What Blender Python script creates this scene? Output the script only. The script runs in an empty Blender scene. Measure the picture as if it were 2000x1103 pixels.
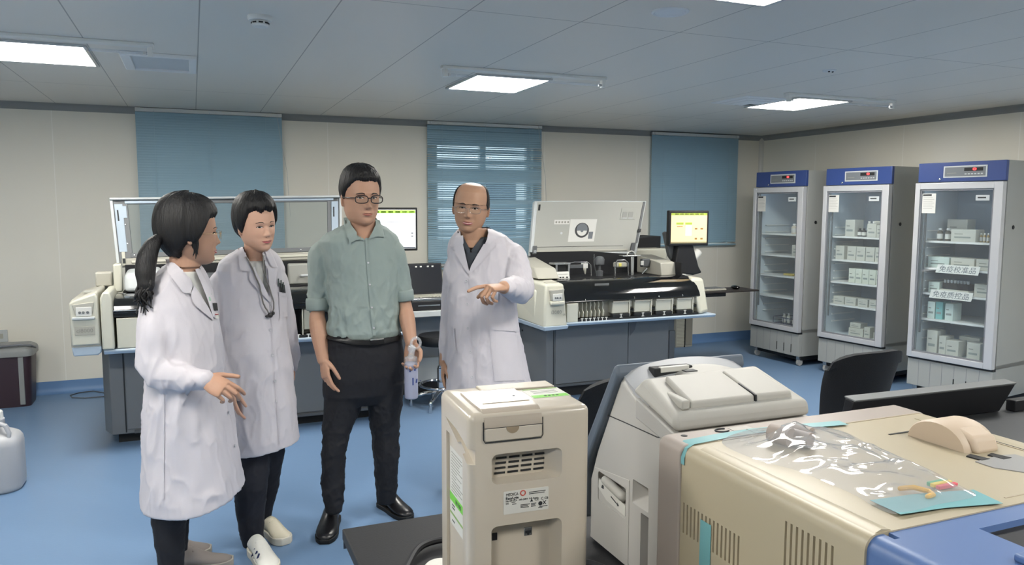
import bpy, bmesh, math, random
import numpy as np
from mathutils import Vector, Matrix, Quaternion
from mathutils.bvhtree import BVHTree
from mathutils.noise import noise as pnoise
random.seed(7)
PI = math.pi
SC = bpy.context.scene
COL = SC.collection
# ---------------------------------------------------------------- camera
FPX, HCAM = 1500.0, 1.55
PITCH, ROLL, YAW = math.radians(5.7), math.radians(-0.15), math.radians(22.5)
_f = Vector((math.sin(YAW)*math.cos(PITCH), math.cos(YAW)*math.cos(PITCH), -math.sin(PITCH)))
_r = Vector((math.cos(YAW), -math.sin(YAW), 0)); _d = _f.cross(_r)
RIGHT = math.cos(ROLL)*_r + math.sin(ROLL)*_d
DOWN = -math.sin(ROLL)*_r + math.cos(ROLL)*_d
FWD = _f
CAMP = Vector((0, 0, HCAM))
cd = bpy.data.cameras.new('camera'); cam = bpy.data.objects.new('camera', cd); COL.objects.link(cam)
cd.sensor_fit = 'HORIZONTAL'; cd.sensor_width = 36; cd.lens = FPX/2000*36; cd.clip_start = .05; cd.clip_end = 200
cam.matrix_world = Matrix((( RIGHT.x, -DOWN.x, -FWD.x, 0), (RIGHT.y, -DOWN.y, -FWD.y, 0), (RIGHT.z, -DOWN.z, -FWD.z, HCAM), (0, 0, 0, 1)))
SC.camera = cam
# ---------------------------------------------------------------- world, exposure
SC.view_settings.view_transform = 'Standard'; SC.view_settings.look = 'None'
SC.view_settings.gamma = 1; SC.view_settings.use_curve_mapping = False
SC.view_settings.exposure = 0.0
SC.cycles.use_denoising = True
SC.cycles.max_bounces = 8; SC.cycles.diffuse_bounces = 5; SC.cycles.glossy_bounces = 3
SC.cycles.transmission_bounces = 6; SC.cycles.transparent_max_bounces = 12
SC.cycles.sample_clamp_indirect = 6; SC.cycles.caustics_reflective = False; SC.cycles.caustics_refractive = False
W = bpy.data.worlds.new('world'); SC.world = W; W.use_nodes = True
wb = W.node_tree.nodes['Background']; wb.inputs[0].default_value = (.72, .82, .95, 1); wb.inputs[1].default_value = 2.4
LAMP = 51      # radiance of the ceiling panels
# ---------------------------------------------------------------- pixel rays (2000 x 1103 frame)
def ray(x, y): return RIGHT*((x-1000)/FPX) + DOWN*((y-551.5)/FPX) + FWD
def onY(x, y, Y): d = ray(x, y); return CAMP + d*(Y/d.y)
def onX(x, y, X): d = ray(x, y); return CAMP + d*(X/d.x)
def onZ(x, y, Z): d = ray(x, y); return CAMP + d*((Z-HCAM)/d.z)
def atD(x, y, D): return CAMP + ray(x, y)*D
def topx(P):
    q = Vector(P)-CAMP; z = q.dot(FWD); return (1000+FPX*q.dot(RIGHT)/z, 551.5+FPX*q.dot(DOWN)/z, z)
# ---------------------------------------------------------------- materials
def lin(c):
    if isinstance(c, str): c = [int(c[i:i+2], 16)/255 for i in (0, 2, 4)]
    return tuple((v/12.92 if v <= .04045 else ((v+.055)/1.055)**2.4) for v in c) + (1,)
MATS = {}
def M(name, col=None, rough=.5, metal=0, bump=0, bscale=40, emit=0, vary=0, vscale=6, coat=0, spec=.5, stretch=(1, 1, 1), trans=0, ior=1.45, aniso=0, alpha=1):
    if name in MATS: return MATS[name]
    m = bpy.data.materials.new(name); m.use_nodes = True; MATS[name] = m
    nt = m.node_tree; b = nt.nodes['Principled BSDF']; c = lin(col)
    b.inputs['Base Color'].default_value = c; b.inputs['Roughness'].default_value = rough
    b.inputs['Metallic'].default_value = metal; b.inputs['Specular IOR Level'].default_value = spec
    b.inputs['Coat Weight'].default_value = coat; b.inputs['Coat Roughness'].default_value = .08
    b.inputs['Transmission Weight'].default_value = trans; b.inputs['IOR'].default_value = ior
    b.inputs['Alpha'].default_value = alpha
    if emit: b.inputs['Emission Color'].default_value = c; b.inputs['Emission Strength'].default_value = emit
    tc = nt.nodes.new('ShaderNodeTexCoord'); mp = nt.nodes.new('ShaderNodeMapping'); mp.inputs['Scale'].default_value = stretch
    nt.links.new(tc.outputs['Object'], mp.inputs[0])
    n = nt.nodes.new('ShaderNodeTexNoise'); n.inputs['Scale'].default_value = vscale; n.inputs['Detail'].default_value = 4
    nt.links.new(mp.outputs[0], n.inputs['Vector'])
    mx = nt.nodes.new('ShaderNodeMix'); mx.data_type = 'RGBA'; mx.blend_type = 'MIX'
    k = 1-(vary or .04); mx.inputs[6].default_value = c; mx.inputs[7].default_value = (c[0]*k, c[1]*k, c[2]*k, 1)
    nt.links.new(n.outputs['Fac'], mx.inputs[0]); nt.links.new(mx.outputs[2], b.inputs['Base Color'])
    if bump:
        n2 = nt.nodes.new('ShaderNodeTexNoise'); n2.inputs['Scale'].default_value = bscale; n2.inputs['Detail'].default_value = 5
        nt.links.new(mp.outputs[0], n2.inputs['Vector'])
        bp = nt.nodes.new('ShaderNodeBump'); bp.inputs['Strength'].default_value = bump; bp.inputs['Distance'].default_value = .01
        nt.links.new(n2.outputs['Fac'], bp.inputs['Height']); nt.links.new(bp.outputs[0], b.inputs['Normal'])
    return m
def glassmat(name, tint=(1, 1, 1), f=1.0, rough=.02, alpha=0.0):
    """thin pane: mostly see-through, mirrors by fresnel"""
    if name in MATS: return MATS[name]
    m = bpy.data.materials.new(name); m.use_nodes = True; MATS[name] = m; nt = m.node_tree; nt.nodes.clear()
    o = nt.nodes.new('ShaderNodeOutputMaterial'); t = nt.nodes.new('ShaderNodeBsdfTransparent'); t.inputs[0].default_value = (*tint, 1)
    g = nt.nodes.new('ShaderNodeBsdfGlossy'); g.inputs['Roughness'].default_value = rough
    fr = nt.nodes.new('ShaderNodeFresnel'); fr.inputs[0].default_value = 1.5
    mu = nt.nodes.new('ShaderNodeMath'); mu.operation = 'MULTIPLY_ADD'; mu.inputs[1].default_value = f; mu.inputs[2].default_value = 0
    mx = nt.nodes.new('ShaderNodeMixShader'); ge = nt.nodes.new('ShaderNodeNewGeometry'); iv = nt.nodes.new('ShaderNodeMath'); iv.operation = 'SUBTRACT'; iv.inputs[0].default_value = 1; nt.links.new(ge.outputs['Backfacing'], iv.inputs[1])
    m3 = nt.nodes.new('ShaderNodeMath'); m3.operation = 'MULTIPLY'; m3.use_clamp = True   # only the entry face mirrors
    nt.links.new(fr.outputs[0], mu.inputs[0]); nt.links.new(mu.outputs[0], m3.inputs[0]); nt.links.new(iv.outputs[0], m3.inputs[1]); nt.links.new(m3.outputs[0], mx.inputs[0])
    nt.links.new(t.outputs[0], mx.inputs[1]); nt.links.new(g.outputs[0], mx.inputs[2])
    last = mx
    if alpha:
        df = nt.nodes.new('ShaderNodeBsdfDiffuse'); df.inputs[0].default_value = (.8, .82, .85, 1)
        m2 = nt.nodes.new('ShaderNodeMixShader'); m2.inputs[0].default_value = alpha
        nt.links.new(mx.outputs[0], m2.inputs[1]); nt.links.new(df.outputs[0], m2.inputs[2]); last = m2
    nt.links.new(last.outputs[0], o.inputs[0]); return m
# ---------------------------------------------------------------- mesh builder
def link(o, parent=None):
    COL.objects.link(o)
    if parent is not None: o.parent = parent
    return o
def smooth_by_angle(me, ang=35):
    """shade smooth with hard edges above ang"""
    n = len(me.polygons)
    if not n: return
    me.polygons.foreach_set('use_smooth', [True]*n)
    bm = bmesh.new(); bm.from_mesh(me); a = math.radians(ang)
    for e in bm.edges:
        e.smooth = not (len(e.link_faces) == 2 and e.calc_face_angle(0) > a)
    bm.to_mesh(me); bm.free()
class MB:
    def __init__(s): s.v = []; s.f = []; s.m = []; s.cur = 0
    def add(s, vs, fs):
        o = len(s.v); s.v += [Vector(p) for p in vs]; s.f += [tuple(i+o for i in f) for f in fs]; s.m += [s.cur]*len(fs); return s
    def box(s, x0, x1, y0, y1, z0, z1, mt=None):
        vs = [(x0,y0,z0),(x1,y0,z0),(x1,y1,z0),(x0,y1,z0),(x0,y0,z1),(x1,y0,z1),(x1,y1,z1),(x0,y1,z1)]
        if mt is not None: vs = [mt @ Vector(v) for v in vs]
        return s.add(vs, [(0,3,2,1),(4,5,6,7),(0,1,5,4),(1,2,6,5),(2,3,7,6),(3,0,4,7)])
    def hexa(s, p):  # 8 points: bottom ring 4, top ring 4
        return s.add(p, [(0,3,2,1),(4,5,6,7),(0,1,5,4),(1,2,6,5),(2,3,7,6),(3,0,4,7)])
    def rings(s, R, close=True, caps=True):
        n = len(R[0]); vs = [p for r in R for p in r]; fs = []
        for i in range(len(R)-1):
            for j in range(n if close else n-1):
                k = (j+1) % n; fs.append((i*n+j, i*n+k, (i+1)*n+k, (i+1)*n+j))
        if caps and close: fs.append(tuple(range(n))[::-1]); fs.append(tuple((len(R)-1)*n+j for j in range(n)))
        return s.add(vs, fs)
    def lathe(s, prof, c=(0,0,0), n=24, ax=None, caps=True):
        """prof: (radius, height) list, axis z (or matrix ax)"""
        c = Vector(c); mt = ax or Matrix.Identity(3)
        return s.rings([[c + mt @ Vector((r*math.cos(2*PI*j/n), r*math.sin(2*PI*j/n), h)) for j in range(n)] for r, h in prof], True, caps)
    def tube(s, pts, rad, n=10, round_=True, flat=1.0):
        pts = [Vector(p) for p in pts]; m = len(pts)
        if not isinstance(rad, (list, tuple)): rad = [rad]*m
        T = [(pts[min(i+1, m-1)]-pts[max(i-1, 0)]).normalized() for i in range(m)]
        up = Vector((0,0,1)) if abs(T[0].z) < .9 else Vector((1,0,0))
        u = T[0].cross(up).normalized(); R = []
        def ring(c, u, w, r): return [c + u*(r*math.cos(2*PI*j/n)) + w*(r*flat*math.sin(2*PI*j/n)) for j in range(n)]
        for i in range(m):
            u = (u - T[i]*u.dot(T[i])).normalized(); w = T[i].cross(u)
            if i == 0 and round_:
                for a in (80, 55, 28): R.append(ring(pts[0]-T[0]*rad[0]*math.sin(math.radians(a)), u, w, rad[0]*math.cos(math.radians(a))))
            R.append(ring(pts[i], u, w, rad[i]))
            if i == m-1 and round_:
                for a in (28, 55, 80): R.append(ring(pts[i]+T[i]*rad[i]*math.sin(math.radians(a)), u, w, rad[i]*math.cos(math.radians(a))))
        return s.rings(R)
    def ell(s, c, r, mt=None, n=16, m=10):
        c = Vector(c); R = []
        for i in range(1, m):
            a = PI*i/m; ring = []
            for j in range(n):
                p = Vector((r[0]*math.sin(a)*math.cos(2*PI*j/n), r[1]*math.sin(a)*math.sin(2*PI*j/n), -r[2]*math.cos(a)))
                ring.append(c + (mt @ p if mt else p))
            R.append(ring)
        return s.rings(R)
    def prism(s, poly, ax, a0, a1):
        """poly 2D in the plane normal to ax ('x': (y,z), 'y': (x,z), 'z': (x,y))"""
        def P(p, a): return {'x': (a, p[0], p[1]), 'y': (p[0], a, p[1]), 'z': (p[0], p[1], a)}[ax]
        n = len(poly); return s.add([P(p, a0) for p in poly]+[P(p, a1) for p in poly],
            [tuple(range(n)), tuple(range(2*n-1, n-1, -1))] + [(i, i+n, (i+1) % n+n, (i+1) % n) for i in range(n)])
    def mesh(s, name):
        me = bpy.data.meshes.new(name); me.from_pydata([tuple(v) for v in s.v], [], s.f)
        if any(s.m): me.polygons.foreach_set('material_index', s.m)
        bm = bmesh.new(); bm.from_mesh(me); bmesh.ops.recalc_face_normals(bm, faces=bm.faces); bm.to_mesh(me); bm.free()
        return me
    def build(s, name, mat, parent=None, bevel=0, seg=3, smooth=35, loc=None):
        me = s.mesh(name)
        for m in (mat if isinstance(mat, (list, tuple)) else [mat]): me.materials.append(m)
        if smooth: smooth_by_angle(me, smooth)
        o = bpy.data.objects.new(name, me); link(o, parent)
        if loc is not None: o.location = loc
        if bevel:
            b = o.modifiers.new('bevel', 'BEVEL'); b.width = bevel; b.segments = seg; b.limit_method = 'ANGLE'; b.angle_limit = math.radians(40); b.use_clamp_overlap = True; b.harden_normals = False
        return o
def rrect(x0, x1, y0, y1, r, n=5):
    """rounded rectangle polygon"""
    P = []
    for cx, cy, a in ((x1-r, y1-r, 0), (x0+r, y1-r, 90), (x0+r, y0+r, 180), (x1-r, y0+r, 270)):
        for i in range(n+1): t = math.radians(a+90*i/n); P.append((cx+r*math.cos(t), cy+r*math.sin(t)))
    return P
def tag(o, label=None, cat=None, group=None, kind=None):
    if label: o['label'] = label
    if cat: o['category'] = cat
    if group: o['group'] = group
    if kind: o['kind'] = kind
    return o
def empty(name, loc=(0,0,0), rz=0, label=None, cat=None, group=None):
    o = bpy.data.objects.new(name, None); o.empty_display_size = .1; o.location = loc; o.rotation_euler = (0, 0, rz); link(o)
    return tag(o, label, cat, group)
def copy_tree(o, parent=None):
    c = o.copy(); COL.objects.link(c)
    if parent is not None: c.parent = parent
    for ch in list(o.children): copy_tree(ch, c)
    return c
def text(name, s, size, mat, parent, loc, rot=(PI/2, 0, 0), ext=.0004, align='CENTER', sx=1, bold=0):
    """a line of raised lettering, in the parent's frame"""
    cu = bpy.data.curves.new(name, 'FONT'); cu.body = s; cu.size = size; cu.extrude = ext; cu.align_x = align; cu.align_y = 'CENTER'; cu.offset = bold
    cu.resolution_u = 2
    t = bpy.data.objects.new(name, cu); link(t)
    dg = bpy.context.evaluated_depsgraph_get(); me = bpy.data.meshes.new_from_object(t.evaluated_get(dg)); bpy.data.objects.remove(t)
    me.materials.clear(); me.materials.append(mat)
    o = bpy.data.objects.new(name, me); link(o, parent); o.location = loc; o.rotation_euler = rot; o.scale = (sx, 1, 1); return o
# ================================================================ ROOM
XR, YB, XL, YF, HC = 6.10, 7.20, -3.4, -2.6, 2.356
def seammat(name, col, axes, rough=.5, bump=.02, depth=.55, w=.004, seamlight=False):
    """painted panels with fine joints: axes = list of (axis index, spacing, offset)"""
    m = M(name, col, rough, bump=bump, bscale=120, vary=.05, vscale=.8); nt = m.node_tree; b = nt.nodes['Principled BSDF']
    tc = nt.nodes.new('ShaderNodeTexCoord'); sp = nt.nodes.new('ShaderNodeSeparateXYZ'); nt.links.new(tc.outputs['Object'], sp.inputs[0])
    prev = b.inputs['Base Color'].links[0].from_socket
    for ax, s, o in axes:
        a = nt.nodes.new('ShaderNodeMath'); a.operation = 'SUBTRACT'; a.inputs[1].default_value = o-s/2; nt.links.new(sp.outputs[ax], a.inputs[0])
        q = nt.nodes.new('ShaderNodeMath'); q.operation = 'FLOORED_MODULO'; q.inputs[1].default_value = s; nt.links.new(a.outputs[0], q.inputs[0])
        d = nt.nodes.new('ShaderNodeMath'); d.operation = 'SUBTRACT'; d.inputs[1].default_value = s/2; nt.links.new(q.outputs[0], d.inputs[0])
        e = nt.nodes.new('ShaderNodeMath'); e.operation = 'ABSOLUTE'; nt.links.new(d.outputs[0], e.inputs[0])
        l = nt.nodes.new('ShaderNodeMath'); l.operation = 'LESS_THAN'; l.inputs[1].default_value = w; nt.links.new(e.outputs[0], l.inputs[0])
        x = nt.nodes.new('ShaderNodeMix'); x.data_type = 'RGBA'; c = lin(col)
        x.inputs[7].default_value = (1, .99, .96, 1) if seamlight else (c[0]*depth, c[1]*depth, c[2]*depth, 1)
        mu = nt.nodes.new('ShaderNodeMath'); mu.operation = 'MULTIPLY'; mu.inputs[1].default_value = .35 if seamlight else 1
        nt.links.new(l.outputs[0], mu.inputs[0]); nt.links.new(mu.outputs[0], x.inputs[0])
        nt.links.new(prev, x.inputs[6]); prev = x.outputs[2]
    nt.links.new(prev, b.inputs['Base Color']); return m
WALL = 'E6E2D6'
m_wb = seammat('wall_panel_back', WALL, [(0, 1.09, -1.02)], .55, w=.003, depth=.8, seamlight=True)
m_ws = seammat('wall_panel_side', WALL, [(1, 1.09, 5.27)], .55, w=.003, depth=.8, seamlight=True)
m_ceil = seammat('ceiling_panel', 'E2DDD4', [(0, .518, -.463), (1, 2.9, 3.1)], .42, bump=.01, w=.0028, depth=.45)
m_floor = M('blue_vinyl', '6C88A9', .36, bump=.03, bscale=60, vary=.10, vscale=1.3, spec=.45)
m_cove = M('grey_cove_trim', '8E908F', .5)
m_base = M('blue_vinyl_cove', '6587B2', .42)
def struct(o): o['kind'] = 'structure'; return o
struct(MB().box(XL-.2, XR+.2, YF-.2, YB+.2, -.1, 0).build('floor', m_floor))
struct(MB().box(XL-.2, XR+.2, YF-.2, YB+.2, HC, HC+.1).build('ceiling', m_ceil))
WIN = [(-.33, .68, 1.03, 2.22), (2.17, 3.21, .98, 2.22), (4.68, 5.66, 1.13, 2.22)]
mb = MB(); xs = [XL-.2]
for a, b, z0, z1 in WIN:
    mb.box(xs[-1], a, YB, YB+.2, 0, HC); mb.box(a, b, YB, YB+.2, 0, z0); mb.box(a, b, YB, YB+.2, z1, HC); xs.append(b)
mb.box(xs[-1], XR, YB, YB+.2, 0, HC)
struct(mb.build('wall_back', m_wb))
# right wall with a dark interior window strip
rw = (onX(1568, 330, XR).y, onX(1775, 316, XR).y)
ya, yb = rw[1], rw[0]
mb = MB(); mb.box(XR, XR+.2, YF, ya, 0, HC); mb.box(XR, XR+.2, yb, YB+.2, 0, HC); mb.box(XR, XR+.2, ya, yb, 0, .95); mb.box(XR, XR+.2, ya, yb, 1.855, HC)
struct(mb.build('wall_right', m_ws))
mb = MB(); t = .03
mb.box(XR-.002, XR+.12, ya, yb, 1.855-t, 1.857); mb.box(XR-.002, XR+.12, ya, yb, .948, .95+t); mb.box(XR-.002, XR+.12, ya, ya+t, .95, 1.855); mb.box(XR-.002, XR+.12, yb-t, yb, .95, 1.855)
wf = struct(mb.build('window_4', M('black_frame', '17191B', .4), bevel=.003))
MB().box(XR+.06, XR+.066, ya+t, yb-t, .95+t, 1.855-t).build('pane', M('dark_glass', '0B0E12', .1, spec=.6), wf)
struct(MB().box(XL-.2, XL, YF, YB+.2, 0, HC).build('wall_left', m_ws))
struct(MB().box(XL-.2, XR+.2, YF-.2, YF, 0, HC).build('wall_front', m_wb))
# coved mouldings between walls and ceiling, corner cove, blue skirting
def cove(x0, y0, x1, y1, n_in, z, r, up, name, mat):
    d = Vector((x1-x0, y1-y0, 0)); ni = Vector(n_in); mb = MB(); prof = []
    for i in range(9):
        a = PI/2*i/8; prof.append((r*(1-math.sin(a)), r*(1-math.cos(a))))
    pr = [(0, 0)] + prof
    R = [[Vector((x, y, 0)) + ni*p[0] + Vector((0, 0, z + (p[1] if up else -p[1]))) for p in pr] for x, y in ((x0, y0), (x1, y1))]
    mb.rings(R); return struct(mb.build(name, mat, smooth=60))
cove(XL, YB, XR, YB, (0, -1, 0), HC, .055, False, 'trim_1', m_cove)
cove(XR, YB, XR, YF, (-1, 0, 0), HC, .055, False, 'trim_2', m_cove)
cove(XL, YB, XL, YF, (1, 0, 0), HC, .055, False, 'trim_3', m_cove)
mb = MB(); pr = [(0, 0)] + [(.04*(1-math.sin(PI/2*i/8)), .04*(1-math.cos(PI/2*i/8))) for i in range(9)]
mb.rings([[Vector((XR-p[0], YB-p[1], z)) for p in pr] for z in (0, HC)]); struct(mb.build('trim_4', M('white_corner_trim', 'CFCDC6', .4), smooth=60))
def skirting(x0, y0, x1, y1, n_in, name):
    ni = Vector(n_in); pr = [(0, .001), (0, .10), (.004, .10), (.005, .045), (.012, .018), (.03, .004), (.06, .0012), (.06, .001)]
    MBs = MB().rings([[Vector((x, y, 0)) + ni*p[0] + Vector((0, 0, p[1])) for p in pr] for x, y in ((x0, y0), (x1, y1))])
    return struct(MBs.build(name, m_base, smooth=60))
skirting(XL, YB, XR, YB, (0, -1, 0), 'baseboard_back'); skirting(XR, YB, XR, YF, (-1, 0, 0), 'baseboard_right'); skirting(XL, YB, XL, YF, (1, 0, 0), 'baseboard_left')
# ---- windows and blinds
m_wfr = M('window_frame_white', 'D8D8D2', .35); m_gl = glassmat('window_glass', (.92, .97, .96))
m_slat = M('blue_slat', '96B4C4', .45, vary=.06, vscale=3); m_rail = M('blind_rail', 'D9DBD8', .35)
m_cord = M('blind_cord', '9DB7C4', .7)
for i, (a, b, z0, z1) in enumerate(WIN):
    mb = MB(); t = .045; y0, y1 = YB+.06, YB+.12
    mb.box(a, b, y0, y1, z1-t, z1); mb.box(a, b, y0, y1, z0, z0+t); mb.box(a, a+t, y0, y1, z0, z1); mb.box(b-t, b, y0, y1, z0, z1)
    c = (a+b)/2; mb.box(c-.03, c+.03, y0, y1, z0, z1)
    w = struct(mb.build('window_%d' % (i+1), m_wfr, bevel=.003))
    MB().box(a+t, b-t, YB+.085, YB+.091, z0+t, z1-t).build('pane', m_gl, w)
    MB().box(a-.03, b+.03, YB-.03, YB+.06, z0-.02, z0+.006).build('window_sill', m_wfr, w, bevel=.003)
BL = [(-.412, .756, 2.352, .97, 0, 'wide blue venetian blind above the left analyser, fully closed'),
      (2.088, 3.285, 2.352, .93, 1, 'blue venetian blind behind the bald man, slats partly open'),
      (4.59, 5.735, 2.345, 1.11, 0, 'blue venetian blind behind the amber touch screen, closed')]
for k, (a, b, zt, zb, opn, lab) in enumerate(BL):
    r = empty('venetian_blind', ((a+b)/2, YB-.04, zt), 0, lab, 'blind', 'blue blinds over the back windows'); w = (b-a)/2
    MB().box(-w, w, -.016, .016, -.030, 0).build('headrail', m_rail, r, bevel=.003)
    for sx in (-1, 1): MB().lathe([(.004, -.004), (.014, 0), (.014, .01), (.005, .013)], (sx*(w-.035), -.016, -.014), 14, Matrix.Rotation(PI/2, 3, 'X')).build('rail_bracket', m_rail, r)
    H = zt-zb; n = int((H-.07)/.0215); mb = MB(); rr = random.Random(k+3)
    for j in range(n):
        z = -.045-j*.0215
        ang = math.radians(72)
        if opn:
            q = j/n
            ang = math.radians(rr.choice((66, 70, 73)) if q < .14 or .30 < q < .40 or .52 < q < .55 or .82 < q < .94 else rr.choice((30, 36, 42, 50, 66)))
        if not opn: ang = math.radians(75+rr.uniform(-1.5, 1.5))
        hw = .0125; c, s_ = math.cos(ang)*hw, math.sin(ang)*hw
        # slat: shallow curved strip; top edge tilts to the room
        P = [(c, s_), (-.0022*math.sin(ang), .0022*math.cos(ang)), (-c, -s_)]
        x0, x1 = -w, w
        vs = []
        for x in (x0, x1):
            for (yy, zz) in P: vs.append((x, yy, z+zz))
            for (yy, zz) in P[::-1]: vs.append((x, yy+.0006, z+zz))
        mb.add(vs, [(0, 1, 7, 6), (1, 2, 8, 7), (3, 4, 10, 9), (4, 5, 11, 10), (0, 5, 4, 1), (1, 4, 3, 2), (6, 7, 10, 11), (7, 8, 9, 10), (0, 6, 11, 5), (2, 3, 9, 8)])
    mb.build('slats', m_slat, r, smooth=60)
    MB().box(-w, w, -.012, .012, -H, -H+.018).build('bottom_rail', m_slat, r, bevel=.003)
    for fx in (-.76, -.02, .76):
        MB().box(fx*w-.0012, fx*w+.0012, -.0165, -.0155, -H, -.02).build('ladder_cord', m_cord, r)
    if k != 2:
        MB().tube([(w*.93, -.02, -.03), (w*.97, -.035, -.22), (w+.03, -.03, -.5), (w+.05, -.03, -.9)], .0018, 6).build('pull_cord', M('thin_cord', 'B9BDBB', .6), r)
# neighbouring building beyond the windows
mb = MB(); mb.box(-8, 22, 21, 30, -12, 9); ob = mb.build('office_building', M('concrete_facade', 'C9CCCB', .7, vary=.1))
tag(ob, 'pale office building outside, glimpsed through the slats of the middle blind', 'building')
for zz in (-2.6, .6, 3.8):
    for q in range(5, 11): MB().box(-7+q*2.4, -5.6+q*2.4, 20.96, 21.0, zz, zz+1.7).build('window', M('facade_glass', '2B3A46', .15), ob)
# ================================================================ CEILING FITTINGS
m_diff = M('lit_diffuser', 'FFFFFF', .5); 
_b = m_diff.node_tree.nodes['Principled BSDF']; _b.inputs['Emission Color'].default_value = (1, .965, .90, 1); _b.inputs['Emission Strength'].default_value = LAMP
m_alu = M('satin_aluminium', 'C8CACB', .3, metal=.6); m_white = M('white_plastic', 'E2E2DE', .4)
def panel(x0, x1, y0, y1, lab):
    r = empty('ceiling_panel_light', ((x0+x1)/2, (y0+y1)/2, HC), 0, lab, 'ceiling light', 'square ceiling lights'); w, h, t = (x1-x0)/2, (y1-y0)/2, .018
    mb = MB(); mb.box(-w, w, -h, -h+t, -.012, 0); mb.box(-w, w, h-t, h, -.012, 0); mb.box(-w, -w+t, -h+t, h-t, -.012, 0); mb.box(w-t, w, -h+t, h-t, -.012, 0)
    mb.build('frame', m_alu, r, bevel=.002)
    MB().box(-w+t, w-t, -h+t, h-t, -.008, -.002).build('diffuser', m_diff, r)
    return r
LX = [(-.98-.0, -.47), (1.63, 2.15), (4.16, 4.68)]
for (x0, x1), l in zip(LX, ('square ceiling light at the far left, above the grey bin side', 'square ceiling light in the middle, in front of the middle blind', 'square ceiling light at the right, in front of the fridges')):
    panel(x0, x1, 4.52, 5.14, l)
for (x0, x1), l in zip(LX, ('square ceiling light over the left of the camera', 'square ceiling light cut by the top edge of the photo', 'square ceiling light at the near right, out of frame')):
    panel(x0, x1, 1.93, 2.55, l)
for (x0, x1), l in zip(LX, ('square ceiling light behind the camera at left', 'square ceiling light behind the camera at centre', 'square ceiling light behind the camera at right')):
    panel(x0, x1, -.65, -.03, l)
panel(-3.1, -2.55, 1.93, 2.55, 'square ceiling light far to the left of the camera')
def tube_lamp(xa, xb, y, lab):
    r = empty('ultraviolet_tube_lamp', ((xa+xb)/2, y, HC), 0, lab, 'tube lamp', 'unlit tube lamps under the ceiling'); w = (xb-xa)/2
    MB().box(-w, w, -.028, .028, -.018, 0).build('base_plate', m_white, r, bevel=.004)
    MB().tube([(-w+.03, -.01, -.05), (w-.03, -.01, -.05)], .008, 12).build('tube', glassmat('tube_glass', (.93, .95, .97), 2.0, .05, .12), r)
    for s in (-1, 1):
        e = MB().box(s*(w-.02)-.012, s*(w-.02)+.012, -.022, .012, -.064, -.016).build('socket', m_white, r, bevel=.004)
        MB().box(s*(w-.045)-.008, s*(w-.045)+.008, -.018, -.002, -.058, -.042).build('end_cap', m_alu, e, bevel=.002)
tube_lamp(-.98, -.15, 4.36, 'thin unlit tube lamp beside the left ceiling light')
tube_lamp(1.36, 2.44, 4.36, 'thin unlit tube lamp beside the middle ceiling light')
tube_lamp(3.93, 4.97, 4.40, 'thin unlit tube lamp beside the right ceiling light')
# flat access vent next to the left light
r = empty('ceiling_access_panel', (-.14, 4.86, HC), 0, 'flat white framed ceiling vent right of the left light', 'ceiling vent')
mb = MB(); w, h, t = .19, .25, .028
mb.box(-w, w, -h, -h+t, -.02, 0); mb.box(-w, w, h-t, h, -.02, 0); mb.box(-w, -w+.05, -h+t, h-t, -.02, 0); mb.box(w-.04, w, -h+t, h-t, -.02, 0)
mb.build('frame', M('vent_white', 'E6E7E7', .45), r, bevel=.004)
MB().box(-w+.05, w-.04, -h+t, h-t, -.008, 0).build('cover', M('vent_grey', 'C6CACD', .5), r)
# louvred air diffuser
r = empty('air_diffuser', (3.98, 4.84, HC), 0, 'square louvred air diffuser left of the right ceiling light', 'ceiling vent')
for k, (q, z) in enumerate(((.21, -.004), (.165, -.012), (.12, -.02), (.075, -.026))):
    mb = MB(); o_, i_ = q, q-.03
    R = []
    for rr_, zz in ((o_, z+.004), (o_, z), (i_, z-.008), (i_, z-.004)): R.append([Vector((sx*rr_, sy*rr_, zz)) for sx, sy in ((-1,-1),(1,-1),(1,1),(-1,1))])
    mb.rings(R+[R[0]], caps=False); mb.build('louvre', M('vent_white', 'E6E7E7', .45), r, smooth=0)
MB().box(-.19, .19, -.19, .19, -.003, 0).build('duct_opening', M('duct_dark', '3A3F42', .7), r)
# smoke detector, speaker, small sensor
r = empty('smoke_detector', (.296, 3.55, HC), 0, 'round white smoke detector on the ceiling at upper left', 'smoke detector')
MB().lathe([(.052, 0), (.052, -.012), (.047, -.02), (.02, -.021)], n=32).build('base', m_white, r)
MB().lathe([(.034, -.021), (.036, -.036), (.030, -.044), (.01, -.046)], n=32).build('sensor_head', m_white, r)
for j in range(8):
    a = 2*PI*j/8; MB().box(-.009, .009, .034, .0375, -.033, -.027, Matrix.Rotation(a, 4, 'Z')).build('sensor_slot', M('slot_dark', '1E2022', .6), r)
r = tag(MB().lathe([(.078, 0), (.078, -.004), (.07, -.008), (.062, -.004), (.06, -.005), (.0, -.005)], (1.865, 2.79, HC), 40, caps=False).build('ceiling_speaker', M('speaker_white', 'E2E3E3', .6), None), 'flat round speaker cover flush in the ceiling, top centre', 'speaker')
r = empty('motion_sensor', (3.524, 3.59, HC), 0, 'small white sensor with two dark eyes above the right light', 'sensor')
MB().lathe([(.04, 0), (.038, -.006), (.01, -.010)], n=24).build('base', M('sensor_white', 'DADCDD', .5), r)
for s in (-1, 1): MB().ell((s*.014, -.012, -.010), (.006, .006, .005)).build('lens', M('slot_dark', '1E2022', .6), r)
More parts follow.
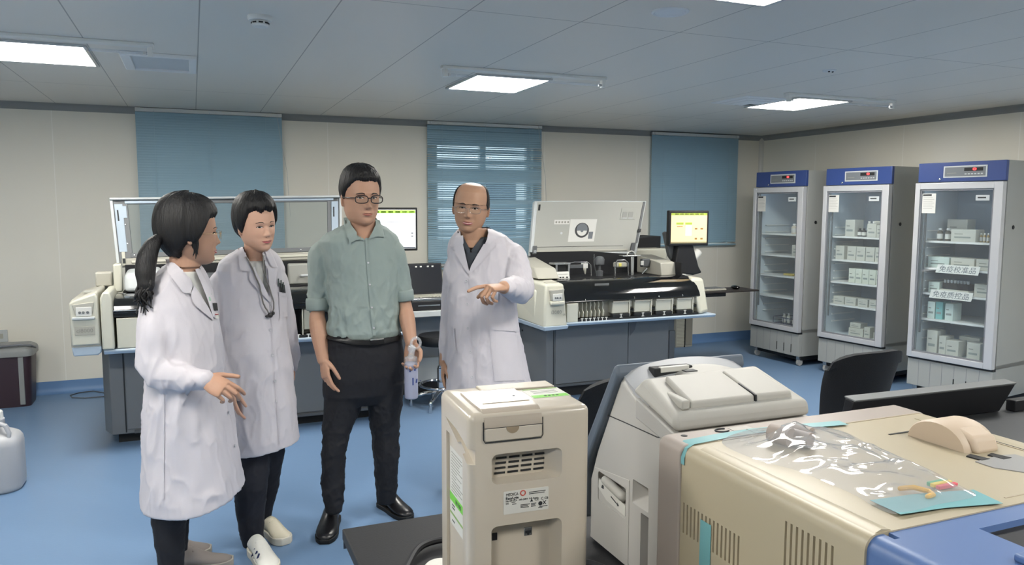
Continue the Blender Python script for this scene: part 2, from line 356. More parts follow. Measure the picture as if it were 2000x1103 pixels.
# ================================================================ ANALYSERS
m_ivory = M('ivory_plastic', 'C2C1B3', .42); m_ivory2 = M('warm_grey_plastic', 'A9A79C', .5)
m_dgrey = M('dark_grey_panel', '6C6F71', .45, vary=.06); m_dgrey2 = M('darker_grey_panel', '55585B', .5)
m_lblue = M('pale_blue_rail', 'A7B6C4', .35); m_blackg = M('gloss_black', '0C0D0F', .09, coat=.6)
m_black = M('matt_black', '15161A', .55); m_dark = M('recess_dark', '1B1D1F', .7); m_steel = M('steel', 'B5B7B8', .25, metal=.9)
m_paper = M('paper_white', 'CFCFCA', .6); m_lidgrey = M('lid_grey', 'A2A39C', .5); m_rim = M('lid_rim', 'BCC1C2', .35)
m_led = M('soft_key', '6C6F70', .5); m_clear = glassmat('clear_acrylic', (.90, .93, .92), 1.6, .03, .04)
m_seam = M('seam_dark', '1F2225', .6); m_ink = M('ink_dark', '2A2C2E', .6); m_faint = M('ink_faint', '8C8C84', .6)
m_chrome = M('chrome', 'D5D6D8', .12, metal=1)
def bay_rack(p, x, w, y, z0, z1):
    """sample-rack lane divider: S-shaped ivory fin"""
    fin = MB(); P = [(y+.10, z0), (y+.012, z0+.012), (y+.004, z0+.05), (y+.03, z0+.075), (y+.02, z1-.02), (y+.03, z1), (y+.12, z1)]
    fin.prism(P, 'x', x-w/2, x+w/2); return fin.build('lane_divider', m_ivory, p, bevel=.001, seg=1)
def arrow_mark(p, x, y, z):
    mb = MB(); mb.box(x-.012, x+.012, y-.001, y, z+.010, z+.016); mb.box(x-.012, x+.012, y-.001, y, z-.016, z-.010); mb.box(x-.004, x+.004, y-.001, y, z-.010, z+.010)
    return mb.build('white_mark', m_paper, p, smooth=0)
def key_panel(p, cx, y, z, w=.075):
    f = MB().box(cx-w, cx+w, y-.002, y+.01, z-.028, z+.028).build('key_panel', m_paper, p, bevel=.003)
    for q in (-.5, -.05, .5): MB().lathe([(.008, 0), (.008, .003), (.004, .004)], (cx+q*w, y-.002, z-.004), 14, Matrix.Rotation(PI/2, 3, 'X')).build('key', m_led, f)
    return f
# ---------------------------------------------------------------- right analyser
A = empty('laboratory_analyser', (3.15, 5.75, 0), 0, 'grey and ivory bench analyser with raised solid grey lid and touch screen at right', 'analyser', 'large analysers along the back wall')
def LA(mb): # to local
    for v in mb.v: v -= Vector((3.15, 5.75, 0))
    return mb
def BA(mb, n, m, p=None, **k): return LA(mb).build(n, m, p or A, **k)
mb = MB(); mb.prism([(2.50, 6.25), (2.50, 5.62), (2.58, 5.50), (3.79, 5.50), (3.79, 6.25)], 'z', .09, .64)
body = BA(mb, 'base_cabinet', m_dgrey, bevel=.006)
BA(MB().box(2.56, 3.76, 5.54, 6.2, 0, .09), 'plinth', m_dark)
def sub(n, mb, m, par, **k): return LA(mb).build(n, m, par, **k)
sub('door_panel', MB().box(2.655, 3.325, 5.492, 5.5, .115, .60), m_dgrey, body, bevel=.003)
sub('door_panel', MB().box(3.332, 3.725, 5.492, 5.5, .115, .60), m_dgrey, body, bevel=.003)
sub('side_hatch', MB().box(3.735, 3.79, 5.488, 5.5, .10, .49), m_dgrey2, body, bevel=.003)
sub('finger_notch', MB().prism([(3.34, .60), (3.41, .60), (3.39, .52), (3.345, .47)], 'y', 5.489, 5.4925), m_dgrey2, body)
sub('seam', MB().box(2.638, 2.646, 5.4985, 5.5005, .10, .63), m_seam, body)
sub('floor_strip', MB().box(2.60, 3.76, 5.485, 5.5, .092, .112), m_dgrey2, body, bevel=.002)
sub('lock_bolt', MB().lathe([(.008, 0), (.008, .006)], (2.499, 5.80, .52), 12, Matrix.Rotation(-PI/2, 3, 'Y')), m_seam, body)
BA(MB().lathe([(.012, 0), (.012, .02), (.004, .024)], (3.62, 5.5, .615), 14, Matrix.Rotation(PI/2, 3, 'X')), 'latch_knob', m_chrome)
# shell tray beneath the lanes
BA(MB().prism([(2.44, .655), (2.44, .90), (4.0, .90), (4.0, .665), (3.96, .64), (2.5, .625)], 'y', 5.42, 6.28), 'shell_body', m_ivory, bevel=.02)
BA(MB().prism([(5.24, .655), (5.236, .645), (5.25, .628), (5.44, .60), (5.44, .655)], 'x', 2.60, 4.02), 'front_rail', m_lblue, bevel=.005)
# left console pod
P0 = [(2.43, 5.80, .63), (2.44, 5.26, .618), (2.625, 5.22, .63), (2.66, 5.80, .63), (2.45, 5.82, .965), (2.46, 5.27, .955), (2.615, 5.27, .955), (2.66, 5.82, .98)]
pod = BA(MB().hexa([Vector(p) for p in P0]), 'console_pod', m_ivory, bevel=.018)
sub('pod_skirt', MB().hexa([Vector(p) for p in [(2.43, 5.80, .60), (2.445, 5.255, .598), (2.63, 5.225, .612), (2.66, 5.8, .60), (2.43, 5.80, .632), (2.44, 5.25, .632), (2.633, 5.218, .64), (2.66, 5.80, .632)]]), m_lblue, pod, bevel=.006)
sub('key_recess', MB().prism([(2.482, .915), (2.60, .922), (2.588, .835), (2.495, .83)], 'y', 5.225, 5.262), m_ivory2, pod, bevel=.006)
key_p = key_panel(pod, 2.541-3.15, 5.224-5.75, .858, .04)
sub('key_ledge', MB().box(2.485, 2.60, 5.215, 5.26, .80, .828), m_ivory, pod, bevel=.008)
text('model_plate', 'i2000', .040, m_faint, pod, (2.535-3.15, 5.2335-5.75, .742), (math.radians(88), 0, math.radians(-4)), .0008)
text('model_plate', 'SR', .022, m_faint, pod, (2.598-3.15, 5.226-5.75, .722), (math.radians(88), 0, math.radians(-4)), .0008)
sub('top_vent', MB().box(2.50, 2.60, 5.34, 5.40, .955, .962), m_ivory2, pod, bevel=.002)
# black hood
prof = [(5.62, .95), (5.50, .965), (5.44, .958), (5.37, .93), (5.31, .89), (5.272, .84), (5.262, .81), (5.28, .80), (5.62, .80)]
hood = BA(MB().prism(prof, 'x', 2.625, 3.875), 'front_hood', m_blackg, bevel=.003, smooth=50)
for i, x in enumerate((3.0, 3.24, 3.47, 3.70)):
    text('lane_number', '2345'[i] if i else '1', .022, m_paper, hood, ((2.80 if i == 0 else x)-3.15, 5.262-5.75, .822), (math.radians(70), 0, 0), .0004)
text('lane_number', '3', .022, m_paper, hood, (3.24-3.15, 5.262-5.75, .822), (math.radians(70), 0, 0), .0004).hide_render = False
sub('hood_label', MB().box(2.93, 3.06, 5.355, 5.357, .918, .937, Matrix.Translation((0, 0, 0))), M('label_grey', '6A6C6C', .5), hood)
# lanes
BA(MB().box(2.66, 3.86, 5.35, 5.40, .655, .80), 'lane_back', m_ivory2)
BA(MB().box(2.64, 2.735, 5.262, 5.36, .655, .80), 'lane_blank', m_ivory, bevel=.004)
tray = BA(MB().box(2.735, 3.86, 5.262, 5.36, .655, .672), 'lane_floor', m_dark)
for i in range(7):
    x = 2.755+i*.036; o = bay_rack(A, x-3.15, .006, 5.268-5.75, .672, .80)
    arrow_mark(tray, x+.016-3.15, 5.262-5.75, .664)
for i in range(4):
    x0 = 3.05+i*.202
    o = BA(MB().box(x0, x0+.145, 5.275, 5.35, .70, .80), 'lane_cover', m_ivory, bevel=.006)
    sub('cover_lip', MB().box(x0, x0+.145, 5.268, 5.29, .785, .80), m_ivory2, o, bevel=.003)
    BA(MB().box(x0+.148, x0+.156, 5.266, 5.35, .672, .80), 'lane_divider', m_ivory, bevel=.002)
    BA(MB().box(x0+.156, x0+.198, 5.30, 5.34, .74, .80), 'lane_roller', m_ivory2, bevel=.01)
    BA(MB().prism([(x0+.154, .735), (x0+.178, .727), (x0+.198, .737), (x0+.198, .712), (x0+.178, .720), (x0+.154, .712)], 'y', 5.285, 5.30), 'lane_clip', m_black)
    BA(MB().box(x0-.006, x0+.15, 5.262, 5.30, .672, .698), 'lane_stop', m_dark, bevel=.004)
    arrow_mark(tray, x0+.07-3.15, 5.2615-5.75, .683)
# right end cap
capR = BA(MB().hexa([Vector(p) for p in [(3.865, 5.24, .655), (4.0, 5.30, .665), (4.03, 6.2, .665), (3.865, 6.2, .655), (3.85, 5.36, .955), (3.995, 5.38, .945), (4.02, 6.2, .945), (3.85, 6.2, .955)]]), 'end_cap', m_ivory, bevel=.03, seg=4)
# deck, tub walls
deck = BA(MB().box(2.66, 3.86, 5.50, 6.22, .93, .955), 'deck', m_black)
sub('deck_wall', MB().prism([(2.66, .955), (3.86, .955), (3.86, 1.08), (3.62, 1.12), (3.2, 1.155), (2.66, 1.155)], 'y', 6.0, 6.03), m_black, deck)
sub('deck_wall', MB().box(3.845, 3.86, 5.5, 6.02, .955, 1.07), m_black, deck)
BA(MB().prism([(5.58, .955), (5.60, 1.065), (5.98, 1.115), (5.98, .955)], 'x', 3.70, 3.86), 'side_block', m_ivory2, bevel=.008)
# grey wedge cover on the left
lt, lb = onY(1040, 508, 5.75), onY(1086, 524, 5.56)
BA(MB().hexa([Vector(p) for p in [(2.46, 6.0, .975), (2.50, 5.50, .975), (2.69, 5.50, .97), (2.72, 6.0, .97), (2.48, 6.0, 1.10), (2.52, 5.62, 1.06), (2.67, 5.54, 1.055), (2.70, 6.0, 1.115)]]), 'wedge_cover', m_ivory2, bevel=.008)
# modules on the deck
def module(n, mb, m, **k): return BA(mb, n, m, **k)
q = module('reader_unit', MB().box(2.70, 2.80, 5.60, 5.68, .955, 1.075), m_dark, bevel=.004)
sub('reader_bracket', MB().box(2.685, 2.83, 5.585, 5.69, 1.075, 1.09), m_steel, q, bevel=.003)
sub('reader_post', MB().box(2.70, 2.715, 5.59, 5.60, .99, 1.08), m_steel, q); sub('reader_post', MB().box(2.81, 2.825, 5.59, 5.60, .99, 1.08), m_steel, q)
q = module('info_card', MB().hexa([Vector(p) for p in [(2.685, 5.535, .965), (2.80, 5.535, .965), (2.80, 5.545, .965), (2.685, 5.545, .965), (2.680, 5.555, 1.022), (2.80, 5.555, 1.022), (2.80, 5.565, 1.022), (2.680, 5.565, 1.022)]]), m_paper, bevel=.001)
sub('card_line', MB().box(2.70, 2.785, 5.546, 5.5485, 1.0, 1.003), m_faint, q)
for xx in (2.715, 2.74, 2.775): sub('card_key', MB().box(xx-.007, xx+.007, 5.535, 5.5395, .972, .982), m_ink, q)
q = module('probe_arm', MB().box(2.84, 3.02, 5.66, 5.69, 1.035, 1.065), m_dgrey2, bevel=.004)
sub('arm_head', MB().box(2.985, 3.025, 5.65, 5.70, 1.035, 1.075), m_paper, q, bevel=.003)
sub('tubing', MB().tube([(2.82, 5.66, 1.07), (2.9, 5.655, 1.088), (3.02, 5.655, 1.085), (3.055, 5.655, 1.06), (3.06, 5.655, .97)], .004, 8), m_steel, q)
sub('probe', MB().tube([(3.0, 5.66, 1.03), (3.005, 5.66, .99)], [.014, .006], 10), m_ivory2, q)
q = module('wash_column', MB().lathe([(.03, .955), (.03, 1.0), (.012, 1.005), (.012, 1.05), (.04, 1.055), (.042, 1.10), (.03, 1.12), (.012, 1.125)], (3.19, 5.75, 0), 20), m_dgrey2)
sub('tubing', MB().tube([(3.12, 5.72, 1.14), (3.12, 5.72, 1.07), (3.135, 5.72, 1.0), (3.15, 5.72, .96)], .005, 8), m_clear, q)
q = module('syringe_unit', MB().box(3.30, 3.41, 5.66, 5.72, 1.03, 1.075), m_ivory2, bevel=.012)
sub('yellow_tag', MB().box(3.325, 3.35, 5.654, 5.662, 1.04, 1.068), M('tag_yellow', 'D8CF6A', .5), q, bevel=.002)
sub('tubing', MB().tube([(3.29, 5.66, .96), (3.29, 5.66, 1.06), (3.31, 5.66, 1.092), (3.38, 5.66, 1.095), (3.415, 5.66, 1.07), (3.42, 5.66, .96)], .006, 8), m_steel, q)
q = module('pipettor_post', MB().box(3.47, 3.50, 5.70, 5.73, .955, 1.12), m_steel, bevel=.003)
sub('post_plate', MB().box(3.38, 3.56, 5.68, 5.76, 1.12, 1.13), m_steel, q, bevel=.003)
sub('cable_arch', MB().tube([(3.43+.04*(1-math.cos(PI*i/10)), 5.70, 1.13+.035*math.sin(PI*i/10)) for i in range(11)], .005, 8), m_paper, q)
q = module('rack_gripper', MB().box(3.62, 3.70, 5.76, 5.80, 1.02, 1.09), m_dgrey2, bevel=.006)
sub('white_block', MB().box(3.60, 3.63, 5.75, 5.762, 1.035, 1.075), m_paper, q, bevel=.002); sub('white_block', MB().box(3.70, 3.73, 5.75, 5.762, 1.035, 1.075), m_paper, q, bevel=.002)
sub('lever', MB().tube([(3.585, 5.70, .97), (3.63, 5.70, 1.01)], .006, 8), m_steel, q)
# raised lid
b0, b1, t0, t1 = onY(1034, 500, 6.02), onY(1242, 496, 6.02), onY(1043, 393, 6.16), onY(1262, 393, 6.16)
def lidpt(u, v, w=0):
    p = (b0.lerp(b1, u)).lerp(t0.lerp(t1, u), v); n = (b1-b0).cross(t0-b0).normalized(); return p + n*w   # n points to the room
mb = MB(); N = 12; Rr = []
lid_ring = lambda w, i: [lidpt(i+(1-2*i)*u, i*1.7+(1-2.6*i)*v + (.012*math.sin(PI*u) if v == 1 else 0), w) for u, v in [(j/N, 0) for j in range(N+1)]+[(1, j/4) for j in range(1, 4)]+[(1-j/N, 1) for j in range(N+1)]+[(0, 1-j/4) for j in range(1, 4)]]
mb.rings([lid_ring(-.035, 0), lid_ring(.012, 0)]); lid = BA(mb, 'lid', m_rim, bevel=.008)
mb = MB(); mb.rings([lid_ring(.008, .025), lid_ring(.0145, .025)]); sub('lid_liner', mb, m_lidgrey, lid, bevel=.003)
def lidbox(n, u0, u1, v0, v1, w0, w1, m, par=None, **k):
    mb = MB().hexa([lidpt(u0, v0, w0), lidpt(u1, v0, w0), lidpt(u1, v0, w1), lidpt(u0, v0, w1), lidpt(u0, v1, w0), lidpt(u1, v1, w0), lidpt(u1, v1, w1), lidpt(u0, v1, w1)])
    return sub(n, mb, m, par or lid, **k)
lidbox('lid_lower_lip', .05, .9, .06, .09, .014, .022, m_ivory2, bevel=.002); lidbox('lid_groove', .05, .85, .15, .155, .0145, .017, m_seam)
st = lidbox('instruction_sheet', .325, .565, .24, .655, .0145, .0158, m_paper)
def liddisc(u, v, r, w0, w1, m, par, n, a0=0, a1=2*PI, rin=0):
    c = lidpt(u, v, 0); ex = (b1-b0).normalized(); ez = (t0-b0).normalized(); nn = (b1-b0).cross(t0-b0).normalized(); K = 28
    out = [c+ex*(r*math.cos(a0+(a1-a0)*i/K))+ez*(r*math.sin(a0+(a1-a0)*i/K)) for i in range(K+1)]
    inn = [c+ex*(rin*math.cos(a0+(a1-a0)*i/K))+ez*(rin*math.sin(a0+(a1-a0)*i/K)) for i in range(K, -1, -1)] if rin else []
    pl = out+inn; mb = MB(); mb.rings([[p+nn*w0 for p in pl], [p+nn*w1 for p in pl]]); return sub(n, mb, m, par, smooth=0)
liddisc(.44, .45, .070, .0158, .0166, M('diagram_black', '202226', .5), st, 'wheel_drawing')
liddisc(.44, .47, .054, .0166, .0171, M('diagram_grey', '5F656C', .5), st, 'wheel_drawing')
liddisc(.44, .445, .050, .0171, .0176, m_paper, st, 'wheel_drawing', PI*1.02, PI*1.98, .016)
lidbox('corner_drawing', .505, .545, .29, .42, .0158, .0166, M('diagram_grey', '5F656C', .5), st)
for k_ in range(5): lidbox('strip_mark', .195+k_*.026, .21+k_*.026, .585, .62, .0158, .0164, m_faint, None)
lidbox('label_strip', .185, .32, .565, .645, .0145, .0157, m_paper)
fr = lidbox('vent_frame', .775, .915, .64, .86, .0145, .019, m_lidgrey, bevel=.002)
for u0 in (.79, .845): lidbox('vent_arch', u0, u0+.045, .67, .79, .019, .0215, M('vent_inner', '8D8F89', .5), fr, bevel=.002)
for u0 in (.79, .845): lidbox('vent_bead', u0, u0+.045, .66, .672, .019, .024, m_rim, fr, bevel=.001)
liddisc(.258, .40, .011, .0145, .0165, m_rim, lid, 'screw_cover')
lidbox('latch_slot', .035, .052, .82, .93, .0145, .018, m_seam, bevel=.001)
h = lidbox('hinge', .925, .965, .02, .20, .014, .03, m_dgrey2, bevel=.004); lidbox('hinge_pin', .93, .96, .02, .06, .03, .036, m_steel, h)
h = lidbox('hinge', .015, .05, .02, .17, .014, .03, m_dgrey2, bevel=.004); lidbox('hinge_pin', .02, .045, .04, .09, .03, .036, m_steel, h)
lidbox('side_stay', .965, .985, .2, .98, .013, .02, m_dgrey2); lidbox('stay_bolt', .962, .99, .40, .46, .02, .028, m_seam)
# rear black housing and white cover between lid and screen
BA(MB().prism([(3.62, 1.15), (3.62, 1.235), (4.15, 1.265), (4.15, 1.15)], 'y', 6.28, 6.60), 'rear_housing', m_black, bevel=.006)
BA(MB().box(3.60, 4.10, 6.10, 6.5, .95, 1.155), 'rear_cover', m_ivory, bevel=.012)
BA(MB().box(2.56, 3.6, 6.04, 6.45, .90, 1.10), 'rear_deck', m_dgrey, bevel=.01)
# touch screen on its pedestal
Y = 5.62
scr = empty('touch_screen_monitor', (*onY(1347, 548, Y).xy, .945), math.radians(-6), 'touch screen glowing amber on black pedestal beside the right analyser', 'monitor')
S0 = Vector(scr.location)
def BS(mb, n, m, p=None, **k):
    for v in mb.v: v -= S0
    o = mb.build(n, m, p or scr, **k); return o
a, b_ = onY(1310, 411, Y), onY(1381, 479, Y); cx = (a.x+b_.x)/2; w = (b_.x-a.x)/2
case = BS(MB().box(cx-w, cx+w, Y, Y+.05, b_.z, a.z), 'screen_case', m_black, bevel=.008)
m_amber = M('amber_screen', 'FFD89A', .4, emit=.62); m_green = M('screen_green', '9FB34A', .4, emit=.4); m_sk = M('screen_dark', '5A5A3A', .4, emit=.1)
s_ = BS(MB().box(cx-w+.02, cx+w-.02, Y-.002, Y+.01, b_.z+.022, a.z-.022), 'screen', m_amber, case)
def sc_rect(u0, u1, v0, v1, m, n='screen_panel'):
    W_, H_ = 2*w-.04, a.z-b_.z-.044; x0, z0 = cx-w+.02, b_.z+.022
    BS(MB().box(x0+u0*W_, x0+u1*W_, Y-.0032, Y-.002, z0+v0*H_, z0+v1*H_), n, m, s_)
sc_rect(0, 1, .93, 1, m_green); 
for k_ in range(6): sc_rect(.10+k_*.14, .20+k_*.14, .945, .985, m_sk, 'menu_word')
sc_rect(.14, .34, .62, .69, m_green, 'green_button'); sc_rect(.39, .58, .62, .69, m_green, 'green_button')
sc_rect(.16, .32, .55, .57, m_sk, 'text_line'); sc_rect(.40, .57, .25, .60, M('screen_pale', 'FFF0D0', .4, emit=.7), 'list_panel')
for u, v in ((.66, .45), (.82, .45), (.66, .12), (.82, .12)): sc_rect(u, u+.07, v, v+.06, M('screen_brown', '9A7A4A', .4, emit=.25), 'icon')
sc_rect(0, 1, 0, .05, M('screen_grey', '9A9070', .4, emit=.2), 'status_bar')
neck = [onY(x, y, Y+.03) for x, y in ((1325, 478), (1352, 478), (1362, 520), (1368, 532), (1352, 537), (1325, 533), (1318, 525))]
mb = MB(); mb.rings([[Vector((p.x, Y+.02, p.z)) for p in neck], [Vector((p.x, Y+.12, p.z)) for p in neck]]); BS(mb, 'pedestal', m_black, bevel=.012)
arm = [onY(x, y, Y+.1) for x, y in ((1299, 455), (1304, 452), (1308, 462), (1322, 466), (1325, 505), (1322, 522), (1308, 500))]
mb = MB(); mb.rings([[Vector((p.x, Y+.10, p.z)) for p in arm], [Vector((p.x, Y+.16, p.z)) for p in arm]]); BS(mb, 'curved_bracket', m_dgrey2, bevel=.008)
# rolled papers beside the pedestal
p = onY(1361, 514, 6.15); q = onY(1355, 490, 6.15)
tag(MB().tube([Vector((4.105, 6.0, .812)), Vector((q.x-.01, 6.06, q.z))], [.05, .035], 18, False).build('paper_roll', m_paper), 'loose roll of white paper standing behind the screen pedestal', 'paper')
# side tray with keyboard, right of the analyser
T = empty('side_tray', (4.35, 5.95, .755), 0, 'narrow black shelf sticking out right of the analyser', 'shelf')
MB().box(-.32, .62, -.12, .18, -.01, .004).build('tray_top', M('brown_black', '2A2523', .5), T, bevel=.002)
MB().box(-.28, .25, -.10, .16, -.045, -.011).build('drawer_box', m_black, T, bevel=.006)
K = empty('keyboard', (4.42, 5.97, .76), math.radians(3), 'thin silver keyboard on the black side shelf', 'keyboard')
MB().box(-.24, .22, -.08, .08, 0, .018).build('case', m_ivory2, K, bevel=.004)
mb = MB()
for i in range(14):
    for j in range(5): mb.box(-.225+i*.0315, -.199+i*.0315, -.068+j*.028, -.045+j*.028, .018, .023)
mb.build('keys', m_dgrey, K, smooth=0)['kind'] = 'stuff'
ms = MB().ell((0, 0, .018), (.035, .055, .018)).build('computer_mouse', m_blackg, None, loc=(4.80, 5.97, .759)); tag(ms, 'glossy black mouse on the black side shelf', 'mouse')
# louvred metal cabinet standing behind the analyser
T = empty('louvred_unit', (4.98, 7.04, 0), 0, 'small beige louvred metal unit on the floor behind the right analyser', 'equipment box')
MB().box(-.12, .10, -.02, .10, 0, .36).build('case', m_ivory2, T, bevel=.004)
for j in range(20): MB().box(-.11, -.01, -.026, -.02, .02+j*.016, .028+j*.016).build('louvre', m_ivory, T)
MB().box(.005, .09, -.026, -.02, .02, .34).build('side_plate', M('plate_grey', '8D8A80', .5), T, bevel=.004)
MB().box(-.012, 0, -.028, -.02, .0, .33).build('dark_strip', m_dark, T)
# ---------------------------------------------------------------- left analyser
A = empty('laboratory_analyser', (.2, 5.75, 0), 0, 'long analyser behind the two women, clear framed lid raised, ivory console at its left end', 'analyser', 'large analysers along the back wall')
OFF = Vector((.2, 5.75, 0))
def LA(mb):
    for v in mb.v: v -= OFF
    return mb
body = BA(MB().prism([(-.58, 6.25), (-.58, 5.58), (-.53, 5.45), (1.38, 5.45), (1.38, 6.25)], 'z', .07, .64), 'base_cabinet', m_dgrey, bevel=.006)
BA(MB().box(-.50, 1.30, 5.52, 6.2, 0, .07), 'plinth', m_dark)
for x0, x1 in ((-.44, .28), (.29, .99), (1.0, 1.36)): sub('door_panel', MB().box(x0, x1, 5.442, 5.45, .10, .62), m_dgrey, body, bevel=.003)
sub('floor_strip', MB().box(-.40, 1.36, 5.43, 5.45, .073, .093), m_dgrey2, body, bevel=.002)
sub('seam', MB().box(-.452, -.444, 5.4485, 5.4505, .08, .63), m_seam, body)
BA(MB().prism([(-.66, .66), (-.66, .93), (1.42, .93), (1.42, .66), (1.38, .64), (-.62, .64)], 'y', 5.44, 6.28), 'shell_body', m_ivory, bevel=.02)
BA(MB().prism([(5.20, .672), (5.196, .66), (5.21, .642), (5.44, .61), (5.44, .672)], 'x', -.53, 1.42), 'front_rail', m_lblue, bevel=.005)
# rounded console
pr = [(-.70, .685), (-.705, .97), (-.66, 1.0), (-.60, 1.02), (-.545, 1.035), (-.545, .70), (-.56, .685)]
pod = BA(MB().prism([(-.70, .69), (-.703, .96), (-.685, .985), (-.56, 1.03), (-.545, 1.03), (-.54, .69)], 'y', 5.19, 5.80), 'console_pod', m_ivory2, bevel=.022, seg=4)
sub('pod_face', MB().prism([(-.695, .71), (-.697, .965), (-.68, .98), (-.56, 1.022), (-.548, 1.0), (-.546, .71)], 'y', 5.175, 5.20), m_ivory, pod, bevel=.01)
sub('pod_skirt', MB().prism([(-.69, .645), (-.698, .70), (-.54, .70), (-.54, .66), (-.56, .645)], 'y', 5.185, 5.80), m_lblue, pod, bevel=.008)
sub('key_recess', MB().prism([(-.682, .958), (-.566, .972), (-.578, .90), (-.668, .895)], 'y', 5.168, 5.178), m_ivory2, pod, bevel=.003)
key_panel(pod, -.622-.2, 5.168-5.75, .915, .042)
sub('key_ledge', MB().box(-.685, -.565, 5.158, 5.18, .868, .884), m_rim, pod, bevel=.004)
pl = sub('badge_plate', MB().box(-.675, -.568, 5.171, 5.176, .775, .825), m_ivory2, pod, bevel=.002)
text('model_plate', 'ci8000', .034, m_faint, pl, (-.622-.2, 5.170-5.75, .80), (PI/2, 0, 0), .0008)
sub('top_vent', MB().box(-.64, -.57, 5.30, 5.42, 1.012, 1.02), m_lidgrey, pod)
BA(MB().prism([(-.535, .675), (-.535, .99), (-.52, 1.025), (-.485, 1.025), (-.472, .99), (-.468, .675)], 'y', 5.18, 5.60), 'console_post', m_ivory, bevel=.01)
prof = [(5.62, .975), (5.45, .985), (5.36, .98), (5.27, .955), (5.22, .91), (5.205, .868), (5.23, .86), (5.62, .86)]
hood = BA(MB().prism(prof, 'x', -.47, 1.40), 'front_hood', m_blackg, bevel=.003, smooth=50)
sub('chrome_strip', MB().box(-.47, 1.40, 5.198, 5.208, .905, .911), m_chrome, hood)
BA(MB().box(-.46, 1.40, 5.30, 5.36, .672, .86), 'lane_back', m_ivory2)
BA(MB().box(-.455, -.32, 5.206, 5.31, .675, .86), 'lane_blank', m_ivory, bevel=.004)
tray = BA(MB().box(-.32, 1.40, 5.206, 5.31, .672, .69), 'lane_floor', m_dark)
for i in range(26):
    x = -.29+i*.065
    if i % 4 == 3:
        BA(MB().box(x-.025, x+.025, 5.235, 5.30, .72, .86), 'lane_cover', m_ivory, bevel=.006)
    else:
        BA(MB().box(x-.018, x+.018, 5.225, 5.30, .70, .86), 'lane_slot', m_blackg, bevel=.002)
    BA(MB().box(x+.028, x+.034, 5.212, 5.30, .69, .86), 'lane_divider', m_ivory, bevel=.001)
    arrow_mark(tray, x-OFF.x, 5.2055-5.75, .681)
for nm, x0, x1, y0, y1, z0, z1, m in (('side_bracket', -.60, -.50, 5.60, 5.70, 1.02, 1.115, m_ivory2), ('corner_post', -.49, -.44, 5.55, 5.63, .985, 1.17, m_ivory)):
    BA(MB().box(x0, x1, y0, y1, z0, z1), nm, m, bevel=.012)
BA(MB().hexa([Vector(p) for p in [(-.43, 5.52, .985), (-.24, 5.52, .985), (-.24, 5.80, .985), (-.43, 5.80, .985), (-.43, 5.56, 1.10), (-.21, 5.56, 1.12), (-.21, 5.80, 1.13), (-.43, 5.80, 1.12)]]), 'wash_cover', m_rim, bevel=.03, seg=4)
BA(MB().box(-.44, 1.38, 5.6, 6.2, .95, .985), 'deck', m_black)
BA(MB().box(-.44, 1.38, 5.84, 5.88, .985, 1.14), 'deck_wall', m_black)
BA(MB().box(-.1, .52, 5.60, 5.78, .985, 1.08), 'module_cover', m_dgrey2, bevel=.02)
BA(MB().box(.62, 1.30, 5.66, 5.76, .985, 1.13), 'module_panel', m_lidgrey, bevel=.01)
h = BA(MB().tube([(.70, 5.655, 1.045), (.705, 5.62, 1.05), (.74, 5.61, 1.052), (.92, 5.61, 1.052), (.95, 5.64, 1.05)], .010, 10), 'handle', m_rim)
# raised clear lid with grey frame
b0, b1, t0, t1 = onY(229, 522, 5.90), onY(668, 505, 5.90), onY(214, 390, 6.0), onY(667, 385, 6.0)
FR = []
lidbox0 = lambda n, u0, u1, v0, v1, w0, w1, m, par, **k: sub(n, MB().hexa([lidpt(u0, v0, w0), lidpt(u1, v0, w0), lidpt(u1, v0, w1), lidpt(u0, v0, w1), lidpt(u0, v1, w0), lidpt(u1, v1, w0), lidpt(u1, v1, w1), lidpt(u0, v1, w1)]), m, par, **k)
lid = BA(MB().hexa([lidpt(0, .985, -.03), lidpt(1, .985, -.03), lidpt(1, .985, .03), lidpt(0, .985, .03), lidpt(0, 1.02, -.03), lidpt(1, 1.02, -.03), lidpt(1, 1.02, .03), lidpt(0, 1.02, .03)]), 'lid', m_rim, bevel=.006)
lidbox0('lid_pane', .06, .94, .20, .94, 0, .004, glassmat('smoked_acrylic', (.80, .84, .84), 1.5, .03, .05), lid)
lidbox0('frame_bottom', .02, .98, .0, .13, -.02, .01, m_ivory2, lid, bevel=.01); lidbox0('frame_rib', .06, .94, .05, .09, .01, .018, m_ivory, lid, bevel=.004)
lidbox0('frame_lower', .06, .94, .13, .20, -.01, .01, m_dgrey, lid, bevel=.003); lidbox0('frame_top', .02, .98, .93, .985, -.01, .006, m_dgrey, lid, bevel=.003)
for u0, u1 in ((0.0, .012), (.988, 1)): lidbox0('frame_edge', u0, u1, .0, 1.0, -.02, .014, m_rim, lid, bevel=.002)
for u0, u1 in ((.012, .068), (.932, .988)):
    f = lidbox0('frame_side', u0, u1, .0, .985, -.02, .006, m_dgrey, lid, bevel=.003)
    d = u0+.004 if u0 < .5 else u0+.018
    lidbox0('blue_stay', d, d+.032, .22, .93, .006, .012, m_lblue, f, bevel=.002); lidbox0('slot', d+.008, d+.014, .68, .84, .012, .014, m_seam, f)
    lidbox0('latch', d+.008, d+.022, .02, .22, .006, .02, m_ivory, f, bevel=.003); lidbox0('catch', d+.010, d+.020, .05, .12, .02, .026, m_seam, f)
lidbox0('blue_bar', .058, .19, .935, .975, .006, .012, m_lblue, lid, bevel=.002); lidbox0('blue_bar', .045, .062, .72, .90, .006, .012, m_lblue, lid, bevel=.002)
lidbox0('top_bracket', .27, .36, .93, .97, .006, .010, m_dgrey2, lid); lidbox0('blue_bar', .56, .96, .95, .985, .006, .012, m_lblue, lid, bevel=.002)
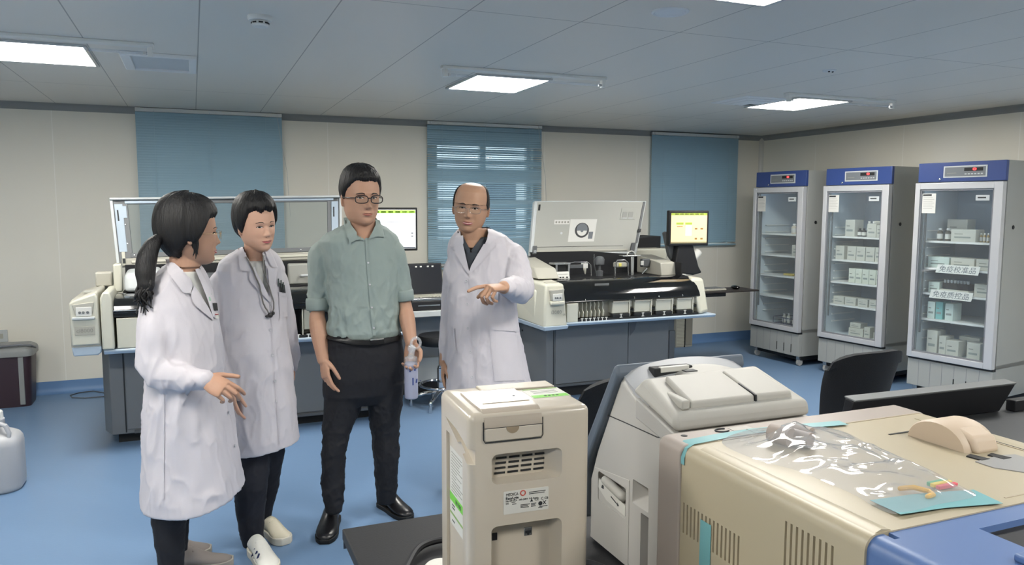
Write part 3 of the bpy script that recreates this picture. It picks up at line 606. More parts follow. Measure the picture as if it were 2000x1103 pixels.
for u in (.075, .30, .5, .62, .8, .92): 
    c = lidpt(u, .165, .011); sub('screw', MB().ell(c, (.006, .004, .006), n=8, m=5), m_chrome, lid)
for v in (.34, .62): c = lidpt(.052, v, .008); sub('screw', MB().ell(c, (.006, .004, .006), n=8, m=5), m_chrome, lid)
# white-screened monitor behind the standing man
Y = 6.36
a, b_ = onY(720, 405, Y), onY(816, 489, Y)
scr = empty('touch_screen_monitor', ((a.x+b_.x)/2, Y+.03, .73), 0, 'black monitor with bright white screen behind the man in the green shirt', 'monitor')
S0 = Vector(scr.location); cx = (a.x+b_.x)/2; w = (b_.x-a.x)/2
case = BS(MB().box(cx-w, cx+w, Y, Y+.045, b_.z, a.z), 'screen_case', m_black, bevel=.007)
m_wscr = M('white_screen', 'F2F3F8', .4, emit=.9); m_gbar = M('green_bar', 'A9D05A', .4, emit=.7)
s_ = BS(MB().box(cx-w+.018, cx+w-.018, Y-.002, Y+.01, b_.z+.02, a.z-.018), 'screen', m_wscr, case)
sc_rect(0, 1, .92, 1, m_gbar, 'green_bar')
for k_ in range(6): sc_rect(.06+k_*.16, .17+k_*.16, .93, .975, M('screen_olive', '4F6A2A', .4, emit=.15), 'menu_word')
sc_rect(.3, .72, .68, .71, M('screen_line', 'C8CAD0', .4, emit=.5), 'diagram'); sc_rect(0, 1, 0, .035, M('screen_slate', '6A6E78', .4, emit=.15), 'status_bar')
for v in (.3, .38): sc_rect(.9, .95, v, v+.03, M('screen_slate', '6A6E78', .4, emit=.15), 'icon')
BS(MB().box(cx-.03, cx+.03, Y+.045, Y+.09, .75, b_.z+.1), 'stand_post', m_black, bevel=.008); BS(MB().box(cx-.11, cx+.11, Y-.02, Y+.14, .73, .745), 'stand_foot', m_black, bevel=.006)
# desk, laptop, stool
D = empty('computer_desk', (1.9, 6.1, 0), 0, 'white topped desk with grey panels between the two analysers', 'desk')
MB().box(-.46, .52, -.36, .46, .685, .73).build('desk_top', m_rim, D, bevel=.004)
MB().box(-.45, .50, -.02, .38, .10, .685).build('modesty_panel', M('panel_grey', '8E9194', .5), D, bevel=.004)
MB().box(-.45, .50, -.04, .38, .0, .10).build('desk_foot', m_dark, D)
MB().box(-.45, .48, -.06, -.02, .10, .30).build('lower_shelf', m_rim, D, bevel=.004)
T = empty('docking_case', (1.72, 5.98, .73), 0, 'flat black case under the open laptop', 'case')
MB().box(-.20, .22, -.20, .14, 0, .075).build('case', m_black, T, bevel=.006)
MB().box(-.12, .06, -.203, -.2, .035, .045).build('bright_slot', m_steel, T)
Lp = empty('laptop', (1.70, 5.97, .805), 0, 'open laptop with dark screen on the desk beside the bald man', 'laptop')
MB().box(-.19, .20, -.18, .10, 0, .02).build('keyboard_base', m_steel, Lp, bevel=.004)
mb = MB()
for i in range(13):
    for j in range(5): mb.box(-.17+i*.0275, -.148+i*.0275, -.10+j*.036, -.072+j*.036, .02, .024)
mb.build('keys', m_ivory, Lp, smooth=0)['kind'] = 'stuff'
sl = MB().hexa([Vector(p) for p in [(-.19, .10, .02), (.20, .10, .02), (.20, .115, .02), (-.19, .115, .02), (-.19, .16, .27), (.20, .16, .27), (.20, .172, .27), (-.19, .172, .27)]]).build('screen_lid', m_black, Lp, bevel=.003)
sl2 = MB().hexa([Vector(p) for p in [(-.18, .101, .035), (.19, .101, .035), (.19, .104, .035), (-.18, .104, .035), (-.18, .155, .26), (.19, .155, .26), (.19, .158, .26), (-.18, .158, .26)]]).build('display', M('dark_display', '15181F', .25, emit=.1), sl)
for xx, zz in ((-.10, .245), (-.02, .245), (.02, .245), (.08, .245), (.12, .245), (-.13, .20)): MB().box(xx-.008, xx+.008, .149-(.26-zz)*.24, .1535-(.26-zz)*.24, zz-.006, zz+.006).build('icon', m_paper, sl2)
St = empty('lab_stool', (1.73, 5.62, 0), 0, 'round black lab stool with chrome footring beside the bald man', 'stool')
MB().lathe([(.10, .485), (.165, .49), (.178, .51), (.178, .54), (.165, .56), (.05, .565)], n=36).build('seat', m_black, St)
MB().lathe([(.028, .11), (.028, .30), (.022, .305), (.022, .315), (.014, .32), (.014, .486)], n=20).build('gas_column', m_chrome, St)
for a in range(5):
    t = 2*PI*a/5+.3; c, s_ = math.cos(t), math.sin(t)
    l = MB().tube([(0, 0, .12), (c*.12, s_*.12, .10), (c*.23, s_*.23, .075)], [.02, .016, .013], 10).build('leg', m_chrome, St)
    MB().tube([(c*.23, s_*.23, .075), (c*.23, s_*.23, .006)], [.010, .014], 10).build('foot', m_chrome, l)
MB().tube([(.16*math.cos(2*PI*i/32), .16*math.sin(2*PI*i/32), .17) for i in range(33)], .010, 8, False).build('footring', m_chrome, St)
# ---------------------------------------------------------------- left edge: bin, socket, cable, jug
B = empty('waste_bin', (-1.36, 6.92, 0), math.radians(0), 'dark maroon waste bin with grey lid at the left edge', 'bin')
mb = MB(); R = []
for z, k in ((0, .88), (.02, .9), (.40, 1.0), (.405, 1.0)): R.append([Vector((x*k, y*k, z)) for x, y in rrect(-.17, .17, -.14, .14, .05, 6)])
mb.rings(R); MBb = mb.build('bin_body', M('maroon_plastic', '3B2C33', .4), B)
mb = MB(); mb.rings([[Vector((x*k, y*k, z)) for x, y in rrect(-.185, .185, -.155, .155, .055, 6)] for z, k in ((.395, 1), (.43, 1), (.45, .96), (.47, .80), (.455, .70))])
ld = mb.build('lid', M('bin_lid_grey', '8B8D8C', .45), B)
MB().box(-.10, .08, -.10, .05, .452, .462).build('swing_flap', M('flap_grey', '73757A', .5), ld, bevel=.004)
MB().tube([(-.17, -.12, .44), (-.15, -.145, .475), (.10, -.15, .487), (.17, -.12, .475), (.185, -.02, .44)], .008, 8).build('lid_handle', M('flap_grey', '73757A', .5), ld)
MB().box(.085, .12, -.147, -.134, .02, .39).build('grey_strip', M('bin_lid_grey', '8B8D8C', .45), B, bevel=.003)
s_ = empty('wall_socket', (-1.46, 7.195, .50), 0, 'white wall socket above the maroon bin at left edge', 'socket')
MB().box(-.05, .05, -.012, 0, -.05, .05).build('plate', m_rim, s_, bevel=.004); MB().box(-.03, .02, -.016, -.012, -.02, .02).build('socket_face', m_ivory2, s_, bevel=.003)
tag(MB().tube([Vector((-.70, 7.0, .005)), Vector((-.82, 7.14, .005)), Vector((-.92, 7.12, .005)), Vector((-.975, 7.04, .005)), Vector((-.95, 6.95, .005)), Vector((-.85, 6.90, .005)), Vector((-.60, 6.90, .005)), Vector((-.4, 6.9, .005))], .004, 8).build('floor_cable', m_dgrey2), 'thin grey cable looping on the floor left of the left analyser', 'cable')
J = empty('plastic_jug', (-1.05, 4.86, 0), 0, 'large translucent white plastic jug cut by the left edge', 'jug')
m_jug = M('jug_white', 'AEB0B4', .4, spec=.4)
mb = MB(); mb.rings([[Vector((x*k, y*k, z)) for x, y in rrect(-.135, .135, -.135, .135, .09, 8)] for z, k in ((0, .92), (.012, .98), (.03, 1), (.25, 1), (.275, .97), (.295, .88), (.31, .72), (.32, .55), (.345, .46))])
MBj = mb.build('jug_body', m_jug, J, smooth=70)
MB().lathe([(.055, .345), (.058, .35), (.058, .385), (.054, .39)], n=32).build('neck_ring', m_jug, J)
mb = MB(); K = 40; mb.rings([[Vector(((.05+(.002 if j % 2 else 0))*k*math.cos(2*PI*j/K), (.05+(.002 if j % 2 else 0))*k*math.sin(2*PI*j/K), z)) for j in range(K)] for z, k in ((.39, 1), (.425, .98), (.43, .9))]); mb.build('screw_cap', m_white, J)
MB().tube([(.05, -.06, .37), (.075, -.075, .36), (.09, -.08, .32), (.085, -.085, .29)], .012, 10).build('handle', m_jug, J)
# ================================================================ FRIDGES
def cut(o, cutters):
    """carve recesses out of an object and bake the result into its mesh"""
    cs = []
    for c in cutters:
        co = bpy.data.objects.new('cutter', c.mesh('cutter')); COL.objects.link(co); co.parent = o.parent; cs.append(co)
        co.matrix_parent_inverse = o.matrix_parent_inverse.copy(); co.location = o.location; co.rotation_euler = o.rotation_euler
        md = o.modifiers.new('cut', 'BOOLEAN'); md.operation = 'DIFFERENCE'; md.object = co; md.solver = 'EXACT'
    bpy.context.view_layer.update(); dg = bpy.context.evaluated_depsgraph_get()
    me = bpy.data.meshes.new_from_object(o.evaluated_get(dg)); o.modifiers.clear(); me.name = o.name; o.data = me
    for co in cs: bpy.data.objects.remove(co)
    smooth_by_angle(me, 30); return o
m_fgrey = M('fridge_grey', '9C9E9A', .4, bump=.02, bscale=200); m_silver = M('door_silver', 'C3C4C6', .32, metal=.25); m_navy = M('navy_band', '33477E', .35)
m_inner = M('fridge_liner', 'C4CDD2', .45); m_glassd = glassmat('door_glass', (.93, .96, .97), 1.3, .02, .035); m_back = M('fridge_back', 'A7B4BE', .4)
m_red = M('red_led', 'FF3A3A', .4, emit=5); m_panel = M('panel_slate', '6F7478', .4)
def fridge(cx, cy, a, lab, side_hole=True):
    F = empty('display_fridge', (cx, cy, 0), -PI/2+a, lab, 'fridge', 'glass door fridges along the right wall')
    w, d, z0, z1 = .333, .56, .10, 1.895
    mb = MB(); t = .03
    mb.prism([(-w, 0.02), (-w, d), (w, d), (w, 0.02), (w-t, .02), (w-t, d-.04), (-w+t, d-.04), (-w+t, .02)], 'z', .33, 1.74)
    c = mb.build('cabinet', m_fgrey, F, smooth=30)
    MB().box(-w, w, .02, d, 1.74, z1).build('top_box', m_fgrey, c); MB().box(-w, w, .02, d, z0, .36).build('base_box', m_fgrey, c)
    MB().box(-w+t, w-t, d-.045, d-.04, .36, 1.74).build('back_liner', m_back, c); MB().box(-w+t, -w+t+.004, .03, d-.04, .36, 1.74).build('side_liner', m_inner, c)
    MB().box(w-t-.004, w-t, .03, d-.04, .36, 1.74).build('side_liner', m_inner, c); MB().box(-w+t, w-t, .03, d-.04, .36, .365).build('floor_liner', m_inner, c)
    MB().box(-w+t, w-t, .03, d-.04, 1.73, 1.74).build('ceiling_liner', m_inner, c)
    MB().box(-w+.05, w-.05, .035, .055, 1.718, 1.729).build('added_lamp_strip', M('added_lamp_glow', 'DDEBFF', .4, emit=4), c)  # glowing strip added under the fridge ceiling to brighten the contents
    for s in (-1, 1):
        for j in range(14): MB().box(s*(w-t-.004)-(.012 if s > 0 else 0), s*(w-t-.004)+(0 if s > 0 else .012), .10, .42, .47+j*.068, .478+j*.068).build('shelf_rib', m_white, c)
    band = MB().box(-w, w, -.012, .02, 1.745, z1).build('blue_band', m_navy, F, bevel=.004)
    pf = MB().box(-.13, .20, -.016, -.012, 1.775, 1.865).build('control_panel', m_rim, band, bevel=.002)
    MB().box(-.118, .188, -.0175, -.016, 1.785, 1.855).build('panel_face', m_panel, pf)
    MB().box(.03, .17, -.0182, -.0175, 1.822, 1.848).build('display_window', m_dark, pf)
    rg = MB(); K = 20; R = [[Vector((.115+.016*math.cos(2*PI*i/K), -.0186-.001*(r_ > .5), 1.836+.009*math.sin(2*PI*i/K))) * 1 for i in range(K)] for r_ in (0, 1)]
    MB().tube([(.108+.011*math.cos(2*PI*i/14), -.0192, 1.836+.007*math.sin(2*PI*i/14)) for i in range(15)], .003, 6, False).build('red_digit', m_red, pf)
    for i in range(6): MB().box(.035+i*.024, .05+i*.024, -.0185, -.0175, 1.797, 1.805).build('panel_key', m_rim, pf)
    MB().box(-.10, -.03, -.018, -.0175, 1.808, 1.812).build('panel_text', m_faint, pf)
    MB().lathe([(.008, 0), (.008, .006), (.005, .008)], (-.155, -.012, 1.765), 14, Matrix.Rotation(PI/2, 3, 'X')).build('key_lock', m_chrome, band)
    # door
    zb, zt = .335, 1.738; D = MB(); wl, wr, wt, wbm = .040, .062, .050, .045
    y0, y1 = -.045, .005
    D.box(-w, -w+wl, y0, y1, zb, zt); D.box(w-wr, w, y0, y1, zb, zt); D.box(-w+wl, w-wr, y0, y1, zt-wt, zt); D.box(-w+wl, w-wr, y0, y1, zb, zb+wbm)
    door = D.build('door', m_silver, F, bevel=.003)
    MB().box(-w+wl, w-wr, -.030, -.024, zb+wbm, zt-wt).build('glass_pane', m_glassd, door)
    g = MB(); q = .012
    g.box(-w+wl, -w+wl+q, -.036, -.020, zb+wbm, zt-wt); g.box(w-wr-q, w-wr, -.036, -.020, zb+wbm, zt-wt); g.box(-w+wl, w-wr, -.036, -.020, zt-wt-q, zt-wt); g.box(-w+wl, w-wr, -.036, -.020, zb+wbm, zb+wbm+q)
    g.build('door_gasket', M('gasket_grey', '7D7F84', .5), door)
    MB().box(-w+wl+.02, -w+wl+.03, .006, .02, zb+.2, zt-.2).build('inner_handle_rail', m_dgrey, door)
    MB().box(-w, w, -.02, .02, .318, .335).build('door_gap_strip', m_seam, F)
    n = MB().box(-w+wl+.015, -w+wl+.125, -.032, -.030, 1.50, 1.655).build('energy_label', m_paper, door)
    MB().box(-w+wl+.02, -w+wl+.09, -.0328, -.032, 1.636, 1.65).build('label_header', m_ink, n)
    for i in range(7): MB().box(-w+wl+.024, -w+wl+(.112 if i % 2 else .098), -.0325, -.032, 1.622-i*.0145, 1.624-i*.0145).build('label_line', m_faint, n)
    n = MB().box(w-wr-.135, w-wr-.035, -.032, -.030, 1.598, 1.64).build('badge', m_rim, door, bevel=.002)
    MB().box(w-wr-.12, w-wr-.06, -.0328, -.032, 1.616, 1.626).build('badge_mark', m_ink, n)
    # grille
    gr = MB().box(-w, w, -.022, .02, z0, .316).build('base_panel', m_fgrey, F, bevel=.003)
    for i in range(1, 7):
        x = -w+i*.095; MB().box(x-.0015, x+.0015, -.0232, -.022, z0+.004, .312).build('panel_groove', M('groove_grey', '84868A', .5), gr)
        if i in (4, 5, 6): MB().box(x-.004, x+.004, -.0245, -.022, z0+.03, .21).build('vent_slot', m_dark, gr)
    MB().box(-w+.02, w-.02, .04, d-.02, .055, z0).build('undercarriage', m_dark, F)
    for sx in (-1, 1):
        for yy in (.03, d-.06):
            cst = MB().box(sx*(w-.045)-.02, sx*(w-.045)+.02, yy-.015, yy+.03, .06, z0).build('caster', m_steel, F, bevel=.004)
            MB().lathe([(.02, -.012), (.032, -.012), (.034, -.006), (.034, .006), (.032, .012), (.02, .012)], (sx*(w-.045), yy+.01, .034), 20, Matrix.Rotation(PI/2, 3, 'Y')).build('wheel', M('caster_wheel', 'B9B7B2', .4), cst)
    for z in SHELF[1:]:
        s = MB(); s.box(-w+t+.006, w-t-.006, .045, .055, z-.016, z); s.box(-w+t+.006, w-t-.006, .05, d-.06, z-.006, z)
        s.build('shelf', m_white, F)
    if side_hole: MB().lathe([(.014, 0), (.016, .003), (.012, .006)], (w, .13, 1.40), 16, Matrix.Rotation(PI/2, 3, 'Y')).build('port_cap', m_black, F)
    return F
SHELF = [.366, .65, .86, 1.065, 1.28]
F1 = fridge(5.38, 6.05, math.radians(2.5), 'upright glass door fridge in the back corner, nearly empty, left of three')
F2 = fridge(5.48, 5.185, math.radians(6.5), 'middle upright glass door fridge full of small white boxes')
F3 = fridge(5.47, 4.185, math.radians(8.5), 'upright glass door fridge nearest the right edge, with handwritten shelf signs')
m_box = M('carton_white', 'C4C3B8', .55); m_boxg = M('carton_green_white', 'C9D6CF', .55); m_brown = M('amber_glass', '6A3A22', .25); m_print = M('carton_print', '8E948F', .6)
m_cyan = M('carton_cyan', '7FB7B4', .5)
def place(F, x, y, z): return F.matrix_world @ Vector((x, y, z)) if False else Matrix.Translation(F.location) @ Matrix.Rotation(F.rotation_euler.z, 4, 'Z') @ Vector((x, y, z))
def carton(F, x, y, z, sx, sy, sz, lab, group, mat=None, turn=0, flap=None):
    o = empty('reagent_box', place(F, x, y, z+.0005), F.rotation_euler.z+turn, lab, 'box', group)
    b = MB().box(-sx/2, sx/2, -sy/2, sy/2, 0, sz).build('carton', mat or m_box, o, bevel=.0015, seg=1)
    f = MB().box(-sx*.36, sx*.30, -sy/2-.0006, -sy/2, sz*.30, sz*.42).build('printed_band', m_print, o)
    MB().box(-sx*.36, -sx*.02, -sy/2-.0006, -sy/2, sz*.60, sz*.66).build('printed_line', m_faint, o)
    MB().box(-sx/2+.001, sx/2-.001, -.0008, .0008, sz, sz+.0005).build('lid_seam', m_faint, o)
    return o
def bottle(F, x, y, z, r, h, mat, lab, group, cap=None, name='reagent_bottle'):
    o = empty(name, place(F, x, y, z+.0005), F.rotation_euler.z, lab, 'bottle', group)
    MB().lathe([(r*.9, 0), (r, .004), (r, h*.66), (r*.85, h*.74), (r*.45, h*.80), (r*.45, h*.84)], n=20).build('bottle_body', mat, o)
    MB().lathe([(r*.55, h*.84), (r*.58, h*.85), (r*.58, h*.98), (r*.5, h)], n=20).build('cap', cap or m_white, o)
    MB().lathe([(r*1.01, h*.15), (r*1.02, h*.16), (r*1.02, h*.55), (r*1.01, h*.56)], n=20, caps=False).build('label', m_paper, o)
    return o
ORD = ['first', 'second', 'third', 'fourth', 'fifth', 'sixth', 'seventh']
# left fridge
bottle(F1, .10, .10, SHELF[4], .030, .10, M('cream_bottle', 'CFC5B2', .4), 'cream bottle at the right of the top shelf in the corner fridge', 'bottles in the corner fridge')
bottle(F1, .165, .11, SHELF[4], .032, .125, m_brown, 'tall brown bottle beside the cream one in the corner fridge', 'bottles in the corner fridge', m_white)
bottle(F1, .235, .11, SHELF[4], .030, .12, M('orange_brown', '8A5A38', .3), 'orange brown bottle rightmost on the top shelf of the corner fridge', 'bottles in the corner fridge', m_white)
carton(F1, .195, .12, SHELF[3], .14, .14, .11, 'single white carton on the second shelf of the corner fridge', 'boxes in the corner fridge')
MBt = MB().box(-.06, .06, -.04, .04, 0, .018).build('yellow_packet', M('yellow_pack', 'C6B25A', .5), None, bevel=.006, loc=place(F1, .02, .15, SHELF[2]+.001)); MBt.rotation_euler.z = F1.rotation_euler.z; tag(MBt, 'flat yellow packet lying on the third shelf of the corner fridge', 'packet')
Bk = empty('wire_basket', place(F1, .03, .17, SHELF[0]), F1.rotation_euler.z, 'navy wire basket at the bottom of the corner fridge', 'basket')
m_navw = M('navy_wire', '2B3350', .4)
mb = MB()
for z in (.005, .07):
    mb.tube([(-.14, -.10, z), (.14, -.10, z), (.14, .10, z), (-.14, .10, z), (-.14, -.10, z)], .005, 6, False)
mb.build('rim_wire', m_navw, Bk); mb = MB()
for i in range(9): mb.box(-.14+i*.035-.002, -.14+i*.035+.002, -.10, .10, 0, .005)
mb.build('floor_wire', m_navw, Bk)
for x, y in ((-.14, -.10), (.14, -.10), (.14, .10), (-.14, .10), (0, -.1)): MB().tube([(x, y, .005), (x, y, .07)], .004, 6).build('corner_post', m_navw, Bk)
for i, (x, h) in enumerate(((-.09, .09), (-.03, .10), (.04, .06))):
    o = bottle(F1, .03+x, .17, SHELF[0]+.007, .018, h, m_box, '%s small pale vial standing in the navy wire basket' % ORD[i], 'vials in the wire basket')
# middle fridge
carton(F2, -.125, .14, SHELF[4], .10, .12, .15, 'tall white carton at the left of the top shelf, middle fridge', 'boxes in the middle fridge')
for i, x in enumerate((-.05, -.005, .045)):
    bottle(F2, x, .12, SHELF[4], .019, .075+.012*(i == 2), m_black, '%s small black bottle from the left on the top shelf, middle fridge' % ORD[i], 'black bottles in the middle fridge', m_black)
for i, x in enumerate((-.03, .015)):
    bottle(F2, x, .22, SHELF[4], .018, .14, M('clear_bottle', 'B9C2C6', .2), '%s tall pale bottle behind the black ones, middle fridge' % ORD[i], 'pale bottles in the middle fridge')
for i, (x, h, w_) in enumerate(((.12, .12, .09), (.205, .11, .075))):
    carton(F2, x, .12, SHELF[4], w_, .14, h, '%s white carton from the right group, top shelf of the middle fridge' % ORD[i], 'boxes in the middle fridge')
carton(F2, .15, .16, SHELF[4]+.122, .12, .08, .022, 'thin white carton lying across the two boxes, middle fridge top shelf', 'boxes in the middle fridge')
for i, x in enumerate((-.215, -.09, .005, .10, .195)):
    carton(F2, x, .13, SHELF[3], .09, .12, .125, '%s white carton from the left on the second shelf, middle fridge' % ORD[i], 'boxes in the middle fridge')
for i in range(5):
    carton(F2, -.075+i*.070, .13, SHELF[2], .066, .12, .13, '%s pale carton from the left on the third shelf, middle fridge' % ORD[i], 'boxes in the middle fridge', M('carton_pale', 'CFD3C4', .55))
for i, (x, w_) in enumerate(((-.205, .115), (-.08, .115), (.05, .10), (.165, .10))):
    carton(F2, x, .13, SHELF[1], w_, .12, .07, '%s low white carton from the left on the fourth shelf, middle fridge' % ORD[i], 'boxes in the middle fridge')
carton(F2, -.03, .16, SHELF[0], .15, .12, .075, 'wide carton at the bottom of the middle fridge, under another', 'boxes in the middle fridge')
carton(F2, -.045, .16, SHELF[0]+.077, .11, .10, .045, 'carton stacked on top of the wide one, bottom of the middle fridge', 'boxes in the middle fridge')
carton(F2, .085, .15, SHELF[0], .06, .10, .10, 'narrow carton right of the stack, bottom of the middle fridge', 'boxes in the middle fridge')
carton(F2, .175, .17, SHELF[0], .09, .08, .06, 'small carton at the right of the bottom, middle fridge', 'boxes in the middle fridge')
# near fridge
for i, x in enumerate((-.20, -.135)):
    bottle(F3, x, .11, SHELF[4], .022, .10, M('tan_bottle', '9A8460' if i else '4A4438', .35), '%s dark bottle at the left of the top shelf, near fridge' % ORD[i], 'bottles in the near fridge')
carton(F3, .01, .12, SHELF[4], .19, .12, .095, 'wide white carton in the middle of the top shelf, near fridge', 'boxes in the near fridge')
carton(F3, -.14, .30, SHELF[4], .16, .12, .17, 'tall carton behind the dark bottles, near fridge top shelf', 'boxes in the near fridge')
carton(F3, .18, .30, SHELF[4], .12, .12, .14, 'tall carton at the back right of the top shelf, near fridge', 'boxes in the near fridge')
for i in range(6):
    bottle(F3, .125+i*.026, .10, SHELF[4], .010, .07, M('tan_bottle2', 'A8946A', .35), '%s small tan vial from the left in the row on the top shelf, near fridge' % ORD[i], 'vials in the near fridge')
for i, (x, w_) in enumerate(((-.185, .17), (.005, .18), (.19, .16))):
    carton(F3, x, .15, SHELF[3], w_, .14, .085, '%s low wide carton from the left on the second shelf, near fridge' % ORD[i], 'boxes in the near fridge', m_boxg if i == 0 else None)
carton(F3, -.215, .15, SHELF[2], .09, .12, .085, 'small pale carton at the left of the third shelf, near fridge', 'boxes in the near fridge', m_boxg)
carton(F3, .185, .15, SHELF[2], .16, .13, .10, 'white carton at the right of the third shelf, near fridge', 'boxes in the near fridge')
Rk = empty('vial_rack', place(F3, -.05, .15, SHELF[2]+.001), F3.rotation_euler.z, 'dark rack of small capped vials on a tray, third shelf of the near fridge', 'rack')
MB().box(-.112, .112, -.07, .07, 0, .035).build('white_tray', m_box, Rk, bevel=.003); MB().box(-.10, .10, -.05, .05, .036, .085).build('dark_rack', m_black, Rk, bevel=.003)
for i in range(8): MB().lathe([(.009, .085), (.010, .088), (.010, .108), (.008, .110)], (-.09+i*.0255, -.03, 0), 12).build('vial_cap', m_rim, Rk)
for i, (x, w_, h) in enumerate(((-.215, .06, .135), (-.15, .055, .14), (-.07, .065, .135))):
    carton(F3, x, .13, SHELF[1], w_, .12, h, '%s upright pale green carton from the left on the fourth shelf, near fridge' % ORD[i], 'boxes in the near fridge', m_cyan if i == 1 else m_boxg)
for i, (x, w_, h) in enumerate(((-.20, .085, .185), (-.115, .055, .15), (-.035, .10, .125), (.13, .10, .13))):
    carton(F3, x, .14, SHELF[0], w_, .12, h, '%s tall white carton from the left at the bottom of the near fridge' % ORD[i], 'boxes in the near fridge')
carton(F3, .02, .27, SHELF[0], .16, .10, .15, 'wide carton behind the others at the bottom of the near fridge', 'boxes in the near fridge')
for z, s, lab, x in ((SHELF[3], '免疫校准品', 'slanted white paper sign on the second shelf edge, near fridge', .0), (SHELF[2], '免疫质控品', 'slanted white paper sign on the third shelf edge, near fridge', -.04)):
    o = empty('shelf_sign', place(F3, x, .034, z-.005), F3.rotation_euler.z, lab, 'sign', 'paper signs in the near fridge')
    MB().hexa([Vector(p) for p in [(-.165, -.022, -.03), (.165, -.022, -.03), (.165, -.020, -.03), (-.165, -.020, -.03), (-.165, .008, .035), (.165, .008, .035), (.165, .010, .035), (-.165, .010, .035)]]).build('paper_strip', m_paper, o)
    text('handwriting', s, .058, M('marker_grey', '5A5F66', .6), o, (0, -.009, -.001), (math.radians(66), 0, 0), .0003)
# ================================================================ FRONT TABLE, DESK, CHAIRS
m_tab = M('black_tabletop', '141518', .6, bump=.05, bscale=220, vary=.1, vscale=40); m_tab2 = M('black_edge', '3A3F4A', .4)
T = empty('instrument_table', (1.1, 1.2, 0), 0, 'black topped table in the foreground carrying the ivory devices', 'table')
MB().prism([(.315-1.1, 1.86-1.2), (.315-1.1, .2-1.2), (1.7-1.1, .2-1.2), (1.7-1.1, 1.86-1.2)], 'z', .722, .75).build('table_top', m_tab, T, bevel=.003)
MB().box(-.783, .598, .655, .6585, .70, .724).build('edge_band', m_tab2, T)
for x, y in ((-.72, .60), (.54, .60), (-.72, -.94), (.54, -.94)): MB().box(x-.025, x+.025, y-.025, y+.025, 0, .722).build('leg', m_dgrey2, T, bevel=.003)
T = empty('low_rimmed_desk', (2.35, 1.3, 0), 0, 'dark desk with raised rims behind the large beige device at right', 'desk')
MB().box(-.62, 1.2, -.9, .82, .70, .745).build('desk_top', M('charcoal_top', '3B3D3F', .5), T, bevel=.003)
MB().box(.62, 1.2, .68, .72, .745, .79).build('side_rim', m_black, T, bevel=.004)
MB().box(1.10, 1.2, -.9, .68, .745, .80).build('side_rim', m_black, T, bevel=.004)
for x, y in ((-.55, .74), (1.1, .74), (-.55, -.8), (1.1, -.8)): MB().box(x-.03, x+.03, y-.03, y+.03, 0, .70).build('leg', m_dgrey2, T)
Mn = empty('flat_black_screen', (2.56, 2.03, .747), math.radians(-2), 'long black flat screen seen from its top edge at the desk back', 'screen')
MB().hexa([Vector(p) for p in [(-.42, -.01, 0), (.36, -.01, 0), (.36, .02, 0), (-.42, .02, 0), (-.42, -.05, .115), (.385, -.05, .115), (.385, -.005, .12), (-.42, -.005, .12)]]).build('screen_panel', m_black, Mn, bevel=.004)
MB().hexa([Vector(p) for p in [(-.42, -.052, .115), (.385, -.052, .115), (.385, -.003, .12), (-.42, -.003, .12), (-.42, -.054, .122), (.387, -.054, .122), (.387, -.001, .127), (-.42, -.001, .127)]]).build('top_edge', M('edge_grey', '6B6D6E', .4), Mn, bevel=.002)
Cl = tag(MB().hexa([Vector(p) for p in [(0, 0, 0), (.10, 0, 0), (.10, .03, 0), (0, .03, 0), (0, .005, .012), (.10, .005, .012), (.10, .025, .012), (0, .025, .012)]]).build('metal_clip', m_chrome, None, bevel=.003, loc=(1.95, 1.25, .746)), 'small shiny metal clip on the charcoal desk at the right edge', 'clip')
def office_chair(x, y, rz, w, top, lab):
    Cc = empty('office_chair', (x, y, 0), rz, lab, 'chair', 'black mesh office chairs'); m_mesh = M('chair_mesh', '191B1F', .75, bump=.3, bscale=400); m_fr = M('chair_frame', '101114', .4)
    # backrest: curved rounded panel facing -y (towards the desk)
    n, mrow = 14, 12; front, back = [], []
    for k in range(mrow+1):
        v = k/mrow; z = .52+(top-.52)*v; ring = []
        hw = w/2*(.80+.20*min(1, v*1.4))*(1 if v < .93 else 1-.06*(v-.93)/.07)
        for side in (0, 1):
            for j in range(n+1):
                u = (j/n*2-1)*(1 if side == 0 else -1); yb = .20+.05*(v-.2)**2*2+.055*(1-u*u)*1.0-(.055)
                edge = 1-(abs(u)**6)*.9
                zz = z-(.035*(abs(u)**4) if v > .9 else 0)
                ring.append(Vector((hw*u, yb+(.012*edge+.003)*(1 if side else -1), zz)))
        front.append(ring)
    MB().rings(front).build('backrest', m_mesh, Cc, smooth=60)
    MB().ell((0, 0, .47), (.25, .24, .045)).build('seat', m_mesh, Cc)
    MB().tube([(0, .17, .56), (0, .22, .50), (0, .16, .43), (0, .05, .42)], [.02, .025, .025, .02], 10).build('back_bracket', m_fr, Cc)
    for s in (-1, 1): MB().tube([(s*.27, .06, .44), (s*.29, .05, .62), (s*.29, -.02, .66), (s*.29, -.14, .66)], .018, 8).build('armrest', m_fr, Cc)
    MB().lathe([(.03, .10), (.03, .30), (.02, .31), (.02, .44)], n=18).build('gas_column', m_chrome, Cc)
    for a in range(5):
        t = 2*PI*a/5; c, s_ = math.cos(t), math.sin(t)
        l = MB().tube([(0, 0, .11), (c*.28, s_*.28, .075)], [.03, .02], 10).build('leg', m_fr, Cc)
        MB().lathe([(.02, -.02), (.028, -.018), (.028, .018), (.02, .02)], (c*.28, s_*.28, .029), 16, Matrix.Rotation(PI/2, 3, 'X')).build('caster', m_fr, l)
    return Cc
_c = atD(1692, 700, 3.2); office_chair(_c.x-.01, _c.y+.20, math.radians(183), .43, .96, 'black mesh office chair behind the dark desk, facing away to the fridges')
office_chair(1.37, 2.60, math.radians(200), .46, .945, 'black office chair half hidden behind the grey blood analyser')
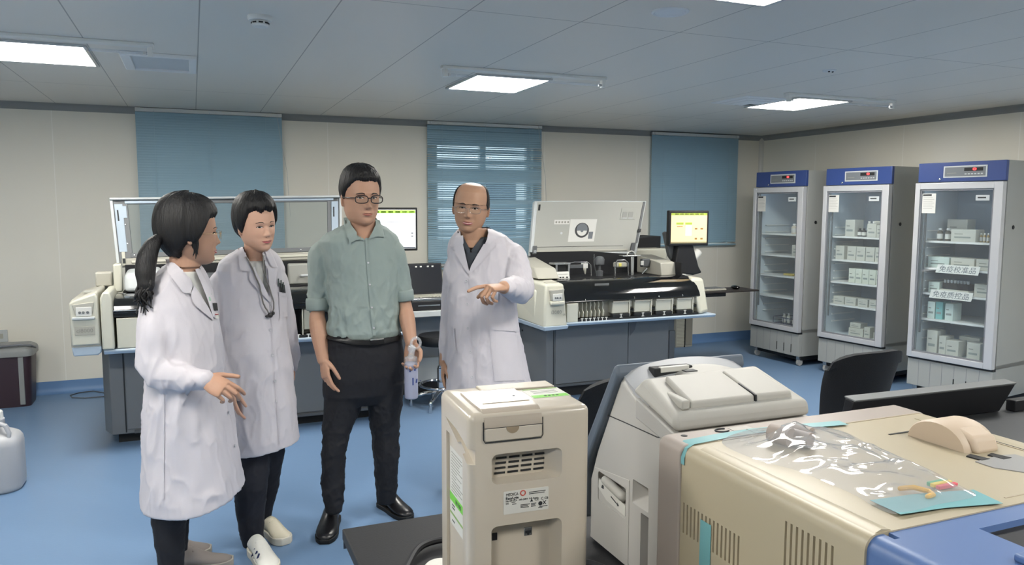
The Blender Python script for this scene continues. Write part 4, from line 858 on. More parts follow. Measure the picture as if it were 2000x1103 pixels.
# ================================================================ FOREGROUND DEVICES
m_beige = M('beige_gloss', 'B8AFA0', .28, coat=.25, vary=.02); m_beige2 = M('beige_satin', 'B0A798', .4, vary=.02); m_lab = M('label_white', 'C6C5BE', .45); m_grn = M('label_green', '6DBB3C', .45)
# ---- small electrolyte analyser, seen from its back
G = empty('electrolyte_analyser', (.548, 1.320, .75), math.radians(-3), 'narrow upright beige device in the centre foreground, vent and rating label on its back', 'lab device')
hw, hd, H = .116, .101, .44
body = MB().prism(rrect(-hw, hw, -hd, hd, .014, 5), 'z', .004, H).build('housing', m_beige, G, bevel=.022, seg=5)
cut(body, [MB().rings([[Vector((x, -hd-.004, z)) for x, z in rrect(-.074, .064, .310, .366, .012, 4)], [Vector((x, -hd+.028, z)) for x, z in rrect(-.070, .035, .314, .362, .006, 4)]]),
           MB().rings([[Vector((x, -hd-.004, z)) for x, z in rrect(-.076, .062, .03, .236, .012, 4)], [Vector((x, -hd+.035, z)) for x, z in rrect(-.062, .050, .05, .218, .006, 4)]]),
           MB().box(-hw-.01, -hw+.006, -.062, .052, -.02, .372),
           MB().prism([(.06, .398), (-.02, .394), (-.075, .384), (-.118, .372), (-.12, .352), (-.09, .350), (-.03, .372)], 'x', -hw-.01, -hw+.012)])
for i in range(5):
    for j in range(4):
        MB().box(-.060+j*.025+i*.001, -.040+j*.025+i*.001, -hd+.0265, -hd+.029, .3195+i*.0092, .3230+i*.0092).build('vent_slot', m_dark, body)
MB().prism(rrect(-.052, .034, .254, .296, .001, 1), 'y', -hd-.0008, -hd+.001).build('rating_label', m_lab, body)
rl = [c for c in body.children if c.name.startswith('rating_label')][0]; yy = -hd-.001
_ch = set(rl.children)
text('label_text', 'MEDICA', .0075, m_ink, rl, (-.0555, yy, .262), sx=.85, align='LEFT')
text('label_text', 'EasyLyte', .007, m_ink, rl, (-.0560, yy, .2555), align='LEFT', bold=.0001)
text('label_text', 'Na+/K+/Cl-  100-240V  0.8 Amps', .0045, m_ink, rl, (-.0560, yy, .2505), align='LEFT')
text('label_text', 'CE', .007, m_ink, rl, (.003, yy, .2475)); text('label_text', 'C', .007, m_ink, rl, (.0135, yy, .2475)); text('label_text', 'CB', .006, m_ink, rl, (.0215, yy, .2475))
text('label_text', 'SN', .0045, m_ink, rl, (-.056, yy, .246), align='LEFT'); text('label_text', 'X', .009, m_ink, rl, (.018, yy, .2395), bold=.0002)
MB().tube([(-.0235+.0045*math.cos(2*PI*i/16), yy, .2625+.0045*math.sin(2*PI*i/16)) for i in range(17)], .0011, 6, False).build('red_stamp', M('stamp_red', 'B5483C', .5), rl)
for k_, (x0, x1, z) in enumerate(((-.012, .02, .2615), (-.012, .018, .2585), (-.045, -.038, .247), (-.044, -.036, .2435), (-.028, -.010, .240), (-.028, -.014, .2375), (-.028, -.012, .235), (-.008, .002, .240), (-.008, 0, .2375), (-.008, .001, .235), (.008, .024, .2325), (.006, .014, .2305))):
    MB().box(x0, x1, yy-.0002, yy+.0002, z, z+.0012).build('print_line', m_ink, rl)
MB().add([(-.010, yy-.0002, .2445), (-.004, yy-.0002, .2445), (-.007, yy-.0002, .250)], [(0, 1, 2)]).build('warning_triangle', m_ink, rl)
MB().lathe([(.004, 0), (.004, .0004)], (.010, yy, .239), 16, Matrix.Rotation(PI/2, 3, 'X')).build('approval_mark', m_ink, rl)
for _o in rl.children: _o.location = Vector(_o.location)+Vector((.008, 0, .0275))
# sockets in the lower recess
MB().box(-.066, -.052, -hd+.0335, -hd+.037, .193, .207).build('square_socket', m_black, body, bevel=.001)
p = MB().box(.0, .016, -hd+.0335, -hd+.037, .193, .209).build('network_port', m_steel, body, bevel=.001); MB().prism([(.0025, .203), (.0135, .203), (.0135, .198), (.010, .198), (.010, .195), (.006, .195), (.006, .198), (.0025, .198)], 'y', -hd+.0325, -hd+.034).build('port_opening', m_dark, p)
# printer door: wraps over the top edge
dr = MB(); pr = [(-.104, .410), (-.104, .416)] + [(-.104+.026*(1-math.cos(PI/2*i/8)), .418+.0255*math.sin(PI/2*i/8)) for i in range(9)] + [(.05, .4435)]
dr.rings([[Vector((x, y, z)) for x in (-.088, .020)] + [Vector((x, y+(.004 if i < 3 else .001), z-(.006 if i > 6 else .002))) for x in (.020, -.088)] for i, (y, z) in enumerate(pr)])
dr = dr.build('printer_door', M('taupe_gloss', 'A89D8F', .24, coat=.5), body, smooth=60)
pl_ = MB().prism(rrect(-.088, .020, .390, .414, .005, 4), 'y', -.1045, -.098).build('printer_flap', m_beige, body, bevel=.002)
MB().prism([(-.036+.012*math.cos(PI+PI*i/10), .414+.012*math.sin(PI+PI*i/10)) for i in range(11)], 'y', -.1052, -.1040).build('thumb_notch', M('notch_brown', '8A7B66', .6), pl_)
mb = MB(); mb.tube([(-.0895, -.1020, .425), (-.0895, -.1030, .394), (-.0865, -.1030, .3885), (.0185, -.1030, .3885), (.0215, -.1030, .394), (.0215, -.1020, .425)], .0009, 6); mb.build('door_gap', m_seam, body)
MB().box(-.088, .02, -.1042, -.1035, .4135, .4147).build('door_joint', m_seam, dr)
MB().box(-.070, .012, -.045, -.030, .4433, .4441).build('tear_window', M('slot_white', 'D0CEC8', .2, coat=.5), dr)
MB().box(-.074, .016, -.050, -.046, .4433, .4447).build('tear_bar', m_beige2, dr)
MB().lathe([(.003, 0), (.003, .0006)], (.0, -.008, .4436), 12).build('button', m_ink, dr)
MB().box(-.045, .105, .045, .092, .4395, .4435).build('top_cover', m_beige2, body, bevel=.002)
lb = MB().box(.032, .108, -.030, .042, .4399, .4406).build('top_label', m_lab, body); MB().box(.034, .106, -.028, -.010, .4406, .4410).build('green_bar', m_grn, lb); MB().box(.034, .106, .034, .040, .4406, .4410).build('green_line', M('green_line', '7A9A55', .5), lb)
for i in range(4): MB().box(.058+i*.008, .063+i*.008, -.021, -.015, .4410, .4412).build('label_mark', m_ink, lb)
for i in range(3): MB().box(.045, .095, .004+i*.008, .0055+i*.008, .4406, .4409).build('label_line', m_faint, lb)
# side sheet
sh = MB().box(-hw+.0055, -hw+.0068, -.054, .046, .192, .343).build('side_sheet', m_lab, body); xs_ = -hw+.0054
MB().box(xs_-.0004, xs_, -.054, .046, .238, .254).build('green_band', m_grn, sh); MB().box(xs_-.0004, xs_, -.054, .046, .212, .216).build('green_line', M('green_line', '7A9A55', .5), sh)
for i in range(14):
    y0 = .036-random.random()*.006; y1 = -.045+random.random()*.05
    MB().box(xs_-.0003, xs_, y1, y0, .334-i*.0058, .3354-i*.0058).build('sheet_line', m_faint, sh)
for i in range(5): MB().box(xs_-.0006, xs_-.0004, -.012+i*.008-.02, -.008+i*.008-.02, .242, .250).build('sheet_mark', m_ink, sh)
for i, z in enumerate((.231, .225, .200)): MB().box(xs_-.0003, xs_, .012, .03, z, z+.0025).build('sheet_line', m_ink, sh)
for x, y in ((-.09, -.085), (.09, -.085), (-.09, .085), (.09, .085)): MB().lathe([(.012, 0), (.012, .006)], (x, y, 0), 14).build('foot', m_black, body)
# cables and small things on the table
def cable(n, pts, r, mat, lab, cat='cable'):
    P = [Vector(p) for p in pts]; out = []
    for i in range(len(P)-1):
        p0, p1, p2, p3 = P[max(i-1, 0)], P[i], P[i+1], P[min(i+2, len(P)-1)]
        for k in range(8):
            t = k/8; out.append(.5*((2*p1)+(p2-p0)*t+(2*p0-5*p1+4*p2-p3)*t*t+(3*p1-p0-3*p2+p3)*t**3))
    out.append(P[-1]); return tag(MB().tube(out, r, 8).build(n, mat), lab, cat)
cable('power_cable', [(.385, 1.33, .759), (.38, 1.50, .762), (.42, 1.60, .765), (.47, 1.665, .765), (.55, 1.67, .765), (.66, 1.62, .765)], .008, m_black, 'thick black cable curving on the table left of the beige device')
cable('power_cable', [(.335, 1.30, .757), (.35, 1.40, .757), (.41, 1.455, .757), (.50, 1.47, .759), (.58, 1.47, .757)], .006, m_black, 'thin black cable loop at the table front left of the device')
cable('ribbed_hose', [(.72, 1.46, .765), (.78, 1.42, .765), (.80, 1.34, .765), (.77, 1.25, .765)], .014, m_black, 'black hose between the beige device and the grey analyser')
tag(MB().lathe([(.035, 0), (.038, .004), (.038, .014), (.034, .018)], (.475, 1.545, .751), 28).build('white_cap', m_lab), 'round white cap on the table beside the beige device', 'cap')
tag(MB().ell((.70, 1.22, .775), (.03, .035, .024)).build('plastic_bag_knot', glassmat('crumpled_plastic', (.9, .9, .9), 3, .15, .35)), 'crumpled clear plastic tucked between the two devices at the bottom', 'plastic bag')
# ---- grey blood analyser
m_gw = M('grey_white_plastic', 'ADABA6', .42, vary=.02); m_slate = M('slate_blue_plastic', '59636F', .45); m_gw2 = M('light_warm_plastic', 'A8A69F', .6)
X0, X1 = .86, 1.185
G2 = empty('blood_analyser', ((X0+X1)/2, 1.40, .75), 0, 'pale grey sloping analyser with slate blue front, behind the beige devices', 'lab device'); O2 = Vector(G2.location)
def B2(mb, n, m, p=None, **k):
    for v in mb.v: v -= O2
    return mb.build(n, m, p or G2, **k)
prof = [(1.236, .755), (1.236, 1.085), (1.262, 1.105), (1.40, 1.150), (1.44, 1.175), (1.452, 1.168), (1.555, .975), (1.585, .90), (1.585, .755)]
body = B2(MB().prism(prof, 'x', X0, X1), 'housing', m_gw, bevel=.012, seg=4)
cut(body, [MB().rings([[Vector((X0-.01, y, z))-O2 for y, z in rrect(1.41, 1.545, .885, .935, .006, 3)], [Vector((X0+.02, y, z))-O2 for y, z in rrect(1.42, 1.535, .895, .928, .004, 3)]]),
           MB().rings([[Vector((X0-.01, y, z))-O2 for y, z in rrect(1.325, 1.395, .905, .965, .004, 3)], [Vector((X0+.03, y, z))-O2 for y, z in rrect(1.33, 1.375, .925, .955, .003, 3)]]),
           MB().box(X0-.01, X0+.02, 1.325-1.40+1.40, 1.352, .70, .90).__class__().box(*( (X0-.01-O2.x, X0+.03-O2.x, 1.325-O2.y, 1.355-O2.y, .70-O2.z, .900-O2.z)))])
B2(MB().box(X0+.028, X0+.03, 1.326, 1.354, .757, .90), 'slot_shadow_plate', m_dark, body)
B2(MB().box(X0+.022, X0+.03, 1.336, 1.35, .93, .95), 'switch', m_lab, body, bevel=.001); B2(MB().box(X0+.020, X0+.023, 1.340, 1.346, .934, .946), 'switch_rocker', m_dark, body)
dp = B2(MB().prism([(1.402, .757), (1.402, .955), (1.56, .935), (1.575, .757)], 'x', X0-.0015, X0+.002), 'side_door', m_gw, body, bevel=.001)
cut(dp, [MB().rings([[Vector((X0-.01, y, z))-O2 for y, z in rrect(1.415, 1.54, .862, .932, .006, 3)], [Vector((X0+.02, y, z))-O2 for y, z in rrect(1.415, 1.54, .862, .932, .006, 3)]])])
B2(MB().tube([(X0+.002, 1.51, .918), (X0+.0, 1.43, .908)], [.011, .011], 14), 'door_latch', m_gw2, dp)
pl = B2(MB().prism([(1.416, .868), (1.416, .893), (1.50, .905), (1.536, .915), (1.538, .893), (1.50, .875)], 'x', X0-.002, X0+.001), 'arrow_label', m_lab, dp)
B2(MB().prism([(1.478, .893), (1.448, .884), (1.449, .888), (1.442, .882), (1.450, .879), (1.449, .882), (1.478, .890)], 'x', X0-.0028, X0-.002), 'arrow_mark', m_ink, pl)
B2(MB().prism([(1.523, .897), (1.512, .897), (1.512, .905), (1.519, .905)], 'x', X0-.0028, X0-.002), 'twist_mark', m_ink, pl)
for P_ in ([(1.236, 1.098), (1.30, 1.085), (1.42, 1.082), (1.530, 1.078)],): B2(MB().tube([Vector((X0-.0003, y, z-.004)) for y, z in P_], .0012, 6), 'side_joint', m_seam, body)
# slate front panel
B2(MB().prism([(1.448, 1.205), (1.462, 1.196), (1.612, .952), (1.612, .80), (1.585, .80), (1.585, .93), (1.44, 1.178)], 'x', X0-.012, X1+.01), 'front_panel', m_slate, bevel=.008, seg=3)
# hump with carry slot along the top rear
mb = MB(); N = 16; R = []
for i in range(N+1):
    u = i/N; x = X0+.005+(X1-X0-.01)*u; hz = .030*math.sin(PI*min(1, u*1.0))**.6
    R.append([Vector((x, 1.34, 1.12)), Vector((x, 1.34, 1.135+hz*.35)), Vector((x, 1.40, 1.158+hz*.8)), Vector((x, 1.445, 1.178+hz)), Vector((x, 1.462, 1.17+hz*.8)), Vector((x, 1.47, 1.10))])
B2(mb.rings(R), 'top_hump', M('hump_grey', 'A3A5A8', .4), smooth=40)
mb = MB(); R = []
for i in range(N+1):
    u = i/N; x = X0+.11+(X1-X0-.115)*u; hz = .045*math.sin(PI*(.12+.88*u)**.8)**.8
    R.append([Vector((x, 1.25, 1.10)), Vector((x, 1.25, 1.115+hz*.2)), Vector((x, 1.33, 1.135+hz*.55)), Vector((x, 1.40, 1.160+hz*.75)), Vector((x, 1.44, 1.168+hz*.6)), Vector((x, 1.45, 1.10))])
B2(mb.rings(R), 'rear_shoulder', m_gw2, smooth=40)
hs = B2(MB().box(X0+.06, X0+.16, 1.405, 1.432, 1.176, 1.197), 'carry_slot', m_dark, bevel=.003); B2(MB().box(X0+.075, X0+.15, 1.404, 1.415, 1.186, 1.1985), 'slot_lip', m_lab, hs, bevel=.002)
# hinged top lid with inset tray covers
lid = B2(MB().hexa([Vector(p) for p in [(X0-.006, 1.228, 1.108), (X1+.012, 1.228, 1.108), (X1+.006, 1.40, 1.155), (X0-.004, 1.40, 1.155), (X0-.004, 1.232, 1.142), (X1+.010, 1.232, 1.142), (X1-.01, 1.385, 1.192), (X0+.02, 1.385, 1.186)]]), 'top_lid', m_gw2, bevel=.012, seg=4)
B2(MB().hexa([Vector(p) for p in [(X0-.003, 1.230, 1.072), (X1+.014, 1.230, 1.072), (X1+.006, 1.38, 1.10), (X0-.003, 1.38, 1.10), (X0-.003, 1.230, 1.104), (X1+.014, 1.230, 1.104), (X1+.006, 1.38, 1.145), (X0-.003, 1.38, 1.145)]]), 'lid_base_rim', m_gw, bevel=.004)
def lidz(y): return 1.142+(y-1.232)*.31
c1 = B2(MB().hexa([Vector(p) for p in [(X0+.045, 1.250, lidz(1.25)-.004), (X0+.205, 1.250, lidz(1.25)-.004), (X0+.20, 1.36, lidz(1.36)-.004), (X0+.055, 1.36, lidz(1.36)-.004), (X0+.047, 1.252, lidz(1.25)+.013), (X0+.205, 1.252, lidz(1.25)+.013), (X0+.20, 1.36, lidz(1.36)+.010), (X0+.057, 1.36, lidz(1.36)+.010)]]), 'tray_cover', m_gw2, lid, bevel=.005)
B2(MB().hexa([Vector(p) for p in [(X0+.208, 1.250, lidz(1.25)-.004), (X0+.305, 1.250, lidz(1.25)-.004), (X0+.29, 1.36, lidz(1.36)-.004), (X0+.203, 1.36, lidz(1.36)-.004), (X0+.208, 1.252, lidz(1.25)+.013), (X0+.303, 1.252, lidz(1.25)+.013), (X0+.288, 1.36, lidz(1.36)+.010), (X0+.203, 1.36, lidz(1.36)+.010)]]), 'tray_cover', m_gw2, lid, bevel=.005)
B2(MB().hexa([Vector(p) for p in [(X0+.2045, 1.249, lidz(1.25)), (X0+.2085, 1.249, lidz(1.25)), (X0+.2045, 1.30, lidz(1.30)), (X0+.2005, 1.30, lidz(1.30)), (X0+.2045, 1.2495, lidz(1.25)+.0135), (X0+.2085, 1.2495, lidz(1.25)+.0135), (X0+.2045, 1.30, lidz(1.30)+.0125), (X0+.2005, 1.30, lidz(1.30)+.0125)]]), 'cover_gap', m_seam, lid)
B2(MB().prism([(X0+.02, 1.245), (X0+.040, 1.245), (X0+.050, 1.36), (X0+.038, 1.362)], 'z', lidz(1.25), lidz(1.30)+.004), 'side_guide', m_gw2, lid, bevel=.004)
B2(MB().box(X0+.115, X0+.145, 1.366, 1.384, 1.192, 1.1945), 'status_window', m_ink, lid, bevel=.001)
# ---- large beige and blue device
m_cream = M('cream_plastic', 'A59B84', .42, vary=.02); m_taupe = M('taupe_plastic', '9A9088', .42); m_blue = M('blue_plastic', '506A98', .42, vary=.03); m_teal = M('teal_tape', '6A9FA3', .4)
G3 = empty('large_beige_analyser', (1.105, .75, .75), 0, 'large cream and blue tabletop device at the lower right, under a clear plastic bag', 'lab device'); O3 = Vector(G3.location)
def B3(mb, n, m, p=None, **k):
    for v in mb.v: v -= O3
    return mb.build(n, m, p or G3, **k)
X0, X1, Z1 = .80, 1.41, 1.12
shell = B3(MB().prism(rrect(X0, X1, .752, Z1, .02, 6)[:], 'y', .718, 1.128), 'cream_shell', m_cream, smooth=40)
B3(MB().prism(rrect(X0-.004, X1+.002, .752, Z1+.001, .018, 6), 'y', 1.128, 1.197), 'rear_shell', m_taupe, bevel=.003)
blue = B3(MB().prism(rrect(X0+.004, X1, .752, Z1-.002, .02, 6), 'y', .25, .718), 'blue_shell', m_blue, smooth=40)
cut(blue, [MB().rings([[Vector((x, y, 1.20))-O3 for x, y in ((.955, .69), (1.5, .69), (1.5, .35), (.955, .60))], [Vector((x, y, 1.05))-O3 for x, y in ((.975, .675), (1.5, .675), (1.5, .36), (.975, .60))]]),
           MB().box(.832-O3.x, .842-O3.x, .700-O3.y, .735-O3.y, 1.10-O3.z, 1.15-O3.z)])
B3(MB().prism([(.9585, .6875), (1.405, .6875), (1.405, .355), (.9585, .6)], 'z', 1.095, 1.109), 'well_floor', M('well_black', '1A1B1E', .6), blue)
B3(MB().box(.915, .955, .40, .60, 1.118, 1.128), 'raised_step', m_blue, blue, bevel=.003)
slots = []
def vents(y0, y1, n, z0, z1):
    cs = []
    for i in range(n):
        y = y0+(y1-y0)*i/(n-1); cs.append(MB().box(X0-.01-O3.x, X0+.006-O3.x, y-.0022-O3.y, y+.0022-O3.y, z0-O3.z, z1-O3.z))
        B3(MB().box(X0+.0055, X0+.0062, y-.0022, y+.0022, z0, z1), 'vent_slot', m_dark, shell)
    return cs
cut(shell, vents(1.118, .967, 15, .962, 1.018)+vents(.862, .772, 9, .985, 1.084))
# top edge bead
B3(MB().box(X0+.02, X1-.02, 1.126, 1.130, Z1-.0002, Z1+.0012), 'top_joint', M('joint_tan', 'A69B87', .5), shell)
B3(MB().prism([(X0+.016, Z1-.001), (X0+.03, Z1+.004), (X0+.045, Z1+.0015), (X0+.05, Z1-.001)], 'y', .72, 1.10), 'edge_bead', m_cream, shell, smooth=60)
# paper roll housing
rc = Vector((1.272, .955, Z1)); R = []
mb = MB(); K = 16
R = []
for yy in (1.236, 1.242, 1.312, 1.320):
    s_ = .94 if yy in (1.236, 1.320) else 1
    R.append([Vector((yy, .966-.062*math.cos(PI*i/K)*s_, Z1-.004+.046*math.sin(PI*i/K)*s_)) for i in range(K+1)])
rh = B3(mb.rings(R), 'roll_cover', M('roll_cover_pink', 'BBAA96', .5), shell, smooth=50)
B3(MB().hexa([Vector(p) for p in [(1.25, .893, Z1-.002), (1.31, .893, Z1-.002), (1.31, .94, Z1-.002), (1.25, .94, Z1-.002), (1.25, .903, Z1+.026), (1.31, .903, Z1+.026), (1.31, .94, Z1+.038), (1.25, .94, Z1+.038)]]), 'roll_latch', M('roll_cover_pink', 'BBAA96', .5), rh, bevel=.008)
B3(MB().box(1.205, 1.262, 1.036, 1.041, Z1-.002, Z1+.001), 'cover_slot', m_dark, shell); B3(MB().box(1.350, 1.353, .80, .96, Z1-.002, Z1+.0012), 'cover_line', m_seam, shell)
B3(MB().box(1.345, 1.37, .72, 1.10, Z1-.001, Z1+.001), 'side_strip', m_cream, shell)
B3(MB().prism([(1.21, .868), (1.21, .835), (1.235, .80), (1.31, .80), (1.31, .868), (1.28, .875)], 'z', Z1-.001, Z1+.0015), 'latch_recess', M('latch_grey', '8B8B8A', .4), shell)
for x, y in ((1.225, .885), (1.265, .875)): B3(MB().prism([(x, y-.018), (x+.02, y-.018), (x+.012, y+.012), (x-.004, y+.008)], 'z', Z1-.001, Z1+.0022), 'dark_claw', m_dark, shell)
B3(MB().box(1.10, 1.38, .738, .741, Z1-.001, Z1+.0008), 'front_joint', M('joint_tan', 'A69B87', .5), shell)
B3(MB().lathe([(.006, 0), (.0065, .001), (.004, .0012)], (.838, 1.176, Z1+.0005), 16), 'screw_hole', m_dark, G3)
B3(MB().tube([(.925+.014*math.cos(t*PI/8), 1.176+.010*math.sin(t*PI/8), Z1+.002) for t in range(2, 15)], .0018, 6), 'round_ring', m_seam, G3); B3(MB().box(.945, .99, 1.165, 1.185, Z1+.0008, Z1+.0018), 'name_plate', M('plate_dim', 'A7A39B', .4), G3)
def tape(pts, w, up, lab, dz=0):
    """flat ribbon along pts"""
    mb = MB(); P = [Vector(p) for p in pts]; R = []
    for i, p in enumerate(P):
        t = (P[min(i+1, len(P)-1)]-P[max(i-1, 0)]).normalized(); n = Vector(up[i] if isinstance(up, list) else up); s = t.cross(n).normalized()*w/2
        R.append([p-s, p+s, p+s+n*.0004, p-s+n*.0004])
    return tag(mb.rings(R).build('teal_tape', m_teal, None), lab, 'tape', 'strips of teal packing tape')
tape([(.7985, 1.132, 1.088), (.7985, 1.132, 1.10), (.805, 1.134, 1.1155), (.82, 1.136, Z1+.0022), (.90, 1.145, Z1+.0026), (.97, 1.148, Z1+.0026)], .028, [(-1, 0, 0), (-1, 0, 0), (-.7, 0, .7), (0, 0, 1), (0, 0, 1), (0, 0, 1)], 'teal tape over the rear left corner of the large beige device')
tape([(.97, 1.147, Z1+.0034), (1.08, 1.138, Z1+.003), (1.18, 1.125, Z1+.003)], .028, (0, 0, 1), 'teal tape along the rear top joint of the large beige device')
tape([(.7988, 1.052, 1.008), (.7988, 1.052, .90), (.7988, 1.053, .76)], .030, (-1, 0, 0), 'teal tape hanging vertically across the left side vents')
tape([(.895, .772, Z1+.0048), (.98, .768, Z1+.003), (1.075, .748, Z1+.003)], .055, (0, 0, 1), 'wide teal tape holding the bag next to the blue shell')
# things in the bag, then the bag
m_roll = M('paper_core_grey', '9B9088', .6)
for i, (x, y, r_) in enumerate(((.968, 1.065, .017), (.995, 1.045, .014), (1.02, 1.07, .014))):
    tag(MB().lathe([(r_*.55, -.02), (r_, -.02), (r_, .02), (r_*.55, .02)], (x, y, Z1+.002+r_), 24, Matrix.Rotation(PI/2, 3, 'X') @ Matrix.Rotation(.3, 3, 'Y')).build('small_roller', m_roll), ('largest grey roller inside the clear bag', 'small grey roller right of the largest one in the bag', 'grey roller farthest back inside the clear bag')[i], 'roller', 'rollers in the clear bag')
tag(MB().tube([(.975, .815, Z1+.006), (.99, .805, Z1+.009), (1.005, .79, Z1+.006), (.998, .778, Z1+.006), (.985, .776, Z1+.006)], .004, 8).build('yellow_clip', M('clip_yellow', 'D9A82E', .4)), 'curved yellow clip lying in the clear bag', 'clip')
for c, y, n_, l in (('3E9B76', .812, 'green', 'green stick beside the red one in the clear bag'), ('D9C24A', .806, 'yellow', 'thin yellow stick between green and red in the bag'), ('D05560', .796, 'red', 'red stick lying in the clear bag')):
    tag(MB().box(-.02, .02, -.0035, .0035, 0, .006).build(n_+'_stick', M('stick_'+n_, c, .4), None, bevel=.001, loc=(1.05, y, Z1+.003)), l, 'stick')
# clear bag: draped crumpled film
outl = [(1410, 862), (1470, 838), (1560, 833), (1640, 840), (1700, 868), (1790, 905), (1870, 945), (1905, 968), (1830, 985), (1745, 1003), (1660, 962), (1560, 920), (1470, 895)]
P2 = [onZ(x, y, Z1+.004).xy for x, y in outl]; c = sum(P2, Vector((0, 0)))/len(P2)
mb = MB(); rings_ = []; NR, NA = 34, 120
def outline(a):
    n = len(P2); t = a*n; i = int(t) % n; f = t-int(t); p0, p1, p2, p3 = P2[(i-1) % n], P2[i], P2[(i+1) % n], P2[(i+2) % n]
    return .5*((2*p1)+(p2-p0)*f+(2*p0-5*p1+4*p2-p3)*f*f+(3*p1-p0-3*p2+p3)*f**3)
for k in range(NR+1):
    q = k/NR; ring = []
    for j in range(NA):
        o_ = outline(j/NA); xy = c.lerp(o_, q)
        h = .004+.020*(1-q**3)
        for (rx, ry, rh, rs) in ((.968, 1.065, .024, .032), (1.005, 1.055, .018, .035), (1.0, .80, .004, .05)): h += rh*math.exp(-((xy.x-rx)**2+(xy.y-ry)**2)/rs**2)*(1-q**4)
        v = Vector((xy.x*13, xy.y*17, 3.1)); w_ = pnoise(v)+.6*pnoise(v*2.3); cr = abs(pnoise(Vector((xy.x*7+w_*.3, xy.y*10, 8))))
        h += (.011*w_-.016*(.35-cr if cr < .35 else 0)*1.2)*(1-q**6)*.9
        ring.append(Vector((xy.x, xy.y, Z1+max(.0022, h))))
    rings_.append(ring)
mb.rings(rings_[::-1], caps=False); bag = mb.build('clear_plastic_bag', glassmat('bag_film', (.95, .95, .96), 1.8, .10, .13), None, smooth=50)
tag(bag, 'crumpled clear plastic bag taped on top of the large beige device', 'plastic bag')
# ================================================================ PEOPLE: TOOLS
def remesh(mb, name, voxel, it=4, fac=.5):
    """fuse overlapping closed shapes into one continuous surface"""
    me = mb.mesh(name); o = bpy.data.objects.new(name, me); COL.objects.link(o)
    r = o.modifiers.new('r', 'REMESH'); r.mode = 'VOXEL'; r.voxel_size = voxel
    if it: s = o.modifiers.new('s', 'SMOOTH'); s.factor = fac; s.iterations = it
    dg = bpy.context.evaluated_depsgraph_get(); me2 = bpy.data.meshes.new_from_object(o.evaluated_get(dg)); me2.name = name
    bpy.data.objects.remove(o); return me2
def getco(me):
    n = len(me.vertices); a = np.empty(n*3); me.vertices.foreach_get('co', a); return a.reshape(-1, 3)
def getno(me):
    n = len(me.vertices); a = np.empty(n*3); me.vertex_normals.foreach_get('vector', a); return a.reshape(-1, 3)
def setco(me, a): me.vertices.foreach_set('co', a.ravel()); me.update()
def np_noise(p, seed=0, octs=3):
    """cheap smooth pseudo-noise from warped sines, vectorised"""
    r = random.Random(seed); out = np.zeros(len(p)); amp = 1; q = p.copy()
    for o in range(octs):
        for k in range(3):
            d = np.array([r.uniform(-1, 1) for _ in range(3)]); e = np.array([r.uniform(-1, 1) for _ in range(3)])
            out += amp*np.sin(q@d*6.0 + 1.7*np.sin(q@e*4.0+r.uniform(0, 6)) + r.uniform(0, 6))/3
        q = q*2.03; amp *= .5
    return out
def crease(p, seed, sharp=2.5):
    n = np_noise(p, seed, 2); return 1-np.abs(np.tanh(n*sharp))
class Person:
    def __init__(s, name, xy, label, theta):
        s.xy = Vector((xy[0], xy[1], 0)); s.root = empty('person', s.xy, 0, label, 'person', None); s.th = theta
        h = Vector((s.xy.x, s.xy.y, 0)).normalized(); s.h = h            # horizontal view direction
        s.side = Vector((h.y, -h.x, 0))
    def P(s, x, y, off=0, k=None):
        """3D point seen at (x, y), lying off metres in front of the figure's own vertical plane"""
        d = ray(x, y); t = (s.xy.dot(s.h)-off)/d.dot(s.h); return CAMP+d*t
    def ring(s, y, xl, xr, r=.6, off=0, th=None, n=40, e=2.3, tilt=0, grow=0, zside=0):
        th = s.th if th is None else math.radians(th); c = s.P((xl+xr)/2, y, off); L = Vector((math.cos(th), math.sin(th), 0)); N = Vector((math.sin(th), -math.cos(th), 0))
        hs = (s.P(xr, y, off)-s.P(xl, y, off)).length/2
        a = hs/math.sqrt(L.dot(s.side)**2+(r*N.dot(s.side))**2)+grow; b = r*(a-grow)+grow; out = []
        for j in range(n):
            t = 2*PI*j/n; ct, st = math.cos(t), math.sin(t); x = abs(ct)**(2/e)*(1 if ct > 0 else -1)*a; yv = abs(st)**(2/e)*(1 if st > 0 else -1)*b
            out.append(c+L*x+N*yv+Vector((0, 0, tilt*st*b*1.0+zside*ct*a)))
        return out
    def obj(s, name, me, mat, parent=None, smooth=True):
        me.materials.clear()
        for m in (mat if isinstance(mat, (list, tuple)) else [mat]): me.materials.append(m)
        if smooth: me.polygons.foreach_set('use_smooth', [True]*len(me.polygons))
        o = bpy.data.objects.new(name, me); COL.objects.link(o); par = parent or s.root
        o.parent = par; o.matrix_parent_inverse = Matrix.Translation(-s.xy) if par is s.root else Matrix.Identity(4)
        return o
    def part(s, name, mb, mat, parent=None, bevel=0, smooth=60):
        return s.obj2(name, mb.mesh(name), mat, parent, bevel, smooth)
    def obj2(s, name, me, mat, parent, bevel, smooth):
        me.materials.append(mat)
        if smooth: smooth_by_angle(me, smooth)
        o = bpy.data.objects.new(name, me); COL.objects.link(o); par = parent or s.root
        o.parent = par; o.matrix_parent_inverse = Matrix.Translation(-s.xy) if par is s.root else Matrix.Identity(4)
        if bevel: b = o.modifiers.new('bevel', 'BEVEL'); b.width = bevel; b.segments = 2; b.limit_method = 'ANGLE'
        return o
def bvh_of(me): return BVHTree.FromPolygons([tuple(v.co) for v in me.vertices], [tuple(p.vertices) for p in me.polygons])
def shoot(bvh, x, y, off=.004):
    d = ray(x, y).normalized(); h = bvh.ray_cast(CAMP, d)
    if h[0] is None: return None
    n = h[1] if h[1].dot(d) < 0 else -h[1]
    return h[0]+(n*.5-d*.5).normalized()*off, n
